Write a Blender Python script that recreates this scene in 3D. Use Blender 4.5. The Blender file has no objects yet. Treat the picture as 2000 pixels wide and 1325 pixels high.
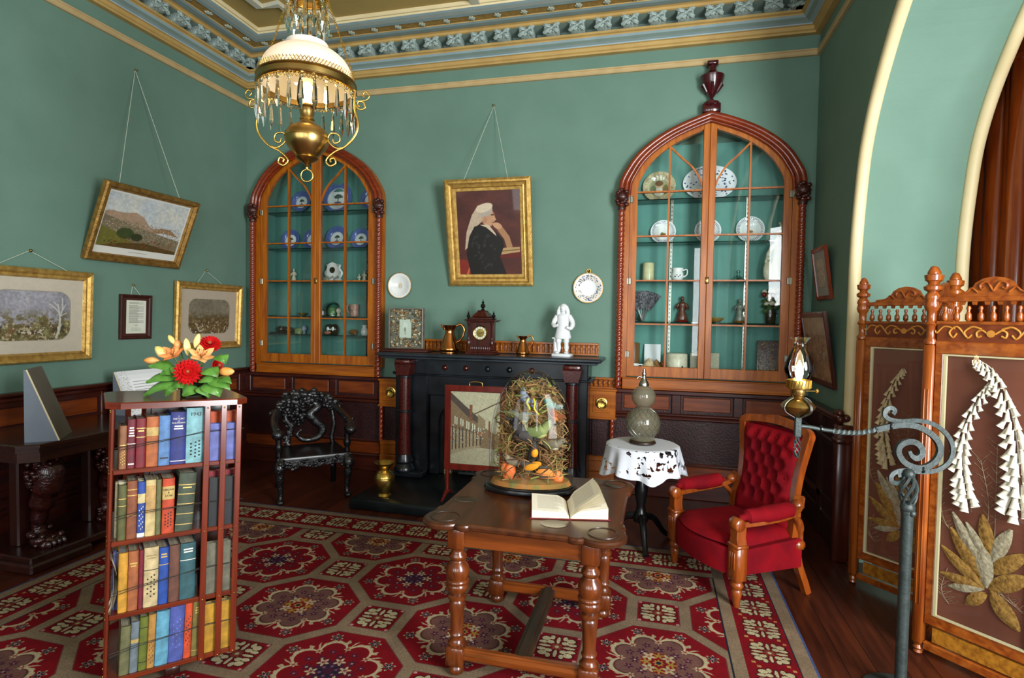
import bpy, math, random
import numpy as np
from mathutils import Matrix, Vector
sin, cos, pi = math.sin, math.cos, math.pi
R = math.radians
SC = bpy.context.scene
COL = SC.collection
random.seed(7)
rng = np.random.default_rng(11)

# ---------------------------------------------------------------- camera
F, YAW, PITCH, ROLL = 1101.09, 0.2495228, -0.03494015, 0.01658124
CAM = Vector((4.37, -5.3, 1.6))
_f = Vector((-sin(YAW)*cos(PITCH), cos(YAW)*cos(PITCH), sin(PITCH)))
_r = Vector((cos(YAW), sin(YAW), 0)); _u = _r.cross(_f)
CR = _r*cos(ROLL)+_u*sin(ROLL); CU = -_r*sin(ROLL)+_u*cos(ROLL); CF = _f
cd = bpy.data.cameras.new('camera'); cam = bpy.data.objects.new('camera', cd); COL.objects.link(cam)
cd.sensor_width = 36; cd.lens = F*36/2000; cd.clip_start = 0.05
cam.matrix_world = Matrix(((CR.x, CU.x, -CF.x, CAM.x), (CR.y, CU.y, -CF.y, CAM.y), (CR.z, CU.z, -CF.z, CAM.z), (0, 0, 0, 1)))
SC.camera = cam
def ray(px, py): return CR*((px-1000)/F)+CU*(-(py-662.5)/F)+CF
def onY(px, py, y=0.): d = ray(px, py); return CAM+d*((y-CAM.y)/d.y)
def onX(px, py, x=0.): d = ray(px, py); return CAM+d*((x-CAM.x)/d.x)
def onZ(px, py, z=0.): d = ray(px, py); return CAM+d*((z-CAM.z)/d.z)
def onD(px, py, dep): return CAM+ray(px, py)*dep

# ---------------------------------------------------------------- light: daylight from the tall windows behind the camera
W = bpy.data.worlds.new('world'); SC.world = W; W.use_nodes = True
W.node_tree.nodes['Background'].inputs[0].default_value = (.75, .87, 1, 1)
W.node_tree.nodes['Background'].inputs[1].default_value = 0.6
def area(name, loc, rot, sx, sy, power, col):
    l = bpy.data.lights.new(name, 'AREA'); l.shape = 'RECTANGLE'; l.size = sx; l.size_y = sy; l.energy = power; l.color = col
    o = bpy.data.objects.new(name, l); COL.objects.link(o); o.location = loc; o.rotation_euler = rot; return o
WINDOWS = [(1.5, 1.0), (3.35, 1.1), (5.36, .5)]     # centre x, width; sills at .75, heads at 3.3
YR = -8.0
for i, (wx, ww) in enumerate(WINDOWS):
    area('daylight_window', (wx, YR+.03, 2.05), (R(90), 0, 0), ww-.1, 2.4, (40, 60, 45)[i], (.93, .97, 1))
BAYC, BAYN = Vector((6.82, -5.25, 0)), Vector((-.70, .714, 0))     # the canted window of the bay beyond the arch: the main daylight
area('daylight_bay_window', BAYC+BAYN*.05+Vector((0, 0, 2.0)), (R(90), 0, math.atan2(BAYN.y, BAYN.x)+R(90)+pi), 1.35, 2.6, 265, (.95, .98, 1))
SC.view_settings.view_transform = 'Standard'; SC.view_settings.look = 'None'
SC.view_settings.exposure = 0.58; SC.view_settings.gamma = 1; SC.view_settings.use_curve_mapping = False
cy = SC.cycles
cy.max_bounces = 8; cy.diffuse_bounces = 4; cy.glossy_bounces = 4; cy.transparent_max_bounces = 16; cy.transmission_bounces = 6
cy.caustics_reflective = False; cy.caustics_refractive = False; cy.sample_clamp_indirect = 4
try: cy.use_denoising = True
except Exception: pass

# ---------------------------------------------------------------- mesh builder
def sm(pts, n=6, closed=False):
    """Catmull-Rom through the points"""
    P = [Vector(p) for p in pts]; out = []; N = len(P)
    for i in range(N if closed else N-1):
        if closed: a, b, c, d = P[(i-1) % N], P[i], P[(i+1) % N], P[(i+2) % N]
        else: a, b, c, d = P[max(i-1, 0)], P[i], P[i+1], P[min(i+2, N-1)]
        for k in range(n):
            t = k/n; out.append(.5*((2*b)+(c-a)*t+(2*a-5*b+4*c-d)*t*t+(3*b-a-3*c+d)*t**3))
    if not closed: out.append(P[-1])
    return out
def RZ(a): return Matrix.Rotation(a, 4, 'Z')
def RX(a): return Matrix.Rotation(a, 4, 'X')
def RY(a): return Matrix.Rotation(a, 4, 'Y')
def T(x, y=0, z=0): return Matrix.Translation((x, y, z)) if not isinstance(x, Vector) else Matrix.Translation(x)
def S(x, y, z): return Matrix.Diagonal((x, y, z, 1))
def align(a, b):
    """matrix taking the z axis onto a->b, origin at a"""
    a = Vector(a); d = (Vector(b)-a); q = d.to_track_quat('Z', 'Y'); return Matrix.Translation(a) @ q.to_matrix().to_4x4()
class MB:
    def __init__(s, M=None): s.v = []; s.f = []; s.mi = []; s.M = M; s.uv = {}
    def add(s, vs, fs, mi=0, M=None):
        o = len(s.v); A = M if s.M is None else (s.M if M is None else s.M @ M)
        s.v += [tuple(A @ Vector(v)) if A is not None else tuple(v) for v in vs]
        s.f += [tuple(i+o for i in f) for f in fs]; s.mi += [mi]*len(fs); return s
    def box(s, x0, x1, y0, y1, z0, z1, mi=0, c=0., M=None):
        if x1 < x0: x0, x1 = x1, x0
        if y1 < y0: y0, y1 = y1, y0
        if z1 < z0: z0, z1 = z1, z0
        c = min(c, (x1-x0)*.45, (y1-y0)*.45, (z1-z0)*.45)
        if c <= 0:
            return s.add([(x, y, z) for z in (z0, z1) for y in (y0, y1) for x in (x0, x1)],
                  [(0, 2, 3, 1), (4, 5, 7, 6), (0, 1, 5, 4), (2, 6, 7, 3), (0, 4, 6, 2), (1, 3, 7, 5)], mi, M)
        L = []
        for (z, cx) in ((z0, c), (z0+c, 0), (z1-c, 0), (z1, c)):
            a0, a1, b0, b1 = x0+cx, x1-cx, y0+cx, y1-cx; k = 0 if cx else c
            if cx: L.append([(a0, b0, z), (a0, b0, z), (a1, b0, z), (a1, b0, z), (a1, b1, z), (a1, b1, z), (a0, b1, z), (a0, b1, z)])
            else: L.append([(a0, b0+k, z), (a0+k, b0, z), (a1-k, b0, z), (a1, b0+k, z), (a1, b1-k, z), (a1-k, b1, z), (a0+k, b1, z), (a0, b1-k, z)])
        vs = [L[0][0], L[0][2], L[0][4], L[0][6]]+L[1]+L[2]+[L[3][0], L[3][2], L[3][4], L[3][6]]
        f = [(3, 2, 1, 0), (20, 21, 22, 23)]
        for i in range(8):
            j = (i+1) % 8; f.append((4+i, 4+j, 12+j, 12+i))
            bi, bj = (i//2), ((i+1)//2) % 4
            if i % 2 == 0: f.append((bi, 5+i, 4+i)); f.append((20+bi, 12+i, 13+i))
            else: f.append((bi, bj, 4+j, 4+i)); f.append((20+bi, 12+i, 12+j, 20+bj))
        return s.add(vs, f, mi, M)
    def lathe(s, prof, n=20, mi=0, M=None, a0=0., a1=None, cap=True):
        full = a1 is None; a1 = 2*pi if full else a1; vs = []; K = n if full else n+1
        for r, z in prof:
            for i in range(K):
                a = a0+(a1-a0)*i/n; vs.append((r*cos(a), r*sin(a), z))
        f = []
        for j in range(len(prof)-1):
            for i in range(n):
                i2 = (i+1) % K; f.append((j*K+i, j*K+i2, (j+1)*K+i2, (j+1)*K+i))
        if cap and full:
            if prof[0][0] > 1e-5: f.append(tuple(range(K-1, -1, -1)))
            if prof[-1][0] > 1e-5: f.append(tuple((len(prof)-1)*K+i for i in range(K)))
        return s.add(vs, f, mi, M)
    def tube(s, pts, r, n=8, mi=0, closed=False, M=None, flat=None, twist=0.):
        """round (or flat=(w,h) rectangular) bar along a path; r may be a list"""
        P = [Vector(p) for p in pts]; N = len(P); rr = r if isinstance(r, (list, tuple)) else [r]*N
        rr = [rr[min(int(i*len(rr)/N), len(rr)-1)] if len(rr) != N else rr[i] for i in range(N)]
        vs = []; up = None
        for i in range(N):
            t = (P[(i+1) % N]-P[(i-1) % N]) if closed else (P[min(i+1, N-1)]-P[max(i-1, 0)])
            if t.length < 1e-9: t = Vector((0, 0, 1))
            t.normalize()
            if up is None:
                up = Vector((0, 0, 1)) if abs(t.z) < .9 else Vector((0, 1, 0))
            a = t.cross(up)
            if a.length < 1e-6: a = t.orthogonal()
            a.normalize(); b = a.cross(t); up = b.copy()
            if flat:
                w, h = flat; ca, sa = cos(twist*i/max(N-1, 1)), sin(twist*i/max(N-1, 1)); A = a*ca+b*sa; B = b*ca-a*sa
                for (p, q) in ((-1, -1), (1, -1), (1, 1), (-1, 1)): vs.append(P[i]+A*(p*w*.5*rr[i])+B*(q*h*.5*rr[i]))
            else:
                for k in range(n): vs.append(P[i]+a*(rr[i]*cos(2*pi*k/n))+b*(rr[i]*sin(2*pi*k/n)))
        if flat: n = 4
        f = []
        for i in range(N if closed else N-1):
            j = (i+1) % N
            for k in range(n): f.append((i*n+k, i*n+(k+1) % n, j*n+(k+1) % n, j*n+k))
        if not closed: f.append(tuple(range(n-1, -1, -1))); f.append(tuple((N-1)*n+k for k in range(n)))
        return s.add(vs, f, mi, M)
    def prism(s, pts, z0, z1, mi=0, M=None, c=0.):
        """2-D outline (counter-clockwise) extruded along z; c chamfers the top rim"""
        n = len(pts); vs = [(p[0], p[1], z0) for p in pts]+[(p[0], p[1], z1-c) for p in pts]; f = [tuple(range(n-1, -1, -1))]
        for i in range(n): f.append((i, (i+1) % n, n+(i+1) % n, n+i))
        if c:
            cx = sum(p[0] for p in pts)/n; cy_ = sum(p[1] for p in pts)/n
            for p in pts:
                d = Vector((cx-p[0], cy_-p[1])); d = d.normalized()*c if d.length > c else d*.5; vs.append((p[0]+d.x, p[1]+d.y, z1))
            for i in range(n): f.append((n+i, n+(i+1) % n, 2*n+(i+1) % n, 2*n+i))
            f.append(tuple(range(2*n, 3*n)))
        else: f.append(tuple(range(n, 2*n)))
        return s.add(vs, f, mi, M)
    def ball(s, c, r, n=12, m=8, mi=0, M=None):
        rx, ry, rz = r if isinstance(r, (tuple, list)) else (r, r, r)
        prof = [(sin(pi*k/m), -cos(pi*k/m)) for k in range(m+1)]; prof[0] = (0.0001, -1); prof[-1] = (0.0001, 1)
        A = T(*c) @ S(rx, ry, rz); return s.lathe(prof, n, mi, A if M is None else M @ A, cap=False)
    def frame(s, prof, w, h, mi=0, M=None, mis=None):
        """picture frame: profile (inset, out) swept round a w*h rectangle centred on the origin in xz, out along -y"""
        vs = []; K = len(prof)
        for (d, o) in prof:
            a, b = w/2-d, h/2-d; vs += [(-a, -o, -b), (a, -o, -b), (a, -o, b), (-a, -o, b)]
        for j in range(K-1):
            f = [(j*4+i, j*4+(i+1) % 4, (j+1)*4+(i+1) % 4, (j+1)*4+i) for i in range(4)]
            s.add(vs, f, mis[j] if mis else mi, M)
        return s
    def grid(s, fn, nu, nv, mi=0, M=None, cu=False, uv=False):
        vs = [fn(i/nu, j/nv) for j in range(nv+1) for i in range(nu+1)]; K = nu+1
        o = len(s.f)
        s.add(vs, [(j*K+i, j*K+i+1, (j+1)*K+i+1, (j+1)*K+i) for j in range(nv) for i in range(nu)], mi, M)
        if uv:
            for j in range(nv):
                for i in range(nu): s.uv[o+j*nu+i] = [(i/nu, j/nv), ((i+1)/nu, j/nv), ((i+1)/nu, (j+1)/nv), (i/nu, (j+1)/nv)]
        return s
    def quad(s, a, b, c, d, mi=0, M=None):
        s.uv[len(s.f)] = [(0, 0), (1, 0), (1, 1), (0, 1)]; return s.add([a, b, c, d], [(0, 1, 2, 3)], mi, M)
    def build(s, name, mats, parent=None, smooth=True, ang=48, loc=None, rot=None):
        me = bpy.data.meshes.new(name); me.from_pydata(s.v, [], s.f)
        for m in (mats if isinstance(mats, (list, tuple)) else [mats]): me.materials.append(m)
        me.polygons.foreach_set('material_index', s.mi)
        if s.uv:
            ul = me.uv_layers.new(name='UVMap')
            for p in me.polygons:
                if p.index in s.uv:
                    for k, li in enumerate(p.loop_indices): ul.data[li].uv = s.uv[p.index][k]
        if smooth:
            me.polygons.foreach_set('use_smooth', [True]*len(me.polygons)); me.set_sharp_from_angle(angle=R(ang))
        me.update()
        o = bpy.data.objects.new(name, me); COL.objects.link(o)
        if parent is not None: o.parent = parent
        if loc is not None: o.location = loc
        if rot is not None: o.rotation_euler = rot
        return o
def tag(o, label=None, cat=None, group=None, kind=None):
    if label: o['label'] = label
    if cat: o['category'] = cat
    if group: o['group'] = group
    if kind: o['kind'] = kind
    return o
def thing(name, label, cat, loc=(0, 0, 0), rz=0., group=None, rot=None):
    o = bpy.data.objects.new(name, None); COL.objects.link(o); o.empty_display_size = .1
    o.location = loc; o.rotation_euler = rot if rot else (0, 0, rz); return tag(o, label, cat, group)
def struct(o): o['kind'] = 'structure'; return o
def copy_tree(o, parent=None):
    c = o.copy(); COL.objects.link(c)
    if parent is not None: c.parent = parent
    for ch in list(o.children): copy_tree(ch, c)
    return c

# ---------------------------------------------------------------- materials
def lin(h):
    if isinstance(h, str): h = [int(h[i:i+2], 16)/255 for i in (0, 2, 4)]
    return tuple(c/12.92 if c <= .04045 else ((c+.055)/1.055)**2.4 for c in h)+(1,)
def new_mat(name):
    m = bpy.data.materials.new(name); m.use_nodes = True; nt = m.node_tree; return m, nt, nt.nodes['Principled BSDF'], nt.nodes.new, nt.links.new
def mat(name, c1, c2=None, rough=.5, metal=0., scale=8., stretch=(1, 1, 1), detail=4., bump=0., bscale=None, coat=0., sheen=0., lo=.35, hi=.65, emit=None, es=0., trans=0., ior=1.45, dist=0., spec=.5, sss=0., alpha=1.):
    m, nt, b, N, L = new_mat(name)
    b.inputs['Base Color'].default_value = lin(c1); b.inputs['Roughness'].default_value = rough; b.inputs['Metallic'].default_value = metal
    b.inputs['Specular IOR Level'].default_value = spec; b.inputs['Coat Weight'].default_value = coat; b.inputs['Coat Roughness'].default_value = .12
    b.inputs['Sheen Weight'].default_value = sheen; b.inputs['Transmission Weight'].default_value = trans; b.inputs['IOR'].default_value = ior
    if alpha < 1: b.inputs['Alpha'].default_value = alpha
    if sss: b.inputs['Subsurface Weight'].default_value = sss; b.inputs['Subsurface Radius'].default_value = (.01, .01, .01)
    if emit: b.inputs['Emission Color'].default_value = lin(emit); b.inputs['Emission Strength'].default_value = es
    if c2 or bump:
        tc = N('ShaderNodeTexCoord'); mp = N('ShaderNodeMapping'); mp.inputs['Scale'].default_value = stretch; L(tc.outputs['Object'], mp.inputs[0])
        nz = N('ShaderNodeTexNoise'); nz.inputs['Scale'].default_value = scale; nz.inputs['Detail'].default_value = detail; nz.inputs['Distortion'].default_value = dist; L(mp.outputs[0], nz.inputs['Vector'])
        if c2:
            rp = N('ShaderNodeValToRGB'); e = rp.color_ramp.elements; e[0].position = lo; e[1].position = hi; e[0].color = lin(c1); e[1].color = lin(c2)
            L(nz.outputs[0], rp.inputs[0]); L(rp.outputs[0], b.inputs['Base Color'])
        if bump:
            src = nz
            if bscale: src = N('ShaderNodeTexNoise'); src.inputs['Scale'].default_value = bscale; src.inputs['Detail'].default_value = 3; L(mp.outputs[0], src.inputs['Vector'])
            bp = N('ShaderNodeBump'); bp.inputs['Strength'].default_value = bump; bp.inputs['Distance'].default_value = .02; L(src.outputs[0], bp.inputs['Height']); L(bp.outputs[0], b.inputs['Normal'])
    return m
def wood(name, c1, c2, axis=2, rough=.32, scale=5., coat=.25, **k):
    st = [6, 6, 6]; st[axis] = .55
    return mat(name, c1, c2, rough=rough, scale=scale, stretch=st, detail=5, coat=coat, lo=.32, hi=.7, dist=.6, **k)
def pane(name, tint=(1, 1, 1), ior=1.45, rough=0., refl=1.):
    """thin glass: straight-through transmission with a Fresnel reflection"""
    m, nt, b, N, L = new_mat(name); nt.nodes.remove(b); out = nt.nodes['Material Output']
    tr = N('ShaderNodeBsdfTransparent'); tr.inputs[0].default_value = tint+(1,); gl = N('ShaderNodeBsdfGlossy'); gl.inputs['Roughness'].default_value = rough
    fr = N('ShaderNodeFresnel'); fr.inputs[0].default_value = ior; mx = N('ShaderNodeMixShader'); ml = N('ShaderNodeMath'); ml.operation = 'MULTIPLY'; ml.inputs[1].default_value = refl
    L(fr.outputs[0], ml.inputs[0]); L(ml.outputs[0], mx.inputs[0]); L(tr.outputs[0], mx.inputs[1]); L(gl.outputs[0], mx.inputs[2]); L(mx.outputs[0], out.inputs[0]); return m
def img_mat(name, a, rough=.6, coat=0., spec=.4, bump=0., sheen=0.):
    """material painted from an array computed here (sRGB values 0..1)"""
    h, w = a.shape[:2]; im = bpy.data.images.new(name, w, h, alpha=False); px = np.ones((h, w, 4), np.float32); px[..., :3] = np.clip(a, 0, 1); im.pixels.foreach_set(px.ravel()); im.update(); im.pack()
    m, nt, b, N, L = new_mat(name); t = N('ShaderNodeTexImage'); t.image = im; L(t.outputs[0], b.inputs['Base Color'])
    b.inputs['Roughness'].default_value = rough; b.inputs['Coat Weight'].default_value = coat; b.inputs['Specular IOR Level'].default_value = spec; b.inputs['Sheen Weight'].default_value = sheen
    if bump:
        bp = N('ShaderNodeBump'); bp.inputs['Strength'].default_value = bump; bp.inputs['Distance'].default_value = .01; L(t.outputs[0], bp.inputs['Height']); L(bp.outputs[0], b.inputs['Normal'])
    return m
def hx(h): return np.array([int(h[i:i+2], 16)/255 for i in (0, 2, 4)])
def fbm(h, w, cells, oct=4, seed=0):
    """value noise 0..1"""
    g = np.random.default_rng(seed); out = np.zeros((h, w)); amp = 1; tot = 0
    for o in range(oct):
        cy_, cx = max(2, int(cells*2**o*h/max(h, w))), max(2, int(cells*2**o*w/max(h, w))); n = g.random((cy_+2, cx+2))
        y = np.linspace(0, cy_, h); x = np.linspace(0, cx, w); yi = y.astype(int); xi = x.astype(int); fy = (y-yi)[:, None]; fx = (x-xi)[None, :]
        fy = fy*fy*(3-2*fy); fx = fx*fx*(3-2*fx)
        a = n[yi][:, xi]; b = n[yi][:, xi+1]; c = n[yi+1][:, xi]; d = n[yi+1][:, xi+1]
        out += amp*((a*(1-fx)+b*fx)*(1-fy)+(c*(1-fx)+d*fx)*fy); tot += amp; amp *= .55
    return out/tot
class Cv:
    """small canvas: coordinates x 0..1 left to right, y 0..1 bottom to top"""
    def __init__(s, w, h, col):
        s.w, s.h = w, h; s.a = np.ones((h, w, 3))*(hx(col) if isinstance(col, str) else col)
        s.X, s.Y = np.meshgrid((np.arange(w)+.5)/w, (np.arange(h)+.5)/h); s.asp = w/h
    def put(s, m, col, al=1.):
        c = hx(col) if isinstance(col, str) else col; m = (np.clip(m, 0, 1)*al)[..., None]; s.a = s.a*(1-m)+c*m; return s
    def ell(s, cx, cy_, rx, ry, col, al=1., soft=.15, rot=0.):
        dx, dy = (s.X-cx)*s.asp, s.Y-cy_; c, n = cos(rot), sin(rot); d = np.hypot((dx*c+dy*n)/(rx*s.asp), (dy*c-dx*n)/ry); return s.put((1-d)/soft+.5, col, al)
    def poly(s, pts, col, al=1.):
        ins = np.zeros(s.X.shape, bool); n = len(pts)
        for i in range(n):
            (x0, y0), (x1, y1) = pts[i], pts[(i+1) % n]
            if y0 == y1: continue
            c = ((y0 > s.Y) != (y1 > s.Y)) & (s.X < (x1-x0)*(s.Y-y0)/(y1-y0)+x0); ins ^= c
        return s.put(ins.astype(float), col, al)
    def line(s, pts, wd, col, al=1.):
        d = np.full(s.X.shape, 9.)
        for (x0, y0), (x1, y1) in zip(pts[:-1], pts[1:]):
            ax, ay, bx, by = x0*s.asp, y0, x1*s.asp, y1; L2 = (bx-ax)**2+(by-ay)**2+1e-12
            t = np.clip(((s.X*s.asp-ax)*(bx-ax)+(s.Y-ay)*(by-ay))/L2, 0, 1); d = np.minimum(d, np.hypot(s.X*s.asp-ax-t*(bx-ax), s.Y-ay-t*(by-ay)))
        return s.put((wd-d)*s.h*.8+.5, col, al)
    def noise(s, amt, cells=20, seed=1, oct=4):
        s.a = s.a*(1+amt*(fbm(s.h, s.w, cells, oct, seed)-.5)[..., None]*2); return s
    def speck(s, n, cols, r0, r1, seed=0, box=(0, 0, 1, 1), al=.9, ry=1.):
        g = random.Random(seed)
        for i in range(n):
            x, y = g.uniform(box[0], box[2]), g.uniform(box[1], box[3]); r = g.uniform(r0, r1); x0, x1 = max(0, int((x-r*1.5)*s.w)), int((x+r*1.5)*s.w)+2; y0, y1 = max(0, int((y-r*1.5*s.asp)*s.h)), int((y+r*1.5*s.asp)*s.h)+2
            X, Y = s.X[y0:y1, x0:x1], s.Y[y0:y1, x0:x1]; t = g.uniform(0, pi); dx, dy = (X-x)*s.asp, (Y-y); e = g.uniform(.5, 1)*ry
            d = np.hypot(dx*cos(t)+dy*sin(t), (dy*cos(t)-dx*sin(t))/e)/(r*s.asp); m = (np.clip((1-d)/.3+.3, 0, 1)*al)[..., None]; c = hx(g.choice(cols)) if True else 0
            s.a[y0:y1, x0:x1] = s.a[y0:y1, x0:x1]*(1-m)+c*m
        return s

GREEN = mat('wall_green_paint', '678576', '617f70', rough=.75, scale=2.5, bump=.06, bscale=60, spec=.3)
CREAM = mat('cream_paint', 'd6c79c', 'cdbd90', rough=.5, scale=4)
GOLDP = mat('ochre_paint', 'b8985a', 'ab8b50', rough=.55, scale=6)
BLUEP = mat('grey_blue_paint', '9db0b2', '92a8ab', rough=.6, scale=6)
GREYP = mat('grey_green_paint', '7f948a', '7a8d84', rough=.6, scale=6)
OCHRE = mat('ceiling_ochre_paint', 'a98f52', 'a1874c', rough=.7, scale=3)
RUSTP = mat('ceiling_rust_ornament', 'a4803f', '8a6a35', rough=.6, scale=30)
FLOORM = None
WMAH = wood('mahogany', '2f0f0a', '4d1d11', 2)
WMAHX = wood('mahogany_along', '2f0f0a', '4d1d11', 0)
WMAHY = wood('mahogany_across', '2f0f0a', '4d1d11', 1)
WDARK = wood('dark_stained_wood', '1d0b07', '33140b', 2)
WDARKX = wood('dark_stained_wood_along', '1d0b07', '33140b', 0)
WOAK = wood('honey_wood', '85420c', 'ad6216', 2)
WOAKX = wood('honey_wood_along', '85420c', 'ad6216', 0)
WFRZ = wood('frieze_wood_along', '5e260c', '823c12', 0, rough=.35, coat=.2); WFRZY = wood('frieze_wood_across', '5e260c', '823c12', 1, rough=.35, coat=.2)
WRED = wood('red_polished_wood', '6b2410', '8c3616', 2, rough=.22, coat=.5)
WREDX = wood('red_polished_wood_along', '6b2410', '8c3616', 0, rough=.22, coat=.5)
BRASS = mat('brass', 'd8b868', 'c8a450', rough=.27, metal=1, scale=12)
BRASSD = mat('aged_brass', 'ab8d54', '8f753e', rough=.3, metal=1, scale=12)
COPPER = mat('copper', 'd08a50', 'bb7640', rough=.2, metal=1, scale=9)
GILT = mat('gilt', 'd0aa5c', 'ac8644', rough=.42, metal=.6, scale=25, bump=.15, bscale=90)
GILTD = mat('old_gilt', 'a27c3c', '7e5c28', rough=.45, metal=.55, scale=25, bump=.25, bscale=80)
IRON = mat('wrought_iron', '333c3a', '272f2d', rough=.45, metal=.2, scale=30, bump=.1, bscale=80)
BLACKM = mat('black_marble', '0c0f12', '1a1f24', rough=.28, scale=7, coat=.2)
REDMAR = mat('red_granite', '4a150f', '2d0c09', rough=.25, scale=60, detail=2, coat=.3)
BLACKW = mat('ebonised_wood', '08080a', '0f1011', rough=.3, scale=10, coat=.15)
MAROON = mat('maroon_embossed_panel', '32100f', '280b0c', rough=.5, scale=20, bump=.25, bscale=70)
WHITE = mat('white_porcelain', 'e8e9e6', rough=.2, coat=.3)
PAPER = mat('paper', 'ece4cc', 'e0d5b8', rough=.8, scale=10)
GLASS = pane('cabinet_glass', (.97, 1, .99), refl=.4)
CORD = mat('pale_cord', 'c5cdb9', rough=.8)
STEEL = mat('steel', '9a9a92', rough=.3, metal=1)
# ================================================================ the room
RX0, RX1, CEIL = 0., 5.65, 4.27
def floor_mat():
    m, nt, b, N, L = new_mat('floor_boards'); tc = N('ShaderNodeTexCoord'); sp = N('ShaderNodeSeparateXYZ'); L(tc.outputs['Object'], sp.inputs[0])
    def M(op, a, bb=None):
        n = N('ShaderNodeMath'); n.operation = op
        for i, v in enumerate((a, bb)):
            if v is None: continue
            if isinstance(v, (int, float)): n.inputs[i].default_value = v
            else: L(v, n.inputs[i])
        return n.outputs[0]
    xb = M('DIVIDE', sp.outputs[0], .135); ix = M('FLOOR', xb); fx = M('FRACT', xb)
    wn = N('ShaderNodeTexWhiteNoise'); wn.noise_dimensions = '1D'; L(ix, wn.inputs['W'])
    mp = N('ShaderNodeMapping'); mp.inputs['Scale'].default_value = (9, .8, 1); L(tc.outputs['Object'], mp.inputs[0])
    nz = N('ShaderNodeTexNoise'); nz.noise_dimensions = '4D'; nz.inputs['Scale'].default_value = 4; nz.inputs['Detail'].default_value = 5; L(mp.outputs[0], nz.inputs['Vector']); L(M('MULTIPLY', wn.outputs[0], 20.), nz.inputs['W'])
    s_ = M('ADD', M('MULTIPLY', nz.outputs[0], .75), M('MULTIPLY', wn.outputs[0], .3))
    rp = N('ShaderNodeValToRGB'); e = rp.color_ramp.elements; e[0].position = .3; e[1].position = .8; e[0].color = lin('2f120a'); e[1].color = lin('5a2814'); L(s_, rp.inputs[0])
    gap = M('LESS_THAN', fx, .03); mx = N('ShaderNodeMix'); mx.data_type = 'RGBA'; L(gap, mx.inputs['Factor']); L(rp.outputs[0], mx.inputs[6]); mx.inputs[7].default_value = lin('120704'); L(mx.outputs[2], b.inputs['Base Color'])
    b.inputs['Roughness'].default_value = .33; bp = N('ShaderNodeBump'); bp.inputs['Strength'].default_value = .25; bp.inputs['Distance'].default_value = .004; L(M('SUBTRACT', 1., gap), bp.inputs['Height']); L(bp.outputs[0], b.inputs['Normal']); return m
struct(MB().box(-.3, 8.2, YR-.3, .6, -.1, 0).build('floor', floor_mat(), smooth=False))
struct(MB().box(-.3, 8.2, YR-.3, .6, CEIL, CEIL+.15).build('ceiling', OCHRE, smooth=False))

# pointed cabinet arch: template in units of half width / rise
_T = [(1, 0), (.985, .17), (.925, .31), (.835, .465), (.695, .62), (.49, .775), (.26, .895), (0, 1)]
def arch_half(hw, z0, rise, n=4): return [(p.x*hw, z0+p.y*rise) for p in sm([(a, b, 0) for a, b in _T], n)]
def arch_pts(cx, hw, z0, rise, n=4):
    h = arch_half(hw, z0, rise, n); return [(cx-a, b) for a, b in h]+[(cx+a, b) for a, b in h[::-1][1:]]
CABW = [(.893, 'left'), (4.79, 'right')]
CB0, CSP = .985, 2.75                            # underside and springing of the display cabinets
def wall_strips(mb, u0, u1, v0, v1, holes, P, d, mi=0):
    """wall face with openings; each hole is (list of rim points left to right, sill) ; P(u,v,depth) places a point"""
    cur = u0
    def q(a, b, c, e): mb.add([P(*a, 0), P(*b, 0), P(*c, 0), P(*e, 0)], [(0, 1, 2, 3)], mi)
    for rim, sill in holes:
        l, r = rim[0][0], rim[-1][0]
        q((cur, v0), (l, v0), (l, v1), (cur, v1))
        if sill > v0: q((l, v0), (r, v0), (r, sill), (l, sill))
        loop = [(l, sill)]+list(rim)+[(r, sill)]
        for a, b in zip(rim[:-1], rim[1:]):
            if abs(a[0]-b[0]) > 1e-6: q(a, b, (b[0], v1), (a[0], v1))
        for a, b in zip(loop, loop[1:]+([loop[0]] if sill > v0 else [])): mb.add([P(*a, 0), P(*b, 0), P(*b, d), P(*a, d)], [(0, 1, 2, 3)], mi)
        cur = r
    q((cur, v0), (u1, v0), (u1, v1), (cur, v1)); return mb
mb = MB(); wall_strips(mb, -.2, 5.85, 0, CEIL, [(arch_pts(cx, .70, CSP, .62), CB0+.06) for cx, _ in CABW], lambda u, v, d: (u, d, v), .3)
mb.box(-.2, 5.85, .3, .42, 0, CEIL); struct(mb.build('wall_back', GREEN, ang=20))
struct(MB().box(-.2, 0, YR, 0, 0, CEIL).build('wall_left', GREEN, smooth=False))
ARCH = [(p.x, p.y) for p in sm([(-1.085, 2.0, 0), (-1.1, 2.2, 0), (-1.14, 2.45, 0), (-1.2, 2.70, 0), (-1.31, 2.92, 0), (-1.475, 3.135, 0), (-1.73, 3.38, 0), (-2.1, 3.62, 0), (-2.5, 3.78, 0), (-2.9, 3.86, 0), (-3.6, 3.92, 0)], 5)]
AR = [(-1.085, 0.)]+ARCH; RIM = AR+[(-7.2-a, b) for a, b in AR[::-1][1:]]
mb = MB(); rim = [(-u, v) for u, v in RIM]
wall_strips(mb, 0, -YR, 0, CEIL, [(rim, 0)], lambda u, v, d: (5.65+d, -u, v), .6)
wall_strips(mb, -.6, -YR, 0, CEIL, [(rim, 0)], lambda u, v, d: (6.25-d, -u, v), 0.)
struct(mb.build('wall_right', GREEN, ang=20))
for i, x in enumerate((5.65, 6.25)):
    struct(MB().tube([(x+(-.005 if i == 0 else .005), u, v) for u, v in RIM], .037, 16).build('trim_%d' % (i+1), CREAM))
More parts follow.
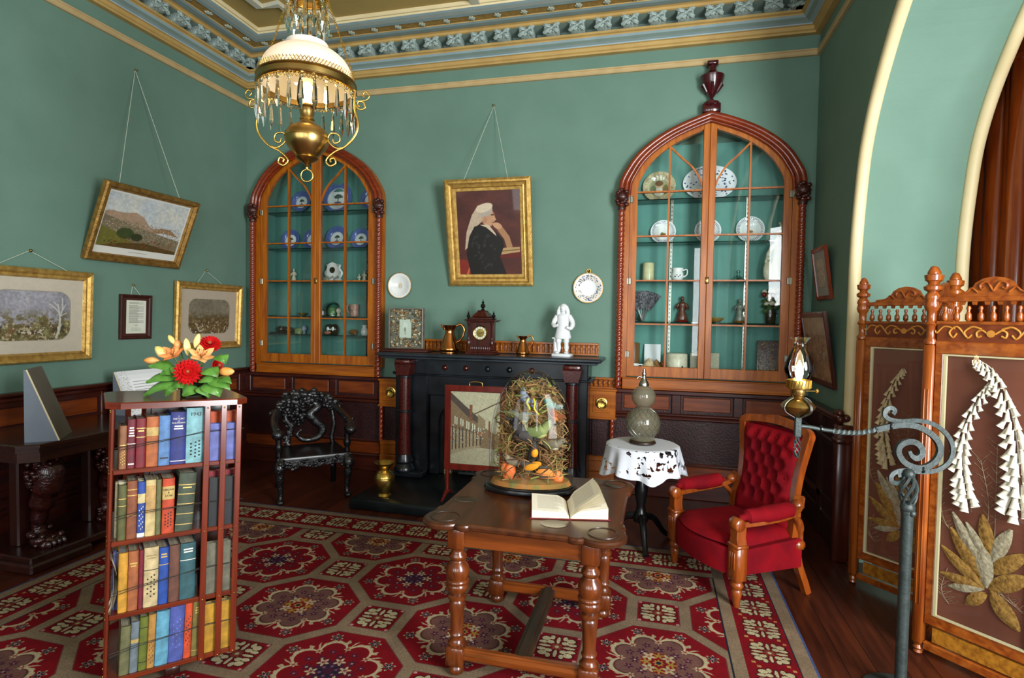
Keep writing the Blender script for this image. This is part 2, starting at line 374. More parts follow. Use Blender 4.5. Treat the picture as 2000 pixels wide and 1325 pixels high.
# rear wall with three tall windows
mb = MB(); wall_strips(mb, -.2, 8.2, 0, CEIL, [([(wx-ww/2, 3.3), (wx+ww/2, 3.3)], .75) for wx, ww in WINDOWS], lambda u, v, d: (u, YR-d, v), .25)
struct(mb.build('wall_rear', GREEN, smooth=False))
for i, (wx, ww) in enumerate(WINDOWS):
    w = struct(MB().frame([(-.06, 0), (-.06, .05), (.03, .05), (.03, 0)], ww, 2.55, M=T(wx, YR, 2.025) @ RZ(pi)).box(wx-ww/2, wx+ww/2, YR-.06, YR-.02, 2.0, 2.05).build('window_%d' % (i+1), WMAH, smooth=False))
    struct(MB().box(wx-ww/2, wx+ww/2, YR-.05, YR-.045, .75, 3.3).build('pane', GLASS, w, smooth=False))
# beyond the arch: the wood-lined bay with clustered half columns
struct(MB().box(6.5, 6.56, -2.6, .5, 0, CEIL).box(6.56, 8.0, -2.62, -2.56, 0, CEIL).build('wall_bay', wood('bay_wood', 'a04a14', 'c0661e', 2, rough=.25, coat=.4), smooth=False))
struct(MB().box(6.25, 6.6, .45, .5, 0, CEIL).build('wall_bay_end', WMAH, smooth=False))
BE = Vector((BAYN.y, -BAYN.x, 0))
mb = MB(); wall_strips(mb, -1.35, 1.25, 0, CEIL, [([(-.72, 3.35), (.72, 3.35)], .65)], lambda u, v, d: tuple(BAYC+BE*u-BAYN*d+Vector((0, 0, v))), .2)
struct(mb.build('wall_bay_cant', GREEN, smooth=False))
BWM = Matrix(((BE.x, -BAYN.x, 0, BAYC.x), (BE.y, -BAYN.y, 0, BAYC.y), (0, 0, 1, 0), (0, 0, 0, 1)))
w = struct(MB(BWM).frame([(-.07, 0), (-.07, .04), (.03, .04), (.03, 0)], 1.44, 2.7, M=T(0, 0, 2.0)).build('window_4', WMAH, smooth=False)); struct(MB(BWM).box(-.72, .72, .1, .105, .65, 3.35).build('pane', GLASS, w, smooth=False))
def bay_col(name, y, r, mat_, top=3.36):
    prof = [(r*1.5, 0), (r*1.5, .12), (r*1.15, .16), (r, .2), (r, top-.16), (r*1.2, top-.15), (r*1.2, top-.12), (r, top-.11), (r, top-.05), (r*1.35, top-.02), (r*1.5, top), (r*1.5, top+.05), (r, top+.06), (r, CEIL-.001)]
    o = MB().lathe(prof, 16, M=T(6.49, y, 0)).build(name, mat_); return struct(o)
n = 0; BAYW = wood('bay_column_wood', '8e3810', 'b0521a', 2, rough=.22, coat=.5)
for y, r in ((-.70, .035), (-.80, .05), (-.96, .07), (-1.10, .045), (-1.2, .07), (-1.36, .05), (-1.5, .07)):
    n += 1; bay_col('column_%d' % n, y, r, BAYW)

# cornice: profile (projection, height) carried round the four walls
XA, XB, YA, YB = RX0, RX1, YR, 0.
CP = [(0, 4.035, 0), (.05, 4.035, 0), (.052, 4.05, 0), (.066, 4.058, 0), (.07, 4.085, 0), (.085, 4.09, 1), (.085, 4.1, 1), (.12, 4.105, 2), (.15, 4.118, 1), (.172, 4.13, 0), (.172, 4.14, 0), (.192, 4.146, 0), (.192, 4.166, 3), (.10, 4.17, 3), (.10, 4.232, 3), (.275, 4.232, 0),
      (.29, 4.236, 0), (.292, 4.256, 0), (.315, 4.262, 1), (.345, 4.252, 1), (.42, 4.236, 1), (.455, 4.236, 0), (.46, 4.242, 4), (.555, 4.242, 0), (.56, 4.232, 1), (.61, 4.228, 5), (.67, 4.222, 1), (.70, 4.226, 6), (.705, 4.24, 6), (.72, 4.24, 6), (.725, 4.271, 6)]
mb = MB()
def ringpts(d, z): return [(XA+d, YB-d, z), (XB-d, YB-d, z), (XB-d, YA+d, z), (XA+d, YA+d, z)]
for (d0, z0, c), (d1, z1, _) in zip(CP[:-1], CP[1:]):
    A, B = ringpts(d0, z0), ringpts(d1, z1)
    for i in range(4): j = (i+1) % 4; mb.add([A[i], A[j], B[j], B[i]], [(0, 1, 2, 3)], c)
cornice = struct(mb.build('cornice', [GOLDP, BLUEP, GREYP, GREYP, RUSTP, mat('pale_blue_moulding', 'b9c2bd', 'b0bab6'), CREAM], ang=15))
bm_ = MB()
for sx in (-1, 1):       # carved leafy block face: a leaf to each corner round a boss
    for sz in (-1, 1):
        bm_.tube(sm([(0, -.168, 0), (sx*.03, -.178, sz*.017), (sx*.058, -.172, sz*.033), (sx*.068, -.160, sz*.040)], 3), [.010, .018, .018, .007], 7)
        bm_.ball((sx*.055, -.166, sz*.008), (.014, .012, .010), 7, 5).ball((sx*.018, -.166, sz*.034), (.012, .012, .008), 7, 5)
bm_.ball((0, -.172, 0), (.017, .016, .013), 8, 5)
bm_.box(-.062, .062, -.165, -.0, -.036, .034, 0, .008)
blk = mat('carved_block_paint', 'a6b5ae', '84958e', rough=.6, scale=60, bump=.5, bscale=90); first = None
def cblock(M_):
    global first
    if first is None: first = bm_.build('rosette_block', blk, cornice); o = first
    else: o = first.copy(); COL.objects.link(o); o.parent = cornice
    o.matrix_local = M_; o['kind'] = 'structure'
for k in range(24): cblock(T(.195+.229*k, -.10, 4.199))
for k in range(24): cblock(T(.10, -.2-.229*k, 4.199) @ RZ(pi/2))
for k in range(12): cblock(T(5.55, -.2-.229*k, 4.199) @ RZ(-pi/2))
# small rosettes along the rust band
first2 = None
rb = MB().ball((0, 0, 0), (.022, .03, .012), 8, 5)
for i in range(6): rb.ball((.022*cos(i*pi/3), .026*sin(i*pi/3), .002), (.012, .012, .01), 6, 4)
rmat = mat('rosette_paint', 'aeb4a2', '8e9483', rough=.6, scale=40)
def ros(M_):
    global first2
    if first2 is None: first2 = rb.build('ceiling_rosette', rmat, cornice); o = first2
    else: o = first2.copy(); COL.objects.link(o); o.parent = cornice
    o.matrix_local = M_; o['kind'] = 'structure'
for k in range(20): ros(T(.62+.235*k, -.507, 4.238))
for k in range(14): ros(T(.507, -.62-.235*k, 4.238))
# picture rail
PR = [(0, 3.86), (.022, 3.86), (.03, 3.868), (.03, 3.88), (.016, 3.885), (.016, 3.9), (.024, 3.905), (.024, 3.915), (0, 3.92)]
mb = MB()
for (d0, z0), (d1, z1) in zip(PR[:-1], PR[1:]):
    A, B = ringpts(d0, z0), ringpts(d1, z1)
    for i in range(4): j = (i+1) % 4; mb.add([A[i], A[j], B[j], B[i]], [(0, 1, 2, 3)], 0)
struct(mb.build('trim_3', mat('rail_paint', 'bda476', 'b39a6c', rough=.5), ang=15))
# ceiling ribs
def rib(pts, w=.05, name='ceiling_rib'):
    o = MB().tube(pts, 1., flat=(w, .05)).build(name, mat('rib_paint', 'b6bdb6', 'c9bd98', rough=.6, scale=40), smooth=False); return struct(o)
Z = 4.26
rib([(1.0, -5, Z), (1.0, -1.06, Z), (1.19, -1.06, Z), (1.19, -.95, Z), (1.5, -.82, Z), (1.5, -.70, Z)], .06)
rib([(2.84, -.71, Z), (2.84, -1.6, Z)], .07)
rib([(4.68, -5, Z), (4.68, -1.06, Z), (4.49, -1.06, Z), (4.49, -.95, Z), (4.18, -.82, Z), (4.18, -.70, Z)], .06)

# ---------------------------------------------------------------- dado
def dado_left():
    w = struct(MB().box(0, .02, YR, 0, 0, 1.0).build('wainscot_left', MAROON, smooth=False)); mb = MB()
    mb.box(0, .075, YR, 0, 1.0, 1.03, 0, .01).box(0, .05, YR, 0, .965, 1.0, 0, .008).box(0, .03, YR, 0, .93, .965); mb.box(0, .035, YR, 0, .74, .79, 0, .01); mb.box(0, .035, YR, 0, .30, .36, 0, .01).box(0, .03, YR, 0, 0, .2, 0, .006).box(0, .04, YR, 0, .18, .215, 0, .01)
    mb.box(0, .026, YR, 0, .36, .40).box(0, .026, YR, 0, .46, .5)
    for k in range(16): y = -.12-k*.52; mb.box(0, .034, y-.035, y+.035, .0, .97, 0, .006)
    struct(mb.build('dado_frame', WMAHY, w, smooth=False)); mb = MB()
    for k in range(16):
        y = -.12-k*.52; mb.box(0, .026, y-.46, y-.06, .80, .92, 0, .005)
    struct(mb.build('frieze_panel', WFRZY, w, smooth=False))
    mb = MB()
    for k in range(16):
        y = -.12-k*.52; mb.box(0, .028, y-.455, y-.065, .225, .29, 0, .008)
    struct(mb.build('lower_panel', WMAHY, w, smooth=False))
dado_left()
def dado_back():
    w = struct(MB().box(0, 5.65, -.02, 0, 0, .985).build('wainscot_back', MAROON, smooth=False)); mb = MB()
    for x0, x1 in ((.0, 1.66), (4.0, 5.65)):
        mb.box(x0, x1, -.06, 0, .94, .985, 0, .01).box(x0, x1, -.045, 0, .745, .775, 0, .01).box(x0, x1, -.06, 0, .715, .745, 0, .01).box(x0, x1, -.035, 0, .30, .33, 0, .008).box(x0, x1, -.03, 0, 0, .16, 0, .006).box(x0, x1, -.038, 0, .15, .175, 0, .01)
        k = int((x1-x0)/.5)
        for i in range(k+1): x = x0+.04+(x1-x0-.08)*i/k; mb.box(x-.04, x+.04, -.04, 0, .77, .95, 0, .006)
    struct(mb.build('dado_frame', WMAHX, w, smooth=False)); mb = MB()
    for x0, x1 in ((.0, 1.66), (4.0, 5.65)):
        k = int((x1-x0)/.5); d = (x1-x0-.08)/k
        for i in range(k): x = x0+.04+d*i; mb.box(x+.06, x+d-.06, -.03, 0, .80, .925, 0, .006)
        mb.box(x0, x1, -.03, 0, .18, .30, 0, .01)
    struct(mb.build('frieze_panel', WFRZ, w, smooth=False))
dado_back()
def dado_right():
    w = struct(MB().box(5.63, 5.65, -1.085, 0, 0, .98).build('wainscot_right', MAROON, smooth=False)); mb = MB()
    mb.box(5.56, 5.65, -1.05, 0, .955, .985, 0, .01).box(5.59, 5.65, -1.05, 0, .92, .955, 0, .01).box(5.60, 5.65, -1.05, 0, .72, .78, 0, .01).box(5.61, 5.65, -1.05, 0, .28, .34, 0, .01).box(5.615, 5.65, -1.05, 0, 0, .2, 0, .01)
    for y in (-.06, -.55, -1.03): mb.box(5.61, 5.65, y-.05, y+.05, 0, .95, 0, .006)
    struct(mb.build('dado_frame', WDARK, w, smooth=False))
    mb = MB().box(5.56, 5.66, -1.13, -1.05, 0, .93, 0, .008).box(5.55, 5.66, -1.14, -1.04, .80, .84, 0, .01)
    for i in range(14): a = random.uniform(0, 6.28); mb.ball((5.60+.03*cos(a), -1.09+.03*sin(a), .96+.05*random.random()), .028, 8, 5)
    struct(mb.build('dado_post', WMAH, w))
dado_right()
# ================================================================ the two arched display cabinets
WCAB = wood('cabinet_wood', '8c4406', 'b4660e', 2, rough=.42, coat=.08); WCABX = wood('cabinet_wood_along', '843f06', 'aa5e0c', 0, rough=.42, coat=.08)
WARCH = wood('arch_red_wood', '64200a', '843210', 0, rough=.25, coat=.35); TEAL = mat('teal_lining', '588c82', '50837a', rough=.7, scale=4)
WCARVE = mat('carved_dark_wood', '2d0d0a', '481910', rough=.3, scale=40, bump=.5, bscale=60, coat=.3)
SHELFG = pane('shelf_glass', (.72, .9, .84)); HINGE = mat('nickel', '8d8a7c', rough=.35, metal=1)
def ring(mb, o, i, y0, y1, zb, mi=0, sub=1):
    """flat arched ring: o / i are (half width, springing, rise); front at y0, back at y1, legs down to zb"""
    A = [(-o[0], zb)]+arch_pts(0, *o)+[(o[0], zb)]; B = [(-i[0], zb)]+arch_pts(0, *i)+[(i[0], zb)]
    n = len(A); vs = [(a, y0, b) for a, b in A]+[(a, y0, b) for a, b in B]+[(a, y1, b) for a, b in A]+[(a, y1, b) for a, b in B]; f = []
    for k in range(n-1): f += [(k, n+k, n+k+1, k+1), (k, k+1, 2*n+k+1, 2*n+k), (n+k, 3*n+k, 3*n+k+1, n+k+1), (2*n+k, 2*n+k+1, 3*n+k+1, 3*n+k)]
    f += [(0, 2*n, 3*n, n), (n-1, 2*n-1, 4*n-1, 3*n-1)]; mb.add(vs, f, mi)
def twist_col(mb, x, y, z0, z1, r, pitch=.046, mi=0, n=12):
    nv = int((z1-z0)/pitch*6)
    def fn(u, v): a = 2*pi*u; z = z0+(z1-z0)*v; rr = r*(.8+.28*abs(cos(a*1-pi*(z-z0)/pitch))); return (x+rr*cos(a), y+rr*sin(a), z)
    mb.grid(fn, n, nv, mi)
def cabinet(cx, side):
    lab = {'left': 'tall arched glass-fronted wall cabinet holding blue-rimmed plates, left of the fireplace', 'right': 'tall arched glass-fronted wall cabinet topped by a dark urn, right of the fireplace'}[side]
    t = thing('display_cabinet', lab, 'cabinet', (cx, 0, 0), group='arched display cabinets'); sp, zb = CSP, 1.10
    mb = MB(); ring(mb, (.775, sp, .69), (.675, sp, .61), -.06, .02, CB0+.1); mb.build('frame', WCAB, t, ang=25)
    mb = MB()
    for hw, rise, r, y in ((.755, .672, .027, -.085), (.712, .640, .022, -.09), (.68, .615, .014, -.075)): mb.tube([(a, y, b) for a, b in arch_pts(0, hw, sp-.01, rise, 6)], r, 10)
    mb.build('arch_moulding', WARCH, t)
    for s_ in (-1, 1):
        mb = MB(); twist_col(mb, s_*.745, -.09, CB0+.005, sp-.10, .028); mb.build('rope_column', WRED, t)
        mb = MB()
        for k in range(16): a = k*2.4; mb.ball((s_*.745+.04*cos(a), -.10-.03*abs(sin(a*1.3)), sp-.10+.0085*k), (.026, .026, .02), 8, 5)
        mb.ball((s_*.745, -.10, sp-.03), (.058, .05, .05), 12, 8).lathe([(.034, 0), (.04, .02), (.03, .04)], 12, M=T(s_*.745, -.09, sp-.15)); mb.build('capital', WCARVE, t)
    MB().box(-.71, .71, -.08, .02, CB0, CB0+.105, 0, .006).box(-.71, .71, -.09, -.06, CB0, CB0+.018, 0, .005).box(-.71, .71, -.088, -.06, CB0+.09, CB0+.105, 0, .005).build('base_rail', WCABX, t, smooth=False)
    mb = MB(); mb.box(-.69, .69, .235, .25, CB0+.07, sp+.5).box(-.70, -.685, 0, .24, CB0+.07, sp+.15).box(.685, .70, 0, .24, CB0+.07, sp+.15); mb.box(-.69, .69, 0, .24, CB0+.07, CB0+.16); mb.build('lining', TEAL, t, smooth=False)
    for z in (2.715, 2.325, 1.97, 1.60)+((1.40,) if side == 'left' else ()):
        MB().box(-.68, .68, .03, .23, z-.008, z).build('shelf', SHELFG, t, smooth=False)
    for x in (-.30, .36) if side == 'right' else (-.22, .45):
        mb = MB().box(x-.012, x+.012, .218, .236, CB0+.16, sp+(.02 if side == 'left' else .0), 0)
        for k in range(40): mb.box(x-.004, x+.004, .215, .219, CB0+.2+.038*k, CB0+.212+.038*k, 1)
        mb.build('shelf_standard', [STEEL if side == 'right' else WCARVE, WCARVE], t, smooth=False)
    # doors: one half of the arch each
    for s_ in (-1, 1):
        d = MB(); H = arch_half(.672, sp, .605); G = arch_half(.608, sp, .555); y0, y1 = -.055, -.015; zt = G[-1][1]
        def mir(p): return [(s_*a, b) for a, b in p]
        # stile + arched head
        O = mir([(.672, zb)]+H); I = mir([(.608, zb+.09)]+[g for g in G if g[0] > .055]); zi = I[-1][1]; I = I+[(s_*.055, zi+.012)]
        I = I[:1]+[(p.x, p.y) for p in sm([(a, b, 0) for a, b in I[1:]], 1)]
        while len(I) < len(O): I.insert(-1, ((I[-1][0]+I[-2][0])/2, (I[-1][1]+I[-2][1])/2))
        n = len(O); vs = [(a, y0, b) for a, b in O]+[(a, y0, b) for a, b in I]+[(a, y1, b) for a, b in O]+[(a, y1, b) for a, b in I]; f = []
        for k in range(n-1): f += [(k, k+1, n+k+1, n+k), (k, 2*n+k, 2*n+k+1, k+1), (n+k, n+k+1, 3*n+k+1, 3*n+k)]
        d.add(vs, f)
        d.box(s_*.001, s_*.055, y0-.006, y1, zb, zi+.06, 0, .004); d.box(s_*.05, s_*.672, y0+.002, y1, zb, zb+.092, 0, .003)
        # glazing bars
        def top_at(x):
            for (a, b), (c, e) in zip(G[:-1], G[1:]):
                if c <= x <= a: return b+(e-b)*(a-x)/max(a-c, 1e-6)
            return zt
        xm = s_*.335; d.box(xm-.008, xm+.008, y0+.006, y1-.004, zb+.08, top_at(.335)+.01)
        for z in (2.765, 2.37, 1.97, 1.577): d.box(s_*.05, s_*.612, y0+.008, y1-.004, z-.007, z+.007)
        arc = sm([(s_*.055, -.04, 2.80), (s_*.075, -.04, 2.86), (s_*.14, -.04, 2.965), (s_*.23, -.04, 3.05), (s_*.335, -.04, top_at(.335))], 5); d.tube(arc, 1., flat=(.016, .02))
        door = d.build('door', WCAB, t, ang=25)
        gp = [(s_*.05, zb+.08), (s_*.612, zb+.08)]+mir([(min(a, .612), b+.01) for a, b in arch_half(.612, sp, .556)])+[(s_*.05, zi+.02)]
        gp = [p for p in gp if abs(p[0]) >= .0499]
        if s_ < 0: gp = gp[::-1]
        g = MB().prism(gp, .0, .003, M=Matrix(((1, 0, 0, 0), (0, 0, 1, -.034), (0, 1, 0, 0), (0, 0, 0, 1)))); g.build('glass_pane', GLASS, door, smooth=False)
        for z in (1.30 if True else 0, 1.965, 2.70):
            MB().box(s_*.648, s_*.69, -.062, -.054, z-.03, z+.03, 0, .004).tube([(s_*.669, -.064, z-.028), (s_*.669, -.064, z+.028)], .005, 8).build('hinge', HINGE, door, smooth=False)
        if s_ > 0: MB().box(-.012, .02, -.067, -.06, 1.94, 2.0, 0, .003).ball((.004, -.07, 1.985), .007, 8, 6).build('lock_plate', BRASSD, door)
    if side == 'right':
        mb = MB().box(-.075, .075, -.10, .0, 3.42, 3.50, 0, .008).lathe([(.0, 3.49), (.07, 3.49), (.068, 3.51), (.03, 3.525)], 16, M=T(0, -.06, 0))
        mb.lathe([(.018, 3.51), (.02, 3.535), (.012, 3.55), (.02, 3.56), (.05, 3.60), (.085, 3.66), (.10, 3.72), (.103, 3.735), (.095, 3.74), (.07, 3.75), (.045, 3.77), (.034, 3.80), (.034, 3.825), (.05, 3.83)], 20, M=T(0, -.06, 0))
        mb.box(-.045, .045, -.105, -.015, 3.83, 3.86, 0, .004)
        for k in range(12): a = 2*pi*k/12; mb.tube([(.088*cos(a), -.06+.088*sin(a), 3.66), (.05*cos(a), -.06+.05*sin(a), 3.6)], [.012, .008], 6)
        mb.build('urn_finial', mat('urn_wood', '30090d', '431015', rough=.22, scale=12, coat=.5), t)
    return t
for cx, s_ in CABW: cabinet(cx, s_)
# ================================================================ contents of the cabinets
def uvdisc(o, r, ry=None):
    me = o.data; ul = me.uv_layers.new(name='UVMap'); ry = ry or r
    for lp in me.loops: v = me.vertices[lp.vertex_index].co; ul.data[lp.index].uv = (v.x/r*.49+.5, v.z/ry*.49+.5)
def plate_img(kind, seed=1):
    c = Cv(160, 160, 'e9ecec'); g = random.Random(seed)
    if kind in ('blue', 'platter'):
        c.put(np.ones(c.X.shape), '5668a8'); c.speck(500, ['6f82bd', '48589a', '7d8fc6'], .006, .016, seed); c.ell(.5, .5, .485, .485, '5668a8', .0)
        w, h = (.27, .27) if kind == 'blue' else (.33, .33); c.ell(.5, .47, w+.02, h+.02, 'c9d2e2'); c.ell(.5, .47, w, h, 'e9ecee')
        k = h/.27; c.line([(.5, .38), (.5, .52)], .016, '5d6a78'); c.ell(.5, .56*1, .09*k, .055*k, '46584f'); c.ell(.43, .52, .05*k, .035, '586b60'); c.ell(.58, .53, .05*k, .03, '4e6057'); c.ell(.5, .36, .10*k, .03, '5b6590')
        if kind == 'platter':
            for i in range(12): a = i*.52; c.ell(.36+.026*i, .55+.02*sin(a*4), .02, .02, '556a60')
    elif kind == 'white':
        for i in range(44): a = 2*pi*i/44; c.line([(.5+.37*cos(a), .5+.37*sin(a)), (.5+.44*cos(a+.05), .5+.44*sin(a+.05))], .011, '6f7690')
        c.ell(.5, .42, .11, .05, ['5a4a32', '8a6a3a', 'b08a40'][seed % 3]); c.ell(.46, .46, .05, .04, '7a7a42'); c.ell(.55, .43, .04, .04, 'a86a3a')
    elif kind == 'portrait':
        c.put(np.ones(c.X.shape), 'b3a685'); c.noise(.2, 8, seed); c.speck(160, ['cfc3a0', '8d7f5c', 'a0906a'], .01, .03, seed); c.ell(.5, .48, .33, .33, 'd6cba8'); c.ell(.5, .48, .31, .31, '9c9a78'); c.noise(.1, 5, 3)
        c.ell(.5, .52, .10, .14, 'c9a98a'); c.ell(.5, .62, .12, .09, '6b4a30'); c.ell(.5, .34, .15, .14, 'd8d2c0'); c.ell(.32, .42, .09, .14, '6e7a5a'); c.ell(.69, .42, .09, .16, '7c7048')
    elif kind == 'leaf':
        c.ell(.5, .5, .49, .49, 'e4e8ee')
        for i in range(70): a = g.uniform(0, 6.28); r = g.uniform(.24, .46); c.ell(.5+r*cos(a), .5+r*sin(a), .022, .013, g.choice(['2a3557', '3a4670', '556189']), rot=g.uniform(0, 3))
        c.ell(.5, .5, .2, .2, 'dfe4ee')
        for i in range(26): a = g.uniform(0, 6.28); r = g.uniform(.05, .2); c.ell(.5+r*cos(a), .5+r*sin(a), .014, .01, '6d7aa6')
    elif kind == 'dresden':
        c.ell(.5, .5, .49, .49, 'dcd9cf')
        for i in range(130): a = g.uniform(0, 6.28); r = g.uniform(.27, .43); c.ell(.5+r*cos(a), .5+r*sin(a), g.uniform(.012, .03), .012, g.choice(['3a4670', '4d5c8c', '2e3550', '8a8fb0', '7a6a5a']), rot=g.uniform(0, 3))
        c.ell(.5, .5, .255, .255, 'eceef2')
    elif kind == 'plain':
        c.ell(.5, .5, .49, .49, 'e6e9e6'); c.ell(.5, .5, .40, .40, 'd5d9d3'); c.ell(.5, .5, .385, .385, 'e3e7e3'); c.ell(.5, .5, .09, .12, 'cfcabd'); c.line([(.44, .42), (.5, .62), (.56, .42)], .012, 'c4b9a4'); c.ell(.5, .58, .05, .04, 'd9c9a8')
    return c.a
PM = {}
def plate(label, p, r, kind, ry=None, lean=.2, seed=1, group=None, rim=None):
    """plate standing on edge, leaning back; p is the lowest point of its rim"""
    ry = ry or r; k = (kind, seed)
    if k not in PM: PM[k] = img_mat('plate_glaze_%s' % kind, plate_img(kind, seed), rough=.15, coat=.4)
    t = thing('plate', label, 'plate', p, group=group, rot=(-lean, 0, 0)); A = T(0, 0, ry) @ S(1, 1, ry/r) @ RX(pi/2)
    o = MB().lathe([(.0001, .004), (r*.58, .004), (r*.64, .012), (r*.97, .022), (r, .022), (r, .018), (r*.62, .004), (r*.55, -.004), (.0001, -.004)], 40, M=A, cap=False).build('dish', PM[k], t)
    me = o.data; ul = me.uv_layers.new(name='UVMap')
    for lp in me.loops: v = me.vertices[lp.vertex_index].co; ul.data[lp.index].uv = (v.x/r*.49+.5, (v.z-ry)/ry*.49+.5)
    if rim: MB().tube([(r*cos(a)*1.0, -.022, ry+ry*sin(a)) for a in np.linspace(0, 2*pi, 41)[:-1]], .004, 6, closed=True).build('gilt_rim', GILT, t)
    return t
YS = .19
def onshelf(px, z, y=YS): q = onY(px, 500, y); return Vector((q.x, y, z))
G1, G2 = 'blue-rimmed plates in the left cabinet', 'white plates in the right cabinet'
plate('small blue-rimmed plate on the top shelf of the left cabinet, left of the mullion', onshelf(587, 2.745), .118, 'blue', group=G1)
plate('largest blue-rimmed plate, with broad white centre, on the left cabinet top shelf', onshelf(657, 2.717), .172, 'platter', group=G1)
plate('blue-rimmed plate half hidden by the right stile on the left cabinet top shelf', onshelf(722, 2.745), .118, 'blue', group=G1)
plate('leftmost blue-rimmed plate on the second shelf of the left cabinet', onshelf(566, 2.327), .117, 'blue', group=G1)
plate('blue-rimmed plate beside the left cabinet mullion on the second shelf', onshelf(609, 2.327), .118, 'blue', group=G1)
plate('larger blue-rimmed plate, right of the mullion on the left cabinet second shelf', onshelf(656, 2.327), .13, 'blue', group=G1)
plate('rightmost blue-rimmed plate on the second shelf of the left cabinet', onshelf(703, 2.327), .115, 'blue', group=G1)
plate('brown plate with a painted portrait on the right cabinet top shelf', onshelf(1284, 2.717), .15, 'portrait')
plate('oval white platter with scattered dark blue leaves on the right cabinet top shelf', onshelf(1382, 2.717), .235, 'leaf', ry=.168)
plate('white plate with dashed rim on the right cabinet second shelf, leftmost of three', onshelf(1294, 2.327), .115, 'white', seed=0, group=G2)
plate('white plate with dashed rim behind the right cabinet mullion', onshelf(1381, 2.327), .117, 'white', seed=1, group=G2)
plate('white plate with yellow fruit, rightmost on the right cabinet second shelf', onshelf(1464, 2.327), .122, 'white', seed=2, group=G2)
CER = mat('cream_ceramic', 'd8d2bd', 'c6bea4', rough=.3, scale=30); CERG = mat('green_ceramic', '8a9a6a', '6f8257', rough=.3, scale=30); CERP = mat('pink_ceramic', 'b58a76', '946a58', rough=.35, scale=30)
DGLAZE = mat('dark_glazed_pot', '2b2418', '3d3524', rough=.15, scale=20, coat=.5); AMB = mat('amber_glaze', '8a5a20', '6b3f12', rough=.2, scale=20); REDG = mat('red_glaze', '7a1a10', '5a100a', rough=.15, scale=20, coat=.5)
def lat(name, label, cat, p, prof, m, n=18, parts=(), group=None, s_=1., rz=0.):
    """small turned ornament standing at p; parts = [(name, builder function(MB), material)]"""
    t = thing(name, label, cat, p, rz, group); MB().lathe([(r*s_, z*s_) for r, z in prof], n).build('body', m, t)
    for nm, fn, pm in parts: mb = MB(S(s_, s_, s_)); fn(mb); mb.build(nm, pm, t)
    return t
def figure(label, p, h, m, base=None, arms=1, cat='figurine', halo=False, name='figurine'):
    t = thing(name, label, cat, p); k = h
    mb = MB().lathe([(.20*k, 0), (.22*k, .05*k), (.17*k, .25*k), (.11*k, .45*k), (.10*k, .52*k), (.14*k, .62*k), (.15*k, .70*k), (.10*k, .77*k), (.05*k, .80*k), (.05*k, .83*k)], 14, M=S(1, .75, 1)).ball((0, -.01*k, .9*k), (.075*k, .08*k, .095*k), 12, 8)
    for s_ in (-1, 1): mb.tube(sm([(s_*.13*k, 0, .7*k), (s_*.20*k, -.03*k, .55*k), (s_*.14*k*arms, -.14*k, .48*k)], 4), [.05*k, .035*k], 8)
    mb.build('body', m, t)
    if base: MB().lathe([(.24*k, 0), (.25*k, .04*k), (.2*k, .09*k)], 16).build('base', base, t)
    return t
# left cabinet, third shelf
figure('white reclining-lady figurine on the left cabinet third shelf, left of the mullion', onshelf(574, 1.972), .15, CER)
def ornate_clock(p):
    t = thing('porcelain_clock', 'white porcelain clock with dark dial on the left cabinet third shelf', 'clock', p)
    mb = MB().lathe([(.10, 0), (.105, .02), (.085, .04), (.075, .06)], 18, M=S(1, .6, 1)); mb.prism([(-.075, .05), (.075, .05), (.07, .14), (.045, .2), (0, .215), (-.045, .2), (-.07, .14)], -.03, .03, M=RX(pi/2))
    for s_ in (-1, 1): mb.tube(sm([(s_*.075, 0, .05), (s_*.10, 0, .10), (s_*.07, 0, .15), (s_*.08, 0, .19)], 5), .013, 8)
    mb.build('case', WHITE, t); MB().lathe([(.0001, .036), (.03, .036), (.034, .03)], 20, M=T(0, 0, .13) @ RX(pi/2)).build('dial', DGLAZE, t)
    mb = MB()
    for i in range(9): mb.ball((-.08+.02*i, -.055, .03+.012*(i % 3)), .014, 6, 4)
    mb.build('porcelain_flowers', mat('blue_flowers', '7a86a8', 'b8a86a', rough=.4, scale=50), t)
ornate_clock(onshelf(652, 1.972))
figure('small white cupid figurine beside another, nearer the mullion, left cabinet third shelf', onshelf(702, 1.972), .09, CER)
figure('small white cupid figurine nearest the right stile, left cabinet third shelf', onshelf(712, 1.972), .12, CER)
# fourth shelf
Z4 = 1.602
lat('shell_dish', 'small gilt shell dish on the left cabinet fourth shelf', 'dish', onshelf(592, Z4), [(.02, 0), (.03, .008), (.055, .03), (.05, .03), (.02, .012)], GILT)
lat('porcelain_egg', 'small white egg beside the mullion on the left cabinet fourth shelf', 'egg', onshelf(629, Z4), [(.0, 0), (.026, .008), (.034, .03), (.025, .055), (.0, .064)], WHITE)
lat('ginger_jar', 'pale green lidded jar with a dome cover on the left cabinet fourth shelf', 'jar', onshelf(651, Z4), [(.04, 0), (.055, .02), (.06, .05), (.05, .085), (.03, .10)], CERG, parts=[('glass_cover', lambda mb: mb.lathe([(.078, 0), (.078, .08), (.06, .13), (.03, .15), (.0001, .155)], 20, cap=False), SHELFG)])
lat('bird_ornament', 'small cream ornament on a dark foot beside the green jar', 'ornament', onshelf(662, Z4, .13), [(.02, 0), (.016, .015), (.012, .03), (.026, .05), (.028, .065), (.015, .085), (.0, .09)], CER)
lat('toby_jug', 'pinkish character jug with curled handle on the left cabinet fourth shelf', 'jug', onshelf(693, Z4), [(.045, 0), (.05, .03), (.042, .06), (.05, .09), (.048, .13), (.042, .13)], CERP, parts=[('handle', lambda mb: mb.tube(sm([(-.045, 0, .11), (-.085, 0, .12), (-.085, 0, .06), (-.05, 0, .04)], 5), .008, 8), CERP)])
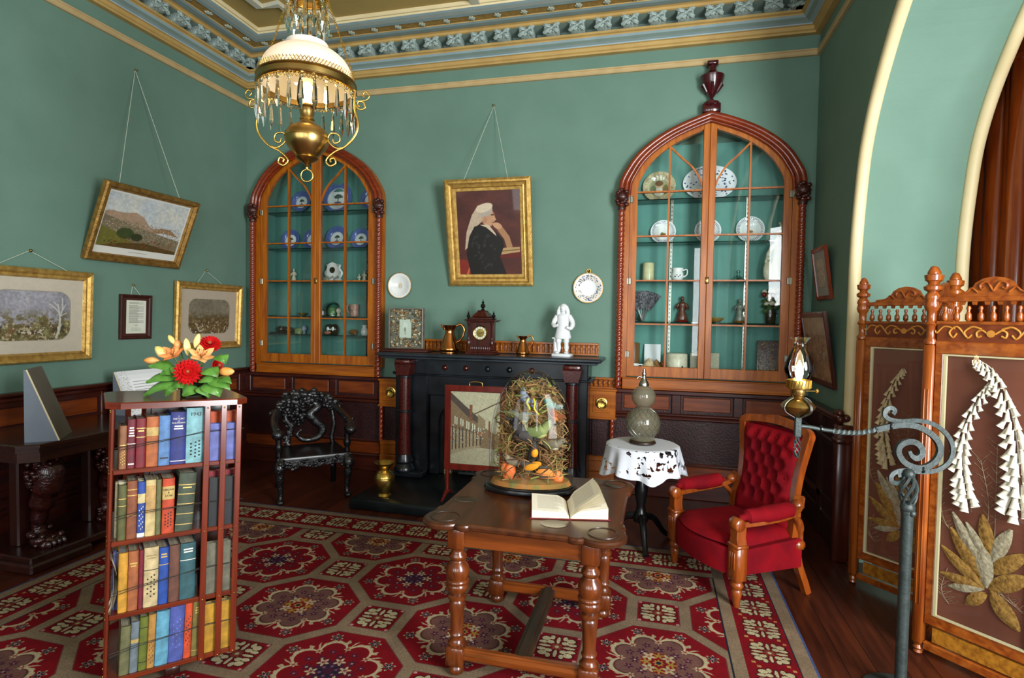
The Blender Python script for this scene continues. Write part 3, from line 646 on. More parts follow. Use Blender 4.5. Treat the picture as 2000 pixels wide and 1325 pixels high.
# fifth shelf
Z5 = 1.402
lat('silver_tray', 'flat grey tray on the left cabinet lower shelf', 'tray', onshelf(532, Z5), [(.0001, 0), (.08, 0), (.095, .014), (.09, .014), (.078, .005), (.0001, .005)], STEEL)
lat('lustre_pot', 'round dark lustre pot on the left cabinet lower shelf', 'pot', onshelf(551, Z5), [(.03, 0), (.05, .02), (.058, .045), (.045, .075), (.03, .08)], DGLAZE)
lat('lustre_bowl', 'dark bowl with pale spot behind the glazing bar, left cabinet lower shelf', 'bowl', onshelf(564, Z5, .14), [(.025, 0), (.045, .02), (.05, .05), (.04, .07)], DGLAZE)
lat('green_box', 'small green round box on the left cabinet lower shelf', 'box', onshelf(584, Z5), [(.045, 0), (.045, .05), (.035, .06), (.0, .065)], CERG)
lat('blue_egg', 'small pale blue egg on a cup beside the green box', 'egg', onshelf(595, Z5), [(.02, 0), (.012, .02), (.028, .045), (.03, .065), (.016, .09), (.0, .095)], mat('pale_blue_glaze', 'a9b3c6', '8f9ab4', rough=.2, scale=30))
for i, (px, lb) in enumerate(((645, 'left'), (655, 'right'))):
    lat('owl_ornament', 'dark ornament with a white face, %s of a pair on the left cabinet shelf' % lb, 'ornament', onshelf(px, Z5), [(.03, 0), (.046, .03), (.047, .07), (.03, .105), (.0, .115)], DGLAZE, parts=[('white_face', lambda mb: mb.ball((0, -.036, .06), (.022, .014, .026), 10, 8), WHITE)], group='pair of white-faced ornaments')
lat('pink_shell', 'pink shell in front of the white-faced ornaments', 'shell', onshelf(640, Z5, .12), [(.0, 0), (.03, .005), (.04, .02), (.03, .035), (.0, .04)], mat('pink_shell_skin', 'c98a6c', 'b06a4e', rough=.35, scale=40))
lat('bronze_egg', 'brown polished egg lying on the left cabinet lower shelf', 'egg', onshelf(692, Z5), [(.0, 0), (.035, .008), (.05, .03), (.035, .055), (.0, .063)], AMB)
lat('white_vase', 'white vase half behind the right stile on the left cabinet lower shelf', 'vase', onshelf(713, Z5), [(.03, 0), (.04, .03), (.03, .07), (.02, .09), (.028, .11)], WHITE)
lat('little_shell', 'tiny white shell on the floor of the left cabinet', 'shell', onshelf(653, CB0+.162), [(.0, 0), (.02, .004), (.022, .015), (.0, .03)], WHITE)
lat('toy_pot', 'tiny dark pot on the floor of the left cabinet near the mullion', 'pot', onshelf(628, CB0+.162), [(.015, 0), (.022, .02), (.014, .04), (.018, .045)], CERG)
# right cabinet
Z3 = 1.972
lat('cream_vase', 'cream cylindrical vase on the right cabinet third shelf', 'vase', onshelf(1267, Z3), [(.055, 0), (.057, .02), (.055, .17), (.05, .18), (.046, .17), (.045, .02)], mat('cream_vase_glaze', 'c9c49c', 'b7b083', rough=.3, scale=12))
lat('white_jug', 'small white jug with sprig decoration on the right cabinet third shelf', 'jug', onshelf(1324, Z3), [(.028, 0), (.045, .015), (.058, .055), (.052, .085), (.046, .105), (.054, .13), (.049, .128), (.04, .1)], WHITE, parts=[('handle', lambda mb: mb.tube(sm([(.048, 0, .11), (.085, 0, .115), (.085, 0, .07), (.052, 0, .045)], 5), .007, 8), WHITE), ('sprig', lambda mb: [mb.ball((.014*i-.02, -.056, .05+.012*(i % 2)), (.008, .004, .006), 6, 4) for i in range(4)], mat('sprig_paint', '4a4a6a', rough=.4))])
lat('glass_bell', 'clear glass bell with knob on the right cabinet third shelf', 'bell', onshelf(1443, Z3), [(.07, 0), (.062, .02), (.03, .045), (.012, .06), (.01, .08), (.016, .09), (.014, .105), (.0, .11)], pane('bell_glass', (.9, .97, .95), 1.5))
def tall_figure(p):
    t = thing('porcelain_group', 'tall white robed figure group at the right side of the right cabinet', 'figurine', p)
    mb = MB().lathe([(.07, 0), (.075, .02), (.06, .1), (.05, .2), (.04, .27), (.05, .32), (.035, .37), (.02, .39)], 14, M=S(1, .7, 1)).ball((0, -.01, .42), (.027, .028, .034), 10, 8).tube(sm([(-.045, 0, .32), (-.09, -.02, .24), (-.11, -.03, .16)], 4), [.018, .012], 8).tube(sm([(.04, 0, .32), (.03, -.02, .42), (.0, 0, .52)], 4), [.018, .01], 8)
    mb.build('robed_figure', CER, t); MB().ball((-.09, -.02, .09), (.04, .035, .09), 10, 8).ball((-.09, -.03, .2), .024, 10, 8).build('child_figure', CER, t)
tall_figure(onshelf(1521, Z3, .12))
def fan(p):
    t = thing('lace_fan', 'dark openwork fan standing at the left end of the right cabinet fourth shelf', 'fan', p); mb = MB()
    for i in range(9): a = R(58+i*13); mb.tube([(0, 0, .0), (.27*cos(a), .004*i, .27*sin(a))], 1., flat=(.012, .003))
    mb.build('sticks', DGLAZE, t); mb = MB(); f = lambda u, v: ((.12+.17*v)*cos(R(55)+R(112)*u), .02*sin(30*u)*.3, (.12+.17*v)*sin(R(55)+R(112)*u))
    mb.grid(f, 30, 6); o = mb.build('leaf', mat('fan_lace', '6d6a70', '2a272c', rough=.7, scale=90, lo=.45, hi=.55), t)
fan(onshelf(1258, 1.602))
figure('brown robed figurine on a red base on the right cabinet fourth shelf', onshelf(1335, 1.602), .24, mat('bronze_glaze', '6a3a2a', '4a2a20', rough=.3, scale=30), REDG)
lat('yellow_bowl', 'shallow yellow dish beside the right cabinet mullion on the fourth shelf', 'bowl', onshelf(1401, 1.602), [(.035, 0), (.07, .03), (.075, .045), (.06, .04), (.02, .012)], mat('yellow_glaze', '9a7a28', '7d5f1a', rough=.25, scale=20))
figure('grey robed figurine with glowing amber base on the right cabinet fourth shelf', onshelf(1448, 1.602), .22, mat('grey_glaze', '7d8478', '5f6a5e', rough=.3, scale=30), AMB)
def posy(p):
    t = thing('posy_vase', 'dark vase of cream and red flowers at the right of the right cabinet fourth shelf', 'vase', p); MB().lathe([(.035, 0), (.045, .03), (.05, .09), (.035, .14), (.042, .16)], 14).build('vase', DGLAZE, t)
    g = random.Random(3); mb = MB(); mr = MB(); ml = MB()
    for i in range(26): a, r, z = g.uniform(0, 6.28), g.uniform(0, .075), g.uniform(.16, .30); (mr if i % 4 == 0 else mb).ball((r*cos(a), r*sin(a)*.6, z), .024, 8, 6)
    for i in range(14): a = g.uniform(0, 6.28); ml.ball((.05*cos(a), .03*sin(a), g.uniform(.1, .2)), (.03, .02, .016), 6, 5)
    mb.build('cream_flowers', CER, t); mr.build('red_flowers', REDG, t); ml.build('leaves', mat('posy_leaf', '3f5a2a', '2c4420', rough=.6, scale=20), t)
posy(onshelf(1508, 1.602))
ZB = CB0+.162
def blk_(name, label, cat, p, w, d, h, m, rz=0., part=None, c=.004):
    t = thing(name, label, cat, p, rz); MB().box(-w/2, w/2, -d/2, d/2, 0, h, 0, c).build('body', m, t, smooth=False)
    if part: mb = MB(); part[1](mb); mb.build(part[0], part[2], t, smooth=False)
    return t
lat('brown_jar', 'tall brown ribbed jar at the left corner of the right cabinet floor', 'jar', onshelf(1240, ZB), [(.06, 0), (.066, .02), (.066, .24), (.06, .25)], mat('brown_ribbed', '5d3d1e', '7a5630', rough=.35, scale=18, stretch=(8, 8, .4)))
lat('teacup', 'white teacup in the left corner of the right cabinet floor', 'cup', onshelf(1243, ZB, .08), [(.03, 0), (.042, .02), (.05, .06), (.046, .06), (.036, .02)], WHITE, parts=[('handle', lambda mb: mb.tube(sm([(.046, 0, .05), (.075, 0, .05), (.07, 0, .02), (.042, 0, .018)], 5), .005, 8), WHITE)])
t = thing('display_card', 'blank white card propped behind the shells on the right cabinet floor', 'card', onshelf(1279, ZB, .16), rot=(R(-12), 0, 0)); MB().box(-.075, .075, -.002, .002, 0, .245).build('card', mat('white_card', 'd5d9dc', rough=.7), t, smooth=False)
g_ = random.Random(5)
for i in range(3):
    px = (1273, 1287, 1298)[i]
    lat('conch_shell', ['large pale conch shell leaning on the white card', 'mottled brown conch shell right of the white card', 'small brown shell beside the cream tin'][i], 'shell', onshelf(px, ZB, .09), [(.0, 0), (.05, .02), (.065, .045), (.04, .075), (.02, .10), (.0, .12)], mat('shell_skin_%s' % 'abc'[i], ['b99a74', 'a07a50', '7a4a24'][i], ['d6c09a', '6f4c2a', '4a2a14'][i], rough=.3, scale=30), s_=(1, .9, .8)[i])
lat('cream_tin', 'round cream canister on the right cabinet floor', 'canister', onshelf(1327, ZB, .12), [(.095, 0), (.098, .01), (.095, .155), (.085, .165), (.0001, .167)], CER)
lat('tiny_teapot', 'tiny dark teapot in front of the cream canister', 'teapot', onshelf(1338, ZB, .04), [(.02, 0), (.032, .015), (.028, .035), (.01, .045), (.006, .055), (.0, .06)], DGLAZE, parts=[('spout', lambda mb: mb.tube([(-.025, 0, .015), (-.05, 0, .04)], [.008, .005], 8), DGLAZE), ('handle', lambda mb: mb.tube(sm([(.025, 0, .035), (.05, 0, .03), (.03, 0, .01)], 4), .004, 6), DGLAZE)])
blk_('cream_album', 'cream album standing just left of the right cabinet mullion', 'book', onshelf(1360, ZB, .15), .06, .05, .17, CER)
blk_('linen_book', 'pale linen-bound book standing right of the right cabinet mullion', 'book', onshelf(1399, ZB, .15), .10, .05, .175, mat('linen_cloth', 'bdb9a3', 'a8a48d', rough=.8, scale=60))
def carved_box(p):
    t = thing('carved_box', 'dark carved panel with pale figures leaning in the right corner of the right cabinet', 'panel', p, rot=(R(-8), 0, R(-10))); MB().box(-.10, .10, -.015, .015, 0, .30, 0, .004).build('panel', WCARVE, t, smooth=False); mb = MB(); g = random.Random(9)
    for i in range(40): mb.ball((g.uniform(-.085, .085), -.016, g.uniform(.02, .28)), (g.uniform(.004, .012), .005, g.uniform(.006, .02)), 6, 4)
    mb.build('pale_relief', mat('relief_bone', 'a08a6a', '6a4a34', rough=.5, scale=60), t)
carved_box(onshelf(1508, ZB, .14))
blk_('lilac_book', 'small pale lilac booklet lying at the foot of the dark carved panel', 'book', onshelf(1497, ZB, .07), .12, .06, .015, mat('lilac_paper', 'b9b2c6', rough=.7))
# ================================================================ pictures and plates on the walls
def art_town():
    c = Cv(420, 300, 'd8d8cc'); c.poly([(0, .10), (1, .10), (1, 1), (0, 1)], 'c9cdc6'); n = fbm(300, 420, 6, 3, 4); c.put(np.clip((n-.45)*3, 0, 1)*(c.Y > .1), 'b3c0cf', .5); c.put(np.clip((.48-n)*3, 0, 1)*(c.Y > .1), 'ddd0b4', .6)
    c.poly([(0, .1), (1, .1), (1, .42), (.93, .44), (.82, .53), (.70, .53), (.62, .50), (.54, .55), (.46, .66), (.36, .72), (.2, .68), (.08, .69), (0, .66)], 'a98f76'); c.poly([(.5, .1), (1, .1), (1, .42), (.93, .45), (.82, .54), (.70, .54), (.62, .5)], '97724f'); c.poly([(.6, .3), (1, .3), (1, .43), (.72, .46), (.6, .42)], 'cdd3d4')
    c.poly([(0, .1), (1, .1), (1, .36), (.7, .42), (.4, .50), (0, .62)], '7c7158'); c.speck(1500, ['c4bca6', '8e8064', 'a08262', '5f5a44', 'b5a78c', '6d6a50', '7a6f56'], .002, .007, 2, (0, .28, 1, .56)); c.poly([(0, .1), (.6, .1), (.35, .26), (.16, .38), (0, .44)], '6d6a2e'); c.poly([(0, .1), (1, .1), (1, .16), (.55, .24), (.3, .2)], '54421f')
    c.ell(.30, .36, .10, .09, '3c4a26'); c.ell(.44, .32, .07, .06, '2f3a20'); c.speck(160, ['7a3a22', '8a4a2a', '5a4a20', '3a3a1a'], .004, .012, 5, (.1, .1, .9, .3)); c.noise(.12, 40, 9); c.poly([(0, 0), (1, 0), (1, .115), (0, .115)], 'dcdcd2'); c.line([(.4, .06), (.62, .06)], .004, '9a9a90')
    for x0, x1, y0, y1 in ((0, .02, 0, 1), (.98, 1, 0, 1), (0, 1, .975, 1)): c.poly([(x0, y0), (x1, y0), (x1, y1), (x0, y1)], 'dcdcd2')
    return c.a
def rounded(c, x0, x1, y0, y1, r=.25):
    dx = np.abs((c.X-(x0+x1)/2)*c.asp)-(x1-x0)/2*c.asp; dy = np.abs(c.Y-(y0+y1)/2)-(y1-y0)/2; R_ = r*(y1-y0)
    return np.hypot(np.maximum(dx+R_, 0), np.maximum(dy+R_, 0))+np.minimum(np.maximum(dx+R_, dy+R_), 0)-R_
def art_oblong(seed, sky, g1, g2, dead=False, mark='bcb3a0'):
    c = Cv(420, 320, mark); c.noise(.03, 30, seed); d = rounded(c, .13, .87, .17, .83); m0 = np.clip(.5-d*300, 0, 1); p = Cv(420, 320, sky); p.noise(.18, 5, seed+1)
    h_ = fbm(320, 420, 7, 5, seed+2)*.9; p.put(np.clip((h_-(p.Y-.12)*1.25)*9, 0, 1), g1); m_ = fbm(320, 420, 30, 3, seed+3); p.put(np.clip((m_-.42)*8, 0, 1)*np.clip((.60-p.Y)*7, 0, 1), g2, .8)
    k_ = np.clip((.47-p.Y)*9, 0, 1); n1, n2, n3 = (fbm(320, 420, c_, 3, seed+c_) for c_ in (24, 37, 52)); p.put(np.clip((n1-.56)*14, 0, 1)*k_, '3a3020', .8); p.put(np.clip((n2-.60)*16, 0, 1)*k_, 'b5a684', .85); p.put(np.clip((n3-.64)*18, 0, 1)*k_, '6a4030', .7); p.put(np.clip((n1*n3-.40)*20, 0, 1)*k_, 'd2c8ae', .8)
    p.noise(.2, 50, seed+9)
    if dead:
        for a, w_ in (([(.73, .2), (.76, .32), (.765, .46)], .016), ([(.765, .44), (.755, .56), (.74, .66)], .011), ([(.77, .5), (.79, .6), (.785, .74)], .010), ([(.76, .54), (.70, .62), (.655, .66)], .008), ([(.745, .62), (.70, .69)], .006), ([(.79, .58), (.82, .66)], .006), ([(.70, .62), (.66, .61)], .005), ([(.775, .5), (.83, .54)], .006)): p.line(a, w_, 'bdbcb4', .85)
    m = m0[..., None]; c.a = c.a*(1-m)+p.a*m; c.put(np.clip(1-np.abs(d)*120, 0, 1), '8a806a', .7); return c.a
def art_text():
    c = Cv(200, 300, 'cfd3c0'); g = random.Random(4)
    for i in range(2): c.line([(.15, .93-.03*i), (.85, .93-.03*i)], .006, '7d8073')
    y = .84
    for i in range(16):
        x = .13+(.02*g.random())
        while x < (.87 if i % 6 else .5): w = g.uniform(.03, .09); c.line([(x, y), (min(x+w, .88), y)], .0055, '4e5149'); x += w+.022
        y -= .034
    c.line([(.44, .25), (.56, .25)], .006, '6d7066')
    for i in range(3): c.line([(.25, .16-.035*i), (.75, .16-.035*i)], .004, '8d9083')
    return c.a
def art_lady():
    """a seated elderly lady in a dark dress and a pale veil, painted as a generic portrait"""
    c = Cv(300, 400, '4a241d'); c.noise(.35, 5, 3); c.put(np.clip(fbm(400, 300, 4, 3, 8)*2-1.1, 0, 1)*(c.Y > .45), '8a6a60', .5); c.poly([(.6, .2), (1, .2), (1, .33), (.6, .33)], '5a1c14')
    c.poly([(.0, .0), (.22, .0), (.20, .12), (.12, .18), (.0, .19)], '7a2418'); c.line([(.12, .0), (.18, .1)], .012, 'b0583a')
    c.poly([(.10, .30), (.14, .52), (.24, .72), (.34, .83), (.48, .85), (.57, .80), (.56, .74), (.46, .76), (.40, .64), (.30, .58), (.18, .35)], 'b3a088'); c.noise(.05, 40, 5)
    c.poly([(.18, .0), (.12, .25), (.18, .46), (.27, .58), (.36, .60), (.50, .54), (.60, .52), (.72, .42), (.74, .30), (.66, .22), (.76, .0)], '15130f'); c.put((fbm(400, 300, 26, 3, 12) > .62)*(np.hypot((c.X-.42)*1.1, c.Y-.3) < .24), '37332b', .7)
    c.ell(.50, .68, .105, .105, 'b58a68', soft=.2); c.poly([(.58, .73), (.625, .655), (.59, .645)], 'b58a68'); c.ell(.455, .755, .12, .06, 'a59a8c', rot=.35); c.ell(.44, .80, .14, .05, 'c8b79c', rot=.3); c.line([(.55, .715), (.585, .715)], .008, '4a3022'); c.line([(.565, .625), (.60, .625)], .006, '7a4030'); c.ell(.45, .66, .03, .04, 'a87c5c')
    c.poly([(.36, .60), (.46, .57), (.62, .46), (.60, .50), (.50, .60)], 'c0ae94'); c.line([(.82, .33), (.78, .44), (.66, .57)], .035, '9c7350'); c.ell(.64, .585, .075, .035, 'b98e68', rot=-.4); c.poly([(.68, .24), (.98, .27), (.98, .33), (.72, .32)], 'a88a5c'); c.line([(.70, .28), (.97, .30)], .005, '5c4426'); c.noise(.06, 60, 22); return c.a
def art_sepia(seed, c0='a8896a'):
    c = Cv(240, 240, c0); c.noise(.3, 8, seed); c.speck(200, ['6a4a34', 'c0a888', '4a3424', '8a6a4c'], .008, .04, seed, (.0, .0, 1, .75), al=.55, ry=.6); c.put((c.Y > .72)*1., 'bcae98', .5); return c.a
def picture(name, label, pos, rz, tilt, w, h, prof, fm, art, cat='picture', mount=None, glass=.25, hook=None, cord_at=(.25, .25), sub='print'):
    """framed picture; pos is the bottom edge's middle on the wall, tilted out at the top; hook is a wall point the cords run to"""
    t = thing(name, label, cat, pos); A = RZ(rz) @ RX(tilt) @ T(0, 0, h/2)
    fw = prof[-1][0]; MB().frame(prof, w, h, M=A, mis=[m for m in fm[1]] if len(fm) > 1 else None).box(-w/2+.01, w/2-.01, -.006, 0, -h/2+.01, h/2-.01, 0, M=A).build('frame', fm[0], t, ang=20)
    W2, H2 = w/2-fw+.004, h/2-fw+.004; d = -.012
    if mount:
        a, b, mm = mount; MB().quad((-W2, d, -H2), (W2, d, -H2), (W2, d, H2), (-W2, d, H2), M=A).build('mount', mm, t, smooth=False); W2, H2 = a/2, b/2; d -= .002
    MB().quad((-W2, d, -H2), (W2, d, -H2), (W2, d, H2), (-W2, d, H2), M=A).build(sub, img_mat('art_%s' % sub, art, rough=.55, coat=glass), t, smooth=False)
    if hook:
        H = Vector(hook)-Vector(pos); mb = MB()
        for s_, k in ((-1, cord_at[0]), (1, cord_at[1])): mb.tube([A @ Vector((s_*w*k, -.006, h/2-.01)), H+Vector((.004 if rz > 0 else (-.004 if rz < 0 else 0), -.004 if rz == 0 else 0, 0))], .002, 5)
        mb.build('hanging_cord', CORD, t); out = RZ(rz) @ Vector((0, -1, 0))
        MB().tube([H, H+out*.012], .004, 6).ball(H+out*.016, .011, 8, 6).build('picture_hook', BRASSD, t)
    return t
PG = [(0, 0), (0, .03), (.012, .045), (.03, .04), (.045, .025), (.06, .03), (.07, .012), (.075, .008)]
PW = [(0, 0), (0, .035), (.02, .05), (.035, .052), (.05, .035), (.065, .03), (.075, .036), (.085, .02), (.11, .016), (.115, .008)]
q90 = pi/2
picture('framed_landscape', 'gilt-framed coloured view of a harbour town, tilted forward high on the left wall', (0, -1.397, 2.031), q90, R(22), .91, .645, [(0, 0), (0, .04), (.012, .05), (.03, .05), (.045, .028), (.055, .03), (.062, .012), (.066, .008)], [GILTD], art_town(), hook=(0, -1.363, 3.676), cord_at=(.36, .28), sub='coloured_print')
picture('framed_engraving', 'wide gilt-framed oblong battle scene with a bare white tree, at the left edge', (0, -2.22, 1.228), q90, R(2.5), .86, .685, PG, [GILT], art_oblong(3, '8d8c93', '7d7a50', '5d5330', True), hook=(0, -2.221, 2.035), cord_at=(.3, .3), sub='oblong_print')
picture('framed_engraving', 'gilt-framed oblong brown hunting scene beside the left corner of the room', (0, -.56, 1.25), q90, R(2.5), .86, .66, PG, [GILT], art_oblong(13, '77705e', '6d5a34', '4f4022', mark='b3a792'), hook=(0, -.585, 2.035), cord_at=(.2, .2), sub='hunting_print')
picture('framed_text', 'small dark-framed sheet of handwriting between the two oblong gilt frames', (0, -1.383, 1.376), q90, R(2), .305, .382, [(0, 0), (0, .02), (.01, .024), (.022, .02), (.028, .01), (.03, .006)], [mat('dark_frame', '2e1510', '401d14', rough=.35, scale=20)], art_text(), mount=(.19, .285, mat('brown_mount', '3a1a14', '451f18', rough=.6)), hook=(0, -1.40, 1.84), cord_at=(.16, .16), sub='handwritten_sheet')
picture('framed_portrait', 'large gilt-framed portrait of a seated lady with a white veil, above the clock', (2.805, 0, 1.927), 0, R(12), .845, 1.01, PW, [GILT], art_lady(), hook=(2.803, 0, 3.659), cord_at=(.27, .24), sub='portrait_print')
PD = [(0, 0), (0, .02), (.012, .024), (.03, .02), (.034, .008)]
picture('framed_photograph', 'small brown-framed picture high on the right wall beside the cabinet', (5.65, -.43, 1.795), -q90, R(8), .38, .41, PD, [WRED], art_sepia(3, 'b4a998'), mount=(.2, .22, mat('grey_mount', '9fa09a', '94958f', rough=.6)), sub='photograph')
picture('framed_photograph', 'larger brown-framed sepia picture low on the right wall beside the arch', (5.65, -.44, 1.13), -q90, R(9), .70, .575, [(0, 0), (0, .022), (.012, .026), (.04, .02), (.044, .008)], [WMAH], art_sepia(7, '9c7c5e'), sub='sepia_photograph')
plate('plain white plate hanging on the wall left of the portrait', Vector((1.841, -.012, 1.795)), .128, 'plain', lean=.03, rim=True)
p_ = plate('white plate with a blue flowered rim hanging right of the portrait', Vector((3.75, -.012, 1.765)), .138, 'dresden', lean=.03, rim=True)
MB().tube([(0, 0, .29), (0, -.012, .30)], .008, 8).tube([(.018*cos(a), -.012, .295+.02*sin(a)) for a in np.linspace(0, 6.28, 16)[:-1]], .004, 6, closed=True).build('plate_hanger', BRASS, p_)

# ================================================================ chimneypiece
XC = 2.868
def fireplace():
    t = thing('fireplace', 'black marble chimneypiece with red granite columns in the middle of the back wall', 'fireplace', (XC, 0, 0)); Y = -.30
    MB().box(-1.06, 1.06, -.44, -.02, 1.232, 1.268, 0, .012).box(-1.02, 1.02, -.42, -.02, 1.212, 1.232, 0, .005).build('mantel_shelf', mat('slate_shelf', '1c2126', '2a3036', rough=.3, scale=5, coat=.2), t, smooth=False)
    mb = MB().box(-.93, -.60, Y, 0, .09, 1.055, 0, .008).box(.60, .93, Y, 0, .09, 1.055, 0, .008).box(-.93, .93, Y-.003, 0, 1.06, 1.212, 0, .008).box(-.62, .62, Y+.03, 0, .86, 1.07, 0, .008).box(-.945, .945, Y-.012, -.02, 1.05, 1.065, 0, .004)
    mb.box(-.97, -.94, Y+.02, 0, 1.05, 1.075).box(.94, .97, Y+.02, 0, 1.05, 1.075)
    for s_ in (-1, 1): mb.box(s_*.60, s_*.50, Y+.06, 0, .09, .95, 0, .01).box(s_*.52, s_*.46, Y+.10, 0, .09, .9, 0, .008).box(s_*.93, s_*.60, Y-.13, 0, .09, .14, 0, .01)
    # arch of the firebox opening
    pts = [(-.55, .62)]+[(.50*cos(a), .62+.26*sin(a)) for a in np.linspace(pi, 0, 15)]+[(.55, .62), (.55, .93), (-.55, .93)]
    mb.prism(pts[::-1], 0, .10, M=Matrix(((1, 0, 0, 0), (0, 0, -1, Y+.15), (0, 1, 0, 0), (0, 0, 0, 1)))); mb.build('surround', BLACKM, t, smooth=False)
    MB().box(-.5, .5, -.12, -.02, .09, .93).build('fireback', mat('soot', '060606', '0c0b0a', rough=.9, scale=10), t, smooth=False)
    for s_ in (-1, 1):
        x = s_*.80; mb = MB(T(x, Y-.065, 0)); mb.lathe([(.062, .30), (.058, .45), (.055, .75), (.053, 1.03)], 24); mb.box(-.075, .075, -.075, .07, 1.16, 1.205, 0, .004).prism([(-.06, 0), (.06, 0), (.085, .105), (-.085, .105)], -.07, .06, M=T(0, 0, 1.055) @ RX(pi/2))
        mb.build('column', REDMAR, t);
        for pr_, nm in (([(.095, .14), (.1, .16), (.085, .185), (.07, .21), (.085, .235), (.075, .26), (.066, .30)], 'column_base'), ([(.062, .70), (.068, .705), (.068, .72), (.062, .725)], 'column_ring'), ([(.056, 1.03), (.064, 1.035), (.064, 1.05), (.058, 1.055)], 'column_ring')): MB(T(x, Y-.065, 0)).lathe(pr_, 24).build(nm, BLACKM, t)
    for k in range(5): MB().lathe([(.028, 0), (.028, .008), (.018, .022), (.0001, .028)], 16, M=T(-.42+.21*k, Y, 1.135) @ RX(pi/2)).build('boss', [BLACKM, REDMAR][k in (0, 1, 4)], t)
    for s_ in (-1, 1): MB().box(s_*.46, s_*.39, Y+.11, Y+.16, .09, .82).build('tile_slip', mat('patterned_tiles', '8d7c5c', '3d2f22', rough=.3, scale=60, lo=.45, hi=.55), t, smooth=False)
    g = MB()
    for k in range(11): g.tube([(-.28+.056*k, Y+.10, .12), (-.28+.056*k, Y+.07, .30)], .008, 6)
    g.box(-.3, .3, Y+.07, Y+.11, .11, .13).box(-.3, .3, Y+.06, Y+.09, .29, .31)
    for i in range(22): g.ball((random.uniform(-.25, .25), Y+.16+random.uniform(-.03, .03), .2+random.uniform(0, .12)), .05, 7, 5)
    g.build('grate', IRON, t)
fireplace()
o = MB().box(1.93, 3.82, -1.14, -.02, 0, .09, 0, .012).build('hearth', mat('hearth_slate', '0d1214', '161c1e', rough=.35, scale=6)); tag(o, 'black slate hearth slab in front of the fireplace', 'hearth')
HZ = .09
def gallery(name, label, x0, x1, y, z, h, n, loc):
    t = thing(name, label, 'gallery rail', loc); MB().box(x0, x1, y-.012, y+.012, z+h-.018, z+h, 0, .003).box(x0, x1, y-.012, y+.012, z, z+.016, 0, .003).build('rail', WOAKX, t, smooth=False)
    pr = [(.006, 0), (.01, .01), (.006, .02), (.013, .035), (.009, .05), (.006, .058), (.011, .066), (.006, .072)]; k_ = (h-.034)/.072; f0 = None
    for i in range(n):
        if f0 is None: f0 = MB().lathe([(r*1.15, q*k_) for r, q in pr], 8).build('spindle', WOAK, t); s_ = f0
        else: s_ = f0.copy(); COL.objects.link(s_); s_.parent = t
        s_.location = (x0+.02+(x1-x0-.04)*i/(n-1), y, z+.016)
    MB().box(x0, x1, y+.02, y+.03, z, z+h).build('backing', WOAKX, t, smooth=False)
gallery('spindle_gallery', 'low spindled wood rail on the wall just above the mantel shelf', -1.0, 1.0, 0, 0, .115, 44, (2.86, -.05, 1.275))
gallery('spindle_gallery', 'low spindled wood rail on top of the right drawer box by the mantel', -.13, .13, 0, 0, .10, 6, (3.90, -.05, .975))
def drawer_box(label, x0, x1, tx):
    t = thing('drawer_cabinet', label, 'drawer unit', ((x0+x1)/2, 0, 0)); w = (x1-x0)/2
    mb = MB().box(-w, w, -.10, -.02, .70, .97, 0, .004).box(-w-.01, w+.01, -.115, -.02, .955, .975, 0, .005).box(-w-.01, w+.01, -.115, -.02, .695, .715, 0, .005); mb.build('carcass', WOAKX, t, smooth=False); MB().box(-w, w, -.085, -.02, .30, .345, 0, .008).box(-w, w, -.09, -.02, .0, .20, 0, .008).box(-w, w, -.07, -.02, .2, .31, 0, .004).build('base', WOAKX, t, smooth=False)
    MB().box(-w+.04, w-.04, -.05, -.02, .34, .70).build('maroon_panel', MAROON, t, smooth=False)
    d = MB().box(-w+.045, w-.045, -.108, -.09, .755, .915, 0, .004).box(-w+.065, w-.065, -.112, -.10, .775, .895, 0, .004).build('drawer', WOAKX, t, smooth=False)
    MB().lathe([(.052, 0), (.054, .006), (.044, .012), (.03, .008), (.0001, .004)], 20, M=T(0, -.112, .845) @ RX(pi/2)).build('rosette', BRASS, d)
    MB().tube([(.036*cos(a), -.125-.006*sin(a), .838+.038*sin(a)) for a in np.linspace(0, 2*pi, 25)[:-1]], .007, 8, closed=True).ball((0, -.122, .878), .012, 8, 6).build('ring_pull', BRASS, d)
    mb = MB()
    for x in (tx-(x0+x1)/2,): twist_col(mb, x, -.085, .345, .695, .02, .05)
    mb.build('twisted_pilaster', WRED, t)
drawer_box('small wood drawer box with a brass ring pull, left of the fireplace', 1.66, 1.935, 1.675)
drawer_box('small wood drawer box with a brass ring pull, right of the fireplace', 3.78, 4.03, 4.0)
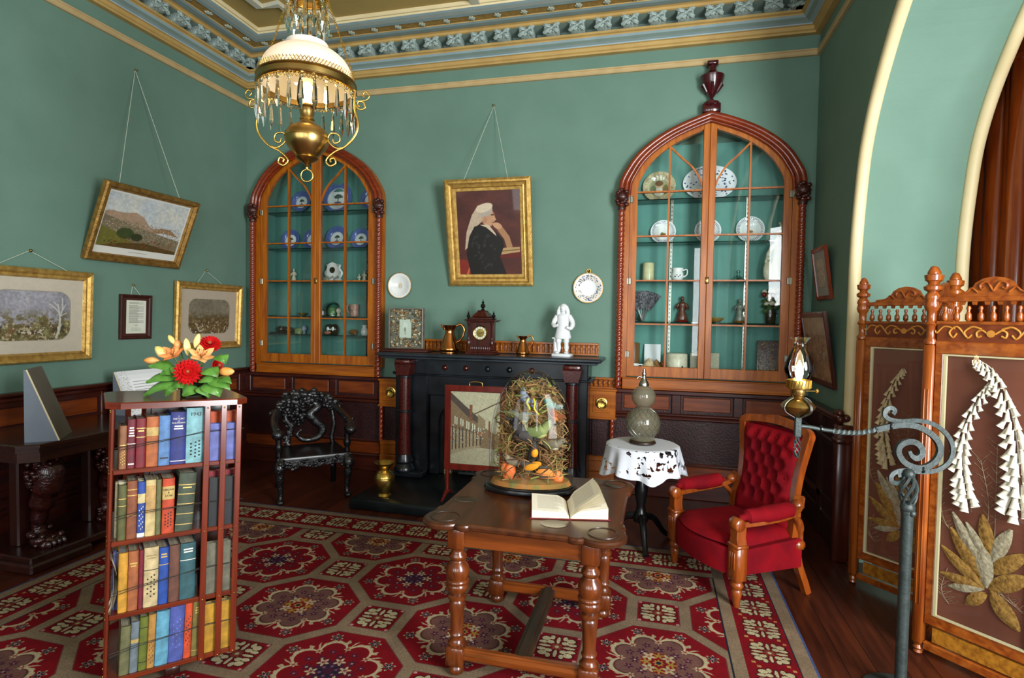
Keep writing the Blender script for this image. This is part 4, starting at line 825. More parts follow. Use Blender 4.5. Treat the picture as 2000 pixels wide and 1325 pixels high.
# ================================================================ on the mantel shelf and hearth
MZ = 1.268
def shell_frame(p):
    t = thing('shellwork_picture', 'upright box frame covered in sea shells, at the left end of the mantel shelf', 'picture frame', p, R(4)); g = random.Random(2)
    MB().box(-.225, .235, -.075, .075, 0, .022, 0, .006).box(-.215, .225, -.065, .065, .022, .03, 0, .003).build('plinth', WMAHX, t, smooth=False)
    MB().frame([(0, -.03), (0, .03), (.008, .034), (.014, .026), (.014, .0)], .35, .39, M=T(-.005, 0, .228)).box(-.17, .16, .0, .03, .035, .42).build('case', mat('grey_wood', '7b7366', '5f5a4f', rough=.5, scale=15), t, smooth=False)
    ms = [mat('shell_%d' % i, c, d, rough=.3, scale=40) for i, (c, d) in enumerate((('cfc2a6', 'b3a283'), ('8a5a34', '6b4020'), ('7d745c', '5d5643'), ('b08a5c', '8f6a3f'), ('3f3426', '5a4a34')))]
    mbs = [MB() for _ in ms]
    for i in range(330):
        x, z = g.uniform(-.165, .155), g.uniform(.045, .41)
        if abs(x+.015) < .062 and .13 < z < .32: continue
        k = g.choice([0, 0, 1, 2, 3, 3, 4]); r = g.uniform(.006, .016); mbs[k].ball((x, -.004-g.random()*.006, z), (r, .010, r*g.uniform(.6, 1)), 7, 5)
    for nm, m, mb in zip(('cream_shells', 'brown_shells', 'olive_shells', 'tan_shells', 'dark_shells'), ms, mbs): mb.build(nm, m, t)
    c = Cv(80, 120, 'c7cdbd'); c.ell(.5, .6, .2, .25, 'd6d8cc'); c.line([(.5, .2), (.45, .5)], .03, '9a9a86'); c.ell(.48, .45, .1, .12, '8f917f')
    MB().quad((-.075, -.006, .135), (.045, -.006, .135), (.045, -.006, .315), (-.075, -.006, .315)).build('centre_picture', img_mat('shell_picture', c.a), t, smooth=False)
    MB().box(-.165, .155, -.022, -.020, .045, .41).build('glass_pane', GLASS, t, smooth=False)
shell_frame(Vector((2.03, -.25, MZ)))
def jug(label, p, h, rz):
    t = thing('copper_jug', label, 'jug', p, rz); k = h
    MB().lathe([(.30*k, 0), (.31*k, .02*k), (.30*k, .05*k), (.345*k, .10*k), (.35*k, .16*k), (.33*k, .20*k), (.25*k, .42*k), (.165*k, .68*k), (.15*k, .74*k), (.155*k, .76*k), (.15*k, .78*k), (.19*k, .86*k), (.24*k, .97*k), (.228*k, .97*k), (.17*k, .85*k), (.13*k, .75*k)], 28).tube(sm([(-.17*k, 0, .84*k), (-.26*k, 0, .93*k), (-.35*k, 0, 1.02*k)], 4), [.06*k, .035*k, .01*k], 8).build('body', COPPER, t)
    MB().tube(sm([(.2*k, 0, .93*k), (.38*k, 0, 1.0*k), (.50*k, 0, .85*k), (.47*k, 0, .62*k), (.36*k, 0, .45*k), (.27*k, 0, .40*k)], 5), [.035*k, .04*k, .04*k, .035*k, .03*k, .03*k], 10).build('handle', COPPER, t)
jug('larger copper jug on the mantel, left of the clock', Vector((2.475, -.26, MZ)), .275, R(8))
jug('smaller copper jug on the mantel, right of the clock', Vector((3.19, -.26, MZ)), .185, R(5))
def clock(p):
    t = thing('mantel_clock', 'carved dark wood clock with a pale dial and roof finials on the mantel', 'clock', p, R(-3)); CW = wood('clock_wood', '2e0f0b', '4a1a12', 2, rough=.25, coat=.4)
    mb = MB().box(-.145, .145, -.085, .085, 0, .018, 0, .005).box(-.13, .13, -.075, .075, .018, .035, 0, .005).box(-.108, .108, -.06, .06, .035, .30, 0, .004).box(-.135, .135, -.08, .08, .30, .312, 0, .004).box(-.15, .15, -.09, .09, .312, .325, 0, .004).box(-.115, .115, -.065, .065, .325, .345, 0, .004)
    mb.lathe([(.10, .345), (.115, .352), (.10, .365), (.075, .385), (.055, .40), (.06, .405), (.045, .412)], 4, M=RZ(pi/4) @ S(1, .8, 1)); mb.build('case', CW, t, smooth=False)
    mb = MB()
    for i in range(11): mb.lathe([(.006, 0), (.008, .012), (.005, .02), (.007, .03)], 8, M=T(-.09+.018*i, -.066, .045))
    mb.box(-.105, .105, -.072, -.06, .035, .045).box(-.105, .105, -.072, -.06, .076, .084); mb.build('gallery', CW, t)
    for s_ in (-1, 1): MB().lathe([(.018, .085), (.02, .095), (.022, .115), (.012, .14), (.009, .15), (.012, .16), (.010, .27), (.016, .285), (.018, .298)], 12, M=T(s_*.115, -.062, 0)).build('column', CW, t)
    fin = [(.012, 0), (.016, .006), (.007, .014), (.02, .03), (.016, .045), (.006, .052), (.011, .06), (.004, .07), (.002, .085)]
    for x, z, k in ((-.125, .325, .95), (.125, .325, .95), (0, .41, 1.25)): MB().lathe([(r*k, q*k) for r, q in fin], 12, M=T(x, -.05 if x else 0, z)).build('finial', BLACKW, t)
    mb = MB().lathe([(.068, 0), (.072, .004), (.066, .012), (.06, .008)], 32, M=T(0, -.06, .20) @ RX(pi/2), cap=False); mb.build('bezel', BRASS, t)
    d = MB().lathe([(.066, 0), (.066, .003), (.0001, .004)], 32, M=T(0, -.06, .20) @ RX(pi/2)).build('dial', mat('dial_cream', 'dcdcc0', rough=.4), t)
    MB().lathe([(.04, .005), (.038, .008), (.0001, .009)], 28, M=T(0, -.06, .20) @ RX(pi/2)).build('dial_centre', BRASS, t)
    mb = MB()
    for i in range(12): a = i*pi/6; mb.box(-.002, .002, -.0655, -.0645, .046, .06, M=T(0, 0, .20) @ RY(a))
    mb.build('numerals', BLACKW, d, smooth=False); mb = MB()
    mb.box(-.002, .002, -.072, -.0705, -.008, .036, M=T(0, 0, .20) @ RY(R(100))).box(-.0016, .0016, -.0735, -.072, -.01, .052, M=T(0, 0, .20) @ RY(R(75))).build('hands', BLACKW, d, smooth=False)
clock(Vector((2.795, -.24, MZ)))
def statue(p):
    """white parian figure of a long-haired gentleman in a knee-length coat standing by a stump; about .47 m"""
    t = thing('statuette', 'white porcelain statuette of a standing man in a long coat on the mantel', 'statuette', p, R(-8)); PAR = mat('parian_white', 'e3e6e6', 'd6dadb', rough=.35, scale=8)
    MB().box(-.085, .085, -.065, .065, 0, .03, 0, .006).build('base', PAR, t)
    mb = MB()
    for s_, fx in ((-1, -.012), (1, .02)): mb.tube(sm([(s_*.034, .0, .215), (s_*.036, -.008, .14), (s_*.036, .002, .075), (s_*.037, -.004, .042)], 4), [.03, .027, .02, .022, .017, .014], 10).ball((s_*.04+fx*.2, -.03, .04), (.02, .04, .014), 10, 6)
    mb.lathe([(.072, .165), (.078, .18), (.066, .23), (.052, .29), (.056, .34), (.06, .365), (.045, .385), (.022, .395), (.02, .41)], 18, M=S(1, .72, 1))
    mb.tube(sm([(-.055, 0, .37), (-.085, -.01, .31), (-.07, -.05, .28), (-.03, -.065, .285)], 4), [.024, .022, .018, .013], 10).tube(sm([(.055, 0, .37), (.09, 0, .31), (.085, -.035, .26), (.05, -.06, .27)], 4), [.024, .022, .018, .013], 10)
    mb.ball((0, -.006, .435), (.028, .031, .036), 14, 10).ball((0, -.037, .432), (.006, .008, .009), 6, 5)
    mb.build('figure', PAR, t); mb = MB().ball((0, .008, .45), (.036, .034, .032), 14, 9)
    for s_ in (-1, 1): mb.tube(sm([(s_*.026, .0, .455), (s_*.04, -.002, .42), (s_*.044, 0, .385), (s_*.04, .006, .36)], 4), [.018, .02, .02, .012], 8)
    mb.build('hair', PAR, t); MB().lathe([(.03, .03), (.027, .06), (.029, .10), (.026, .15), (.031, .165)], 9, M=T(-.065, .012, 0)).box(-.10, -.03, -.02, .04, .16, .175, 0, .004).build('stump', PAR, t)
statue(Vector((3.555, -.24, MZ)))
def vase(p):
    t = thing('brass_vase', 'polished brass vase with a flared lip standing on the hearth', 'vase', p)
    MB().lathe([(.055, 0), (.058, .012), (.045, .03), (.05, .045), (.075, .09), (.085, .14), (.08, .185), (.055, .21), (.04, .225), (.042, .24), (.06, .262), (.088, .28), (.09, .29), (.075, .285), (.045, .25)], 28).build('body', BRASS, t)
    MB().tube([(.0815*cos(a), .0815*sin(a), .165) for a in np.linspace(0, 6.28, 33)[:-1]], .004, 6, closed=True).tube([(.058*cos(a), .058*sin(a), .208) for a in np.linspace(0, 6.28, 33)[:-1]], .004, 6, closed=True).build('bands', BRASS, t)
vase(Vector((2.185, -1.0, HZ)))
def fire_screen():
    t = thing('fire_screen', 'red-framed fire screen with an embroidered street scene, in front of the grate', 'fire screen', (2.94, -.87, HZ), R(2)); w, z0, z1 = .265, .245, .955
    RW = wood('screen_red_wood', '4a120c', '651c12', 2, rough=.25, coat=.4)
    MB().frame([(0, -.013), (0, .013), (.006, .016), (.045, .016), (.052, .008), (.052, 0)], 2*w, z1-z0, M=T(0, 0, (z0+z1)/2)).box(-w+.02, w-.02, 0, .012, z0+.02, z1-.02).build('frame', RW, t, smooth=False)
    for s_ in (-1, 1): MB().tube([(s_*(w-.025), 0, z0+.01), (s_*(w-.025), 0, .04)], .016, 10).tube(sm([(s_*(w-.025), -.13, .012), (s_*(w-.025), -.07, .035), (s_*(w-.025), 0, .06), (s_*(w-.025), .07, .035), (s_*(w-.025), .13, .012)], 4), [.012, .016, .022, .016, .012], 8).build('foot', RW, t)
    MB().tube(sm([(-.055, 0, z1), (-.05, 0, z1+.025), (0, 0, z1+.032), (.05, 0, z1+.025), (.055, 0, z1)], 5), .006, 8).build('handle', BRASSD, t)
    c = Cv(260, 380, 'b3a68a'); c.noise(.06, 60, 2); c.put((c.Y < .22)*1., '9a8a6e'); c.poly([(0, .12), (.55, .26), (1, .2), (1, 0), (0, 0)], 'a8997e')
    c.poly([(0, .16), (0, .88), (.34, .66), (.60, .55), (.85, .45), (1, .42), (1, .22), (.6, .24)], '7b6248'); c.poly([(0, .88), (.34, .66), (.62, .54), (.62, .62), (.30, .80), (.0, .98)], '4f3f38'); c.poly([(0, .16), (0, .5), (.6, .42), (.6, .24)], '9b8468')
    for i in range(9): x = .04+.07*i; c.line([(x, .2+.01*i), (x, .52-.01*i)], .007, '3d3028')
    for i in range(5): c.poly([(.08+.12*i, .55-.03*i), (.14+.12*i, .54-.03*i), (.14+.12*i, .64-.03*i), (.08+.12*i, .66-.03*i)], 'd0c6ae'); c.line([(.11+.12*i, .55-.03*i), (.11+.12*i, .65-.03*i)], .005, '3d3028')
    c.poly([(.38, .6), (.38, .82), (.44, .82), (.44, .6)], '7a4a34'); c.poly([(.55, .52), (.55, .70), (.7, .62), (.7, .48)], '8a7458'); c.line([(.35, .65), (1, .88)], .008, '5a4636'); c.line([(.78, .40), (.78, .60)], .012, '7a4a34'); c.ell(.60, .43, .06, .03, '8c5a3c')
    c.speck(120, ['8c5236', '5c6a78', '6b5a44', 'c9bda2'], .006, .018, 4, (0, .3, .7, .55)); c.noise(.12, 70, 5)
    MB().quad((-w+.05, -.002, z0+.05), (w-.05, -.002, z0+.05), (w-.05, -.002, z1-.05), (-w+.05, -.002, z1-.05)).build('embroidery', img_mat('embroidered_street', c.a, rough=.8), t, smooth=False)
    MB().box(-w+.05, w-.05, -.007, -.005, z0+.05, z1-.05).build('glass_pane', GLASS, t, smooth=False)
fire_screen()

# ================================================================ ebonised carved armchair
def black_chair():
    t = thing('carved_armchair', 'black carved wooden armchair with a horseshoe back, left of the fireplace', 'armchair', (1.37, -.84, 0), R(42)); t.scale = (1, 1, .93); g = random.Random(8); M_ = mat('black_carving', '0b0b0c', '171719', rough=.2, scale=50, bump=.5, bscale=70, coat=.5)
    def bumps(mb, pts, n, r, jit=.02):
        for i in range(n): p = pts[int(g.random()*(len(pts)-1))]; mb.ball((p[0]+g.uniform(-jit, jit), p[1]+g.uniform(-jit, jit)*.6, p[2]+g.uniform(-jit, jit)), (r*g.uniform(.6, 1.2), r*g.uniform(.6, 1), r*g.uniform(.6, 1.2)), 7, 5)
    MB().prism([(-.30, -.26), (.30, -.26), (.27, .24), (-.27, .24)], .395, .425, 0, c=.01).build('seat', BLACKW, t)
    mb = MB(); ap = [(-.27+.54*i/20, -.265, .355+.03*sin(i*1.2)) for i in range(21)]
    mb.prism([(-.28, .395), (-.28, .33), (-.12, .345), (0, .315), (.12, .345), (.28, .33), (.28, .395)], 0, .03, M=T(0, -.235, 0) @ RX(pi/2)); bumps(mb, ap, 46, .02); mb.build('carved_apron', M_, t)
    for s_ in (-1, 1):
        mb = MB().tube(sm([(s_*.27, -.23, .40), (s_*.285, -.26, .34), (s_*.28, -.255, .22), (s_*.275, -.24, .08), (s_*.28, -.26, .02)], 5), [.042, .052, .036, .026, .022, .028], 12).ball((s_*.28, -.265, .025), (.034, .042, .025), 10, 6); bumps(mb, [(s_*.285, -.28, .36), (s_*.285, -.28, .32), (s_*.285, -.275, .39)], 14, .024); mb.build('front_leg', M_, t)
        MB().tube(sm([(s_*.24, .22, .40), (s_*.245, .24, .2), (s_*.25, .28, .0)], 4), [.032, .028, .024], 8).build('back_leg', BLACKW, t)
        mb = MB().lathe([(.022, .42), (.028, .44), (.02, .46), (.03, .49), (.034, .52), (.022, .55), (.03, .575), (.022, .60), (.028, .63), (.03, .66)], 14, M=T(s_*.285, -.19, 0)); mb.build('arm_post', BLACKW, t)
    H = sm([(-.30, -.25, .66), (-.315, -.15, .70), (-.30, .05, .735), (-.24, .21, .80), (-.14, .27, .88), (0, .285, .92), (.14, .27, .88), (.24, .21, .80), (.30, .05, .735), (.315, -.15, .70), (.30, -.25, .66)], 7)
    mb = MB().tube(H, .033, 12); bumps(mb, [tuple(p) for p in H[20:-20]], 150, .03, .055); bumps(mb, [tuple(p) for p in H], 40, .016, .03)
    for s_ in (-1, 1): mb.ball((s_*.30, -.27, .645), (.05, .055, .05), 12, 8)
    mb.build('horseshoe_rail', M_, t)
    mb = MB().tube(sm([(.02, .27, .86), (.10, .255, .80), (.03, .24, .73), (.07, .235, .66), (.14, .23, .58), (.10, .23, .49), (-.02, .23, .47), (-.09, .225, .53), (-.05, .22, .58)], 6), [.04, .048, .05, .046, .04, .034, .028, .022, .014], 12); mb.build('serpent_splat', M_, t)
    mb = MB(); sp = sm([(-.16, .25, .82), (-.19, .24, .70), (-.14, .235, .60), (-.18, .23, .48), (-.16, .22, .43)], 6); mb.tube(sp, .03, 10); bumps(mb, [tuple(p) for p in sp], 40, .026, .03); mb.tube(sm([(.22, .22, .78), (.24, .20, .62), (.22, .2, .5), (.23, .2, .42)], 5), .022, 8); bumps(mb, [(-.05, .25, .80), (-.1, .25, .74), (0, .25, .84), (-.08, .25, .68), (-.13, .245, .78), (.16, .25, .82)], 90, .028, .055); mb.build('carved_splat', M_, t)
black_chair()

# ================================================================ console table with lion legs, and the wedge stands on it
def console():
    t = thing('console_table', 'long dark console table with carved lion legs against the left wall', 'table', (.0, -1.93, 0)); D = WDARK
    o = [(.08, -.85), (.66, -.85), (.745, -.77), (.745, .77), (.66, .85), (.08, .85)]
    MB().prism(o, .765, .79, 0, c=.006).prism([(a*.97, b*.985) for a, b in o], .735, .765).prism([(a*.93+.01, b*.96) for a, b in o], .67, .735).build('top', wood('console_top', '1f0d08', '35170d', 1, rough=.28, coat=.4), t, smooth=False)
    CM = mat('carved_mahogany', '1f0806', '3a120d', rough=.2, scale=30, bump=.5, bscale=55, coat=.5); g = random.Random(6)
    for y in (-.60, -.13, .62):
        mb = MB().tube(sm([(.50, y, .66), (.58, y, .58), (.585, y, .50), (.54, y, .40), (.50, y, .28), (.49, y, .18), (.52, y, .12)], 6), [.07, .085, .085, .07, .05, .04, .045], 14)
        for i in range(110): a = g.uniform(-2.4, 2.4); z = g.uniform(.46, .66); k = .8+.2*sin((z-.46)*15); mb.ball((.548+.085*k*cos(a), y+.09*k*sin(a), z), g.uniform(.010, .022), 7, 5)
        mb.ball((.55, y, .115), (.10, .085, .055), 12, 8)
        for k in (-1.5, -.5, .5, 1.5): mb.ball((.625, y+.032*k, .105), (.035, .02, .03), 8, 6)
        for i in range(26): a = g.uniform(0, 6.28); mb.ball((.55+.08*cos(a), y+.08*sin(a), g.uniform(.1, .17)), g.uniform(.014, .026), 7, 5)
        mb.build('lion_leg', CM, t); MB().box(.36, .44, y-.09, y+.09, .08, .67, 0, .01).build('pilaster', D, t, smooth=False)
    MB().box(.1, .70, -.80, .80, .035, .085, 0, .008).box(.1, .76, -.84, -.45, .0, .06, 0, .012).box(.1, .76, .45, .84, .0, .06, 0, .012).build('plinth', D, t, smooth=False)
console()
def wedge(label, p, ax, d, L_, h, face):
    """triangular reading stand: p = foot of the upright edge, ax = unit vector along the ridge, d = unit vector the slope faces"""
    t = thing('reading_stand', label, 'display stand', p); A = Matrix(((d[0], ax[0], 0, 0), (d[1], ax[1], 0, 0), (0, 0, 1, 0), (0, 0, 0, 1)))
    b = .17; MB().add([(0, 0, 0), (b, 0, 0), (.0, 0, h), (.012, 0, h), (0, L_, 0), (b, L_, 0), (0, L_, h), (.012, L_, h)], [(0, 1, 3, 2), (4, 6, 7, 5), (0, 2, 6, 4), (2, 3, 7, 6), (0, 4, 5, 1), (1, 5, 7, 3)], 0, A).build('body', mat('grey_board', '6c747e', '646c76', rough=.8), t, smooth=False)
    n = Vector((h, 0, b-.012)).normalized()*.003
    mb = MB(); q = lambda y, k: (A @ Vector((b+(.012-b)*k+n.x, y, h*k+n.z))); mb.quad(q(0, 0), q(L_, 0), q(L_, 1), q(0, 1)); mb.build('slope', face, t, smooth=False)
    MB().tube([A @ Vector((b+.002, 0, .002)), A @ Vector((.014, 0, h))], .005, 6).build('edge_strip', mat('cream_edge', 'c9bd9c', rough=.6), t)
a_, b_ = Vector((.755-.632, -2.603+2.707, 0)).normalized(), Vector((-.64, .77, 0))
wedge('tall grey wedge stand seen from its side at the left end of the console', Vector((.62, -2.70, .79)), b_, a_, .29, .45, mat('taupe_board', '756f62', '6d675b', rough=.8))
c = Cv(220, 200, 'dcdfdf'); c.poly([(.06, .0), (1, .0), (1, .9), (.06, .9)], 'e6e8e8'); c.speck(240, ['a6aaaa', 'b0b4b2'], .004, .012, 1, (0, 0, .2, 1)); c.poly([(.2, .05), (.95, .05), (.95, .8), (.2, .8)], 'f2f3f3'); c.line([(.03, .93), (.97, .93)], .012, 'd9dcdc')
for i in range(10): c.line([(.24, .74-.065*i), (.90-.06*(i % 3), .74-.065*i)], .006, '8f9496')
c.ell(.11, .22, .035, .04, '6f7577'); c.ell(.11, .22, .022, .025, 'b0b4b4')
q_ = onX(236, 728, .30)
wedge('wedge stand with a printed white notice, behind the flowers', Vector((.22, q_.y, .79)), (0, 1, 0), (1, 0, 0), .52, q_.z-.79, img_mat('printed_notice', c.a, rough=.5))
# ================================================================ revolving bookcase, its books and the flowers on top
BCW = wood('bookcase_wood', '521a0c', '702810', 2, rough=.25, coat=.45); BCWX = wood('bookcase_wood_along', '521a0c', '702810', 0, rough=.25, coat=.45)
BL = Vector((2.242, -3.530, .101)); BM = T(BL) @ RZ(R(51)) @ RY(.031) @ RX(-.023); BW = .472; SH = [0., .262, .563, .857]; BH = 1.136
bk = thing('revolving_bookcase', 'tall square revolving bookcase full of books, flowers on its top', 'bookcase'); bk.matrix_world = BM
c8 = [(-.03, .02), (.02, -.03), (BW-.02, -.03), (BW+.03, .02), (BW+.03, BW-.02), (BW-.02, BW+.03), (.02, BW+.03), (-.03, BW-.02)]
MB().prism(c8, BH-.028, BH, 0, c=.005).build('top_board', BCWX, bk, smooth=False)
for i, z in enumerate(SH): MB().box(0, BW, 0, BW, z-.02, z, 0, .003).build('shelf', BCWX, bk, smooth=False)
MB().box(BW*.7-.012, BW*.7, .14, BW-.14, 0, BH-.03).box(.14, BW-.02, BW*.3, BW*.3+.012, 0, BH-.03).box(.12, BW*.65, .155, .165, 0, BH-.03).build('core_panel', WDARK, bk, smooth=False)
def slats(M_, nm='slat'):
    for x in (.715, .855, .985):
        mb = MB(M_).box(BW*x-.012, BW*x+.012, -.010, .0, -.02, BH-.028, 0, .002)
        for z in SH+[BH-.04]: mb.ball((BW*x, -.011, z-.012 if z < 1 else z), (.004, .003, .004), 8, 5, 1)
        mb.build(nm, [BCW, BRASS], bk, smooth=False)
CB = T(BW/2, BW/2, 0)
for k in range(4): slats(CB @ RZ(k*pi/2) @ T(-BW/2, -BW/2, 0))
mb = MB(T(BW/2, BW/2, 0)); mb.lathe([(.10, -.03), (.10, -.022), (.05, -.021)], 20).box(-.2, .2, -.03, .03, -.075, -.03, 0, .006).box(-.03, .03, -.2, .2, -.075, -.03, 0, .006)
for a in range(4): mb.ball((.17*cos(a*pi/2), .17*sin(a*pi/2), -.085), .016, 8, 6)
mb.build('pivot_base', WDARK, bk)
PAGES = mat('book_pages', 'c2b79c', '9c937c', rough=.85, scale=6, stretch=(40, 1, 1)); GOLDT = mat('gilt_lettering', 'c9a860', rough=.4, metal=.5); WHT = mat('pale_lettering', 'cfcabc', rough=.6); DRK = mat('dark_lettering', '232018', rough=.6); CLOTHS = {}
def cloth(c):
    if c not in CLOTHS:
        r = hx(c)*.70; c_ = ''.join('%02x' % int(v*232) for v in hx(c)); d = ''.join('%02x' % int(v*255) for v in r); CLOTHS[c] = mat('book_cloth_'+c, c_, d, rough=.6, scale=25, bump=.06, bscale=250)
    return CLOTHS[c]
def text(s, size, M_, m, parent, name='lettering'):
    cu = bpy.data.curves.new(name, 'FONT'); cu.body = s; cu.size = size; cu.align_x = 'CENTER'; cu.align_y = 'CENTER'; cu.extrude = .0004; tmp = bpy.data.objects.new(name, cu); COL.objects.link(tmp); dg = bpy.context.evaluated_depsgraph_get(); me = bpy.data.meshes.new_from_object(tmp.evaluated_get(dg)); bpy.data.objects.remove(tmp); bpy.data.curves.remove(cu)
    me.materials.clear(); me.materials.append(m); o = bpy.data.objects.new(name, me); COL.objects.link(o); o.parent = parent; o.matrix_local = M_; return o
def book(label, x, z, w, h, col, y=.012, d=.15, lean=0., deco=(), group='books in the revolving bookcase', face=False, P=None):
    """book standing with its spine to the front (or its cover, face=True); deco = bands/labels: (kind, z fraction, size fraction, material)"""
    t = thing('book', label, 'book', group=group); t.matrix_world = (BM if P is None else P) @ T(x, y, z) @ RY(lean); m = cloth(col)
    if face:
        MB().box(0, w, 0, .003, 0, h).box(0, w, .03, .033, 0, h).box(w-.002, w, 0, .033, 0, h).build('cover', m, t, smooth=False); MB().box(.004, w-.003, .003, .03, .004, h-.004).build('pages', PAGES, t, smooth=False); return t
    n = 6; arc = [(w/2-(w/2)*cos(pi*i/n), .006-.006*sin(pi*i/n)) for i in range(n+1)]
    MB().prism(arc+[(w, .012), (0, .012)], 0, h).box(0, .0025, .006, d, 0, h).box(w-.0025, w, .006, d, 0, h).build('cover', m, t, ang=50); MB().box(.0025, w-.0025, .012, d-.004, .003, h-.006).build('pages', PAGES, t, smooth=False)
    for i, (kind, zf, sf, dm) in enumerate(deco):
        mb = MB()
        if kind == 'label': mb.prism([(a, b-.0008) for a, b in arc]+[(w, .007), (0, .007)], h*zf-h*sf/2, h*zf+h*sf/2)
        elif kind == 'band': mb.prism([(a, b-.0008) for a, b in arc]+[(w, .007), (0, .007)], h*zf-.0015, h*zf+.0015)
        elif kind == 'title':
            g = random.Random(i+int(x*1e4)); k = max(1, int(sf*h/.011))
            for r in range(k): ww = w*g.uniform(.25, .36); zz = h*zf+(k/2-r)*.011; mb.box(w/2-ww, w/2+ww, -.0012, .002, zz-.0028, zz+.0028)
        elif kind == 'orn':
            for r in range(14): mb.ball((w/2+w*.26*sin(r*2.1), -.0002, h*zf+h*sf*(r/13-.5)), (w*.06, .002, .004), 6, 4)
        mb.build({'label': 'spine_label', 'band': 'gilt_band', 'title': 'lettering', 'orn': 'ornament'}[kind], dm, t, smooth=False)
    return t
TAN = cloth('c9a860'); CREAMC = cloth('d8c48c'); x = .022
def row(z, x, items, lean=0.):
    for lab, w, h, col, deco in items: book(lab, x, z, w-.001, h, col, deco=deco, lean=lean); x += w
B, Tt, Lb, Or = 'band', 'title', 'label', 'orn'
row(SH[3], .02, [('short brown book at the left end of the top row', .027, .178, '96603c', [(B, .55, 0, GOLDT), (Or, .25, .3, GOLDT)]), ('maroon book with white lettering in the top row', .03, .203, '6d1a26', [(Tt, .72, .24, WHT), (B, .5, 0, WHT), (Tt, .06, .05, WHT)]), ('maroon book with gold lines, beside the tan-labelled one in the top row', .036, .205, '7a1822', [(Tt, .72, .1, GOLDT), (B, .62, 0, GOLDT), (B, .8, 0, GOLDT)]),
    ('orange-brown book with a tan label in the top row', .045, .21, 'b4602a', [(Lb, .7, .17, TAN), (B, .5, 0, DRK)]), ('plain mid-blue book in the top row', .043, .212, '5a84b8', [(Tt, .12, .06, DRK)])])
b1 = book('dark navy book with white title lines in the top row', .201, SH[3], .058, .225, '27307a', deco=[(Tt, .68, .12, WHT), (B, .06, 0, WHT)])
for s_, sz, zf in (('A', .007, .92), ('HISTORY', .0105, .87), ('OF', .007, .825), ('PHILOSOPHY', .0085, .79) ): text(s_, sz, T(.029, -.0012, .225*zf) @ RX(pi/2), WHT, b1)
b2 = book('broad pale turquoise book, rightmost spine in the top row', .26, SH[3], .07, .24, '7fb3b8', deco=[(Or, .25, .28, DRK)]); text('1943', .022, T(.035, -.0012, .212) @ RX(pi/2), DRK, b2)
row(SH[2], .022, [('thin olive book at the left end of the second row', .03, .226, '5a5a2c', [(B, .62, 0, GOLDT), (B, .75, 0, GOLDT)]), ('brown leather book with faint bands in the second row', .037, .24, '8a4a28', [(B, .4, 0, GOLDT), (B, .75, 0, GOLDT), (B, .85, 0, GOLDT)]), ('blue and white patterned book in the second row', .028, .232, '27489c', [(Lb, .7, .17, CREAMC), (Or, .35, .4, WHT), (Lb, .04, .07, WHT)]), ('cream book with a buff title strip in the second row', .038, .236, 'd6bd80', [(Lb, .65, .5, cloth('c39a5c'))]), ('narrow green-grey book beside the cream one', .02, .234, '6a6a40', [])])
b3 = book('orange-red book with a tan label in the second row', .177, SH[2], .046, .234, 'c8441c', deco=[(Lb, .74, .24, TAN), (Or, .25, .25, DRK)])
for s_, zf in (('HEGAN', .80), ('&', .745), ('CON', .69)): text(s_, .0115, T(.023, -.0022, .234*zf) @ RX(pi/2), DRK, b3)
book('large dark green ribbed book leaning at the right of the second row', .226, SH[2], .066, .252, '3f4a36', lean=.055, deco=[(B, .12, 0, GOLDT), (B, .3, 0, GOLDT), (B, .47, 0, GOLDT), (B, .64, 0, GOLDT), (B, .8, 0, GOLDT), (Tt, .73, .07, GOLDT)])
row(SH[1], .03, [('golden yellow book with splayed pages at the left of the third row', .033, .245, 'd0962a', []), ('orange-tan book in the third row', .037, .247, 'a85e30', [(Tt, .75, .12, GOLDT)]), ('thin crimson book in the third row', .018, .245, '7a1a2a', []), ('cream book with black flower ornament in the third row', .054, .25, 'cdb684', [(Or, .35, .35, DRK), (B, .62, 0, DRK), (Tt, .82, .1, cloth('a8905c'))]), ('bright royal-blue book in the third row', .037, .24, '1f4aa0', [(Tt, .84, .1, GOLDT), (B, .7, 0, GOLDT)]), ('chocolate-brown book in the third row', .042, .243, '6a4030', []), ('dark teal book, rightmost spine in the third row', .06, .242, '2c5a60', [(Tt, .85, .12, WHT), (B, .7, 0, WHT)])])
t = thing('loose_pages', 'fan of curling cream pages at the left end of the third row', 'papers'); t.matrix_world = BM @ T(.012, .012, SH[1]); mb = MB()
for k in range(4): mb.grid(lambda u, v: (.016-.004*k-(.028-.006*k)*(abs(v-.5)*2)**2, u*.12, .235*v), 4, 12)
mb.build('leaf', PAPER, t)
row(SH[0], .04, [('olive book with grey-green edge, leftmost in the bottom row', .036, .20, '6c6a44', []), ('grey-blue book with a buff patch in the bottom row', .03, .21, '6d7a80', [(Lb, .62, .07, TAN)]), ('moss-green book in the bottom row', .031, .222, '66701e', [(B, .8, 0, DRK), (B, .15, 0, DRK)]), ('tan-orange book in the bottom row', .028, .225, 'b8843c', [(Or, .3, .4, cloth('8a5c24'))]), ('light blue cloth book in the bottom row', .05, .23, '5f9fb8', []), ('violet-blue ornamented book in the bottom row', .056, .237, '4a56a0', [(Or, .5, .5, cloth('7a80b8'))]), ('thin vermilion book with black scrolls in the bottom row', .03, .24, 'd04a20', [(Or, .5, .5, DRK)]), ('olive-gold book, rightmost spine in the bottom row', .05, .244, '7a6a30', [(B, .1, 0, GOLDT), (Tt, .8, .14, GOLDT)])], lean=.02)
book('periwinkle-blue cover seen behind the slats of the top row', .352, SH[3], .122, .165, '6a72b8', y=.012, face=True); book('orange-red cover behind the periwinkle one in the top row', .352, SH[3], .124, .215, 'c8501c', y=.05, face=True)
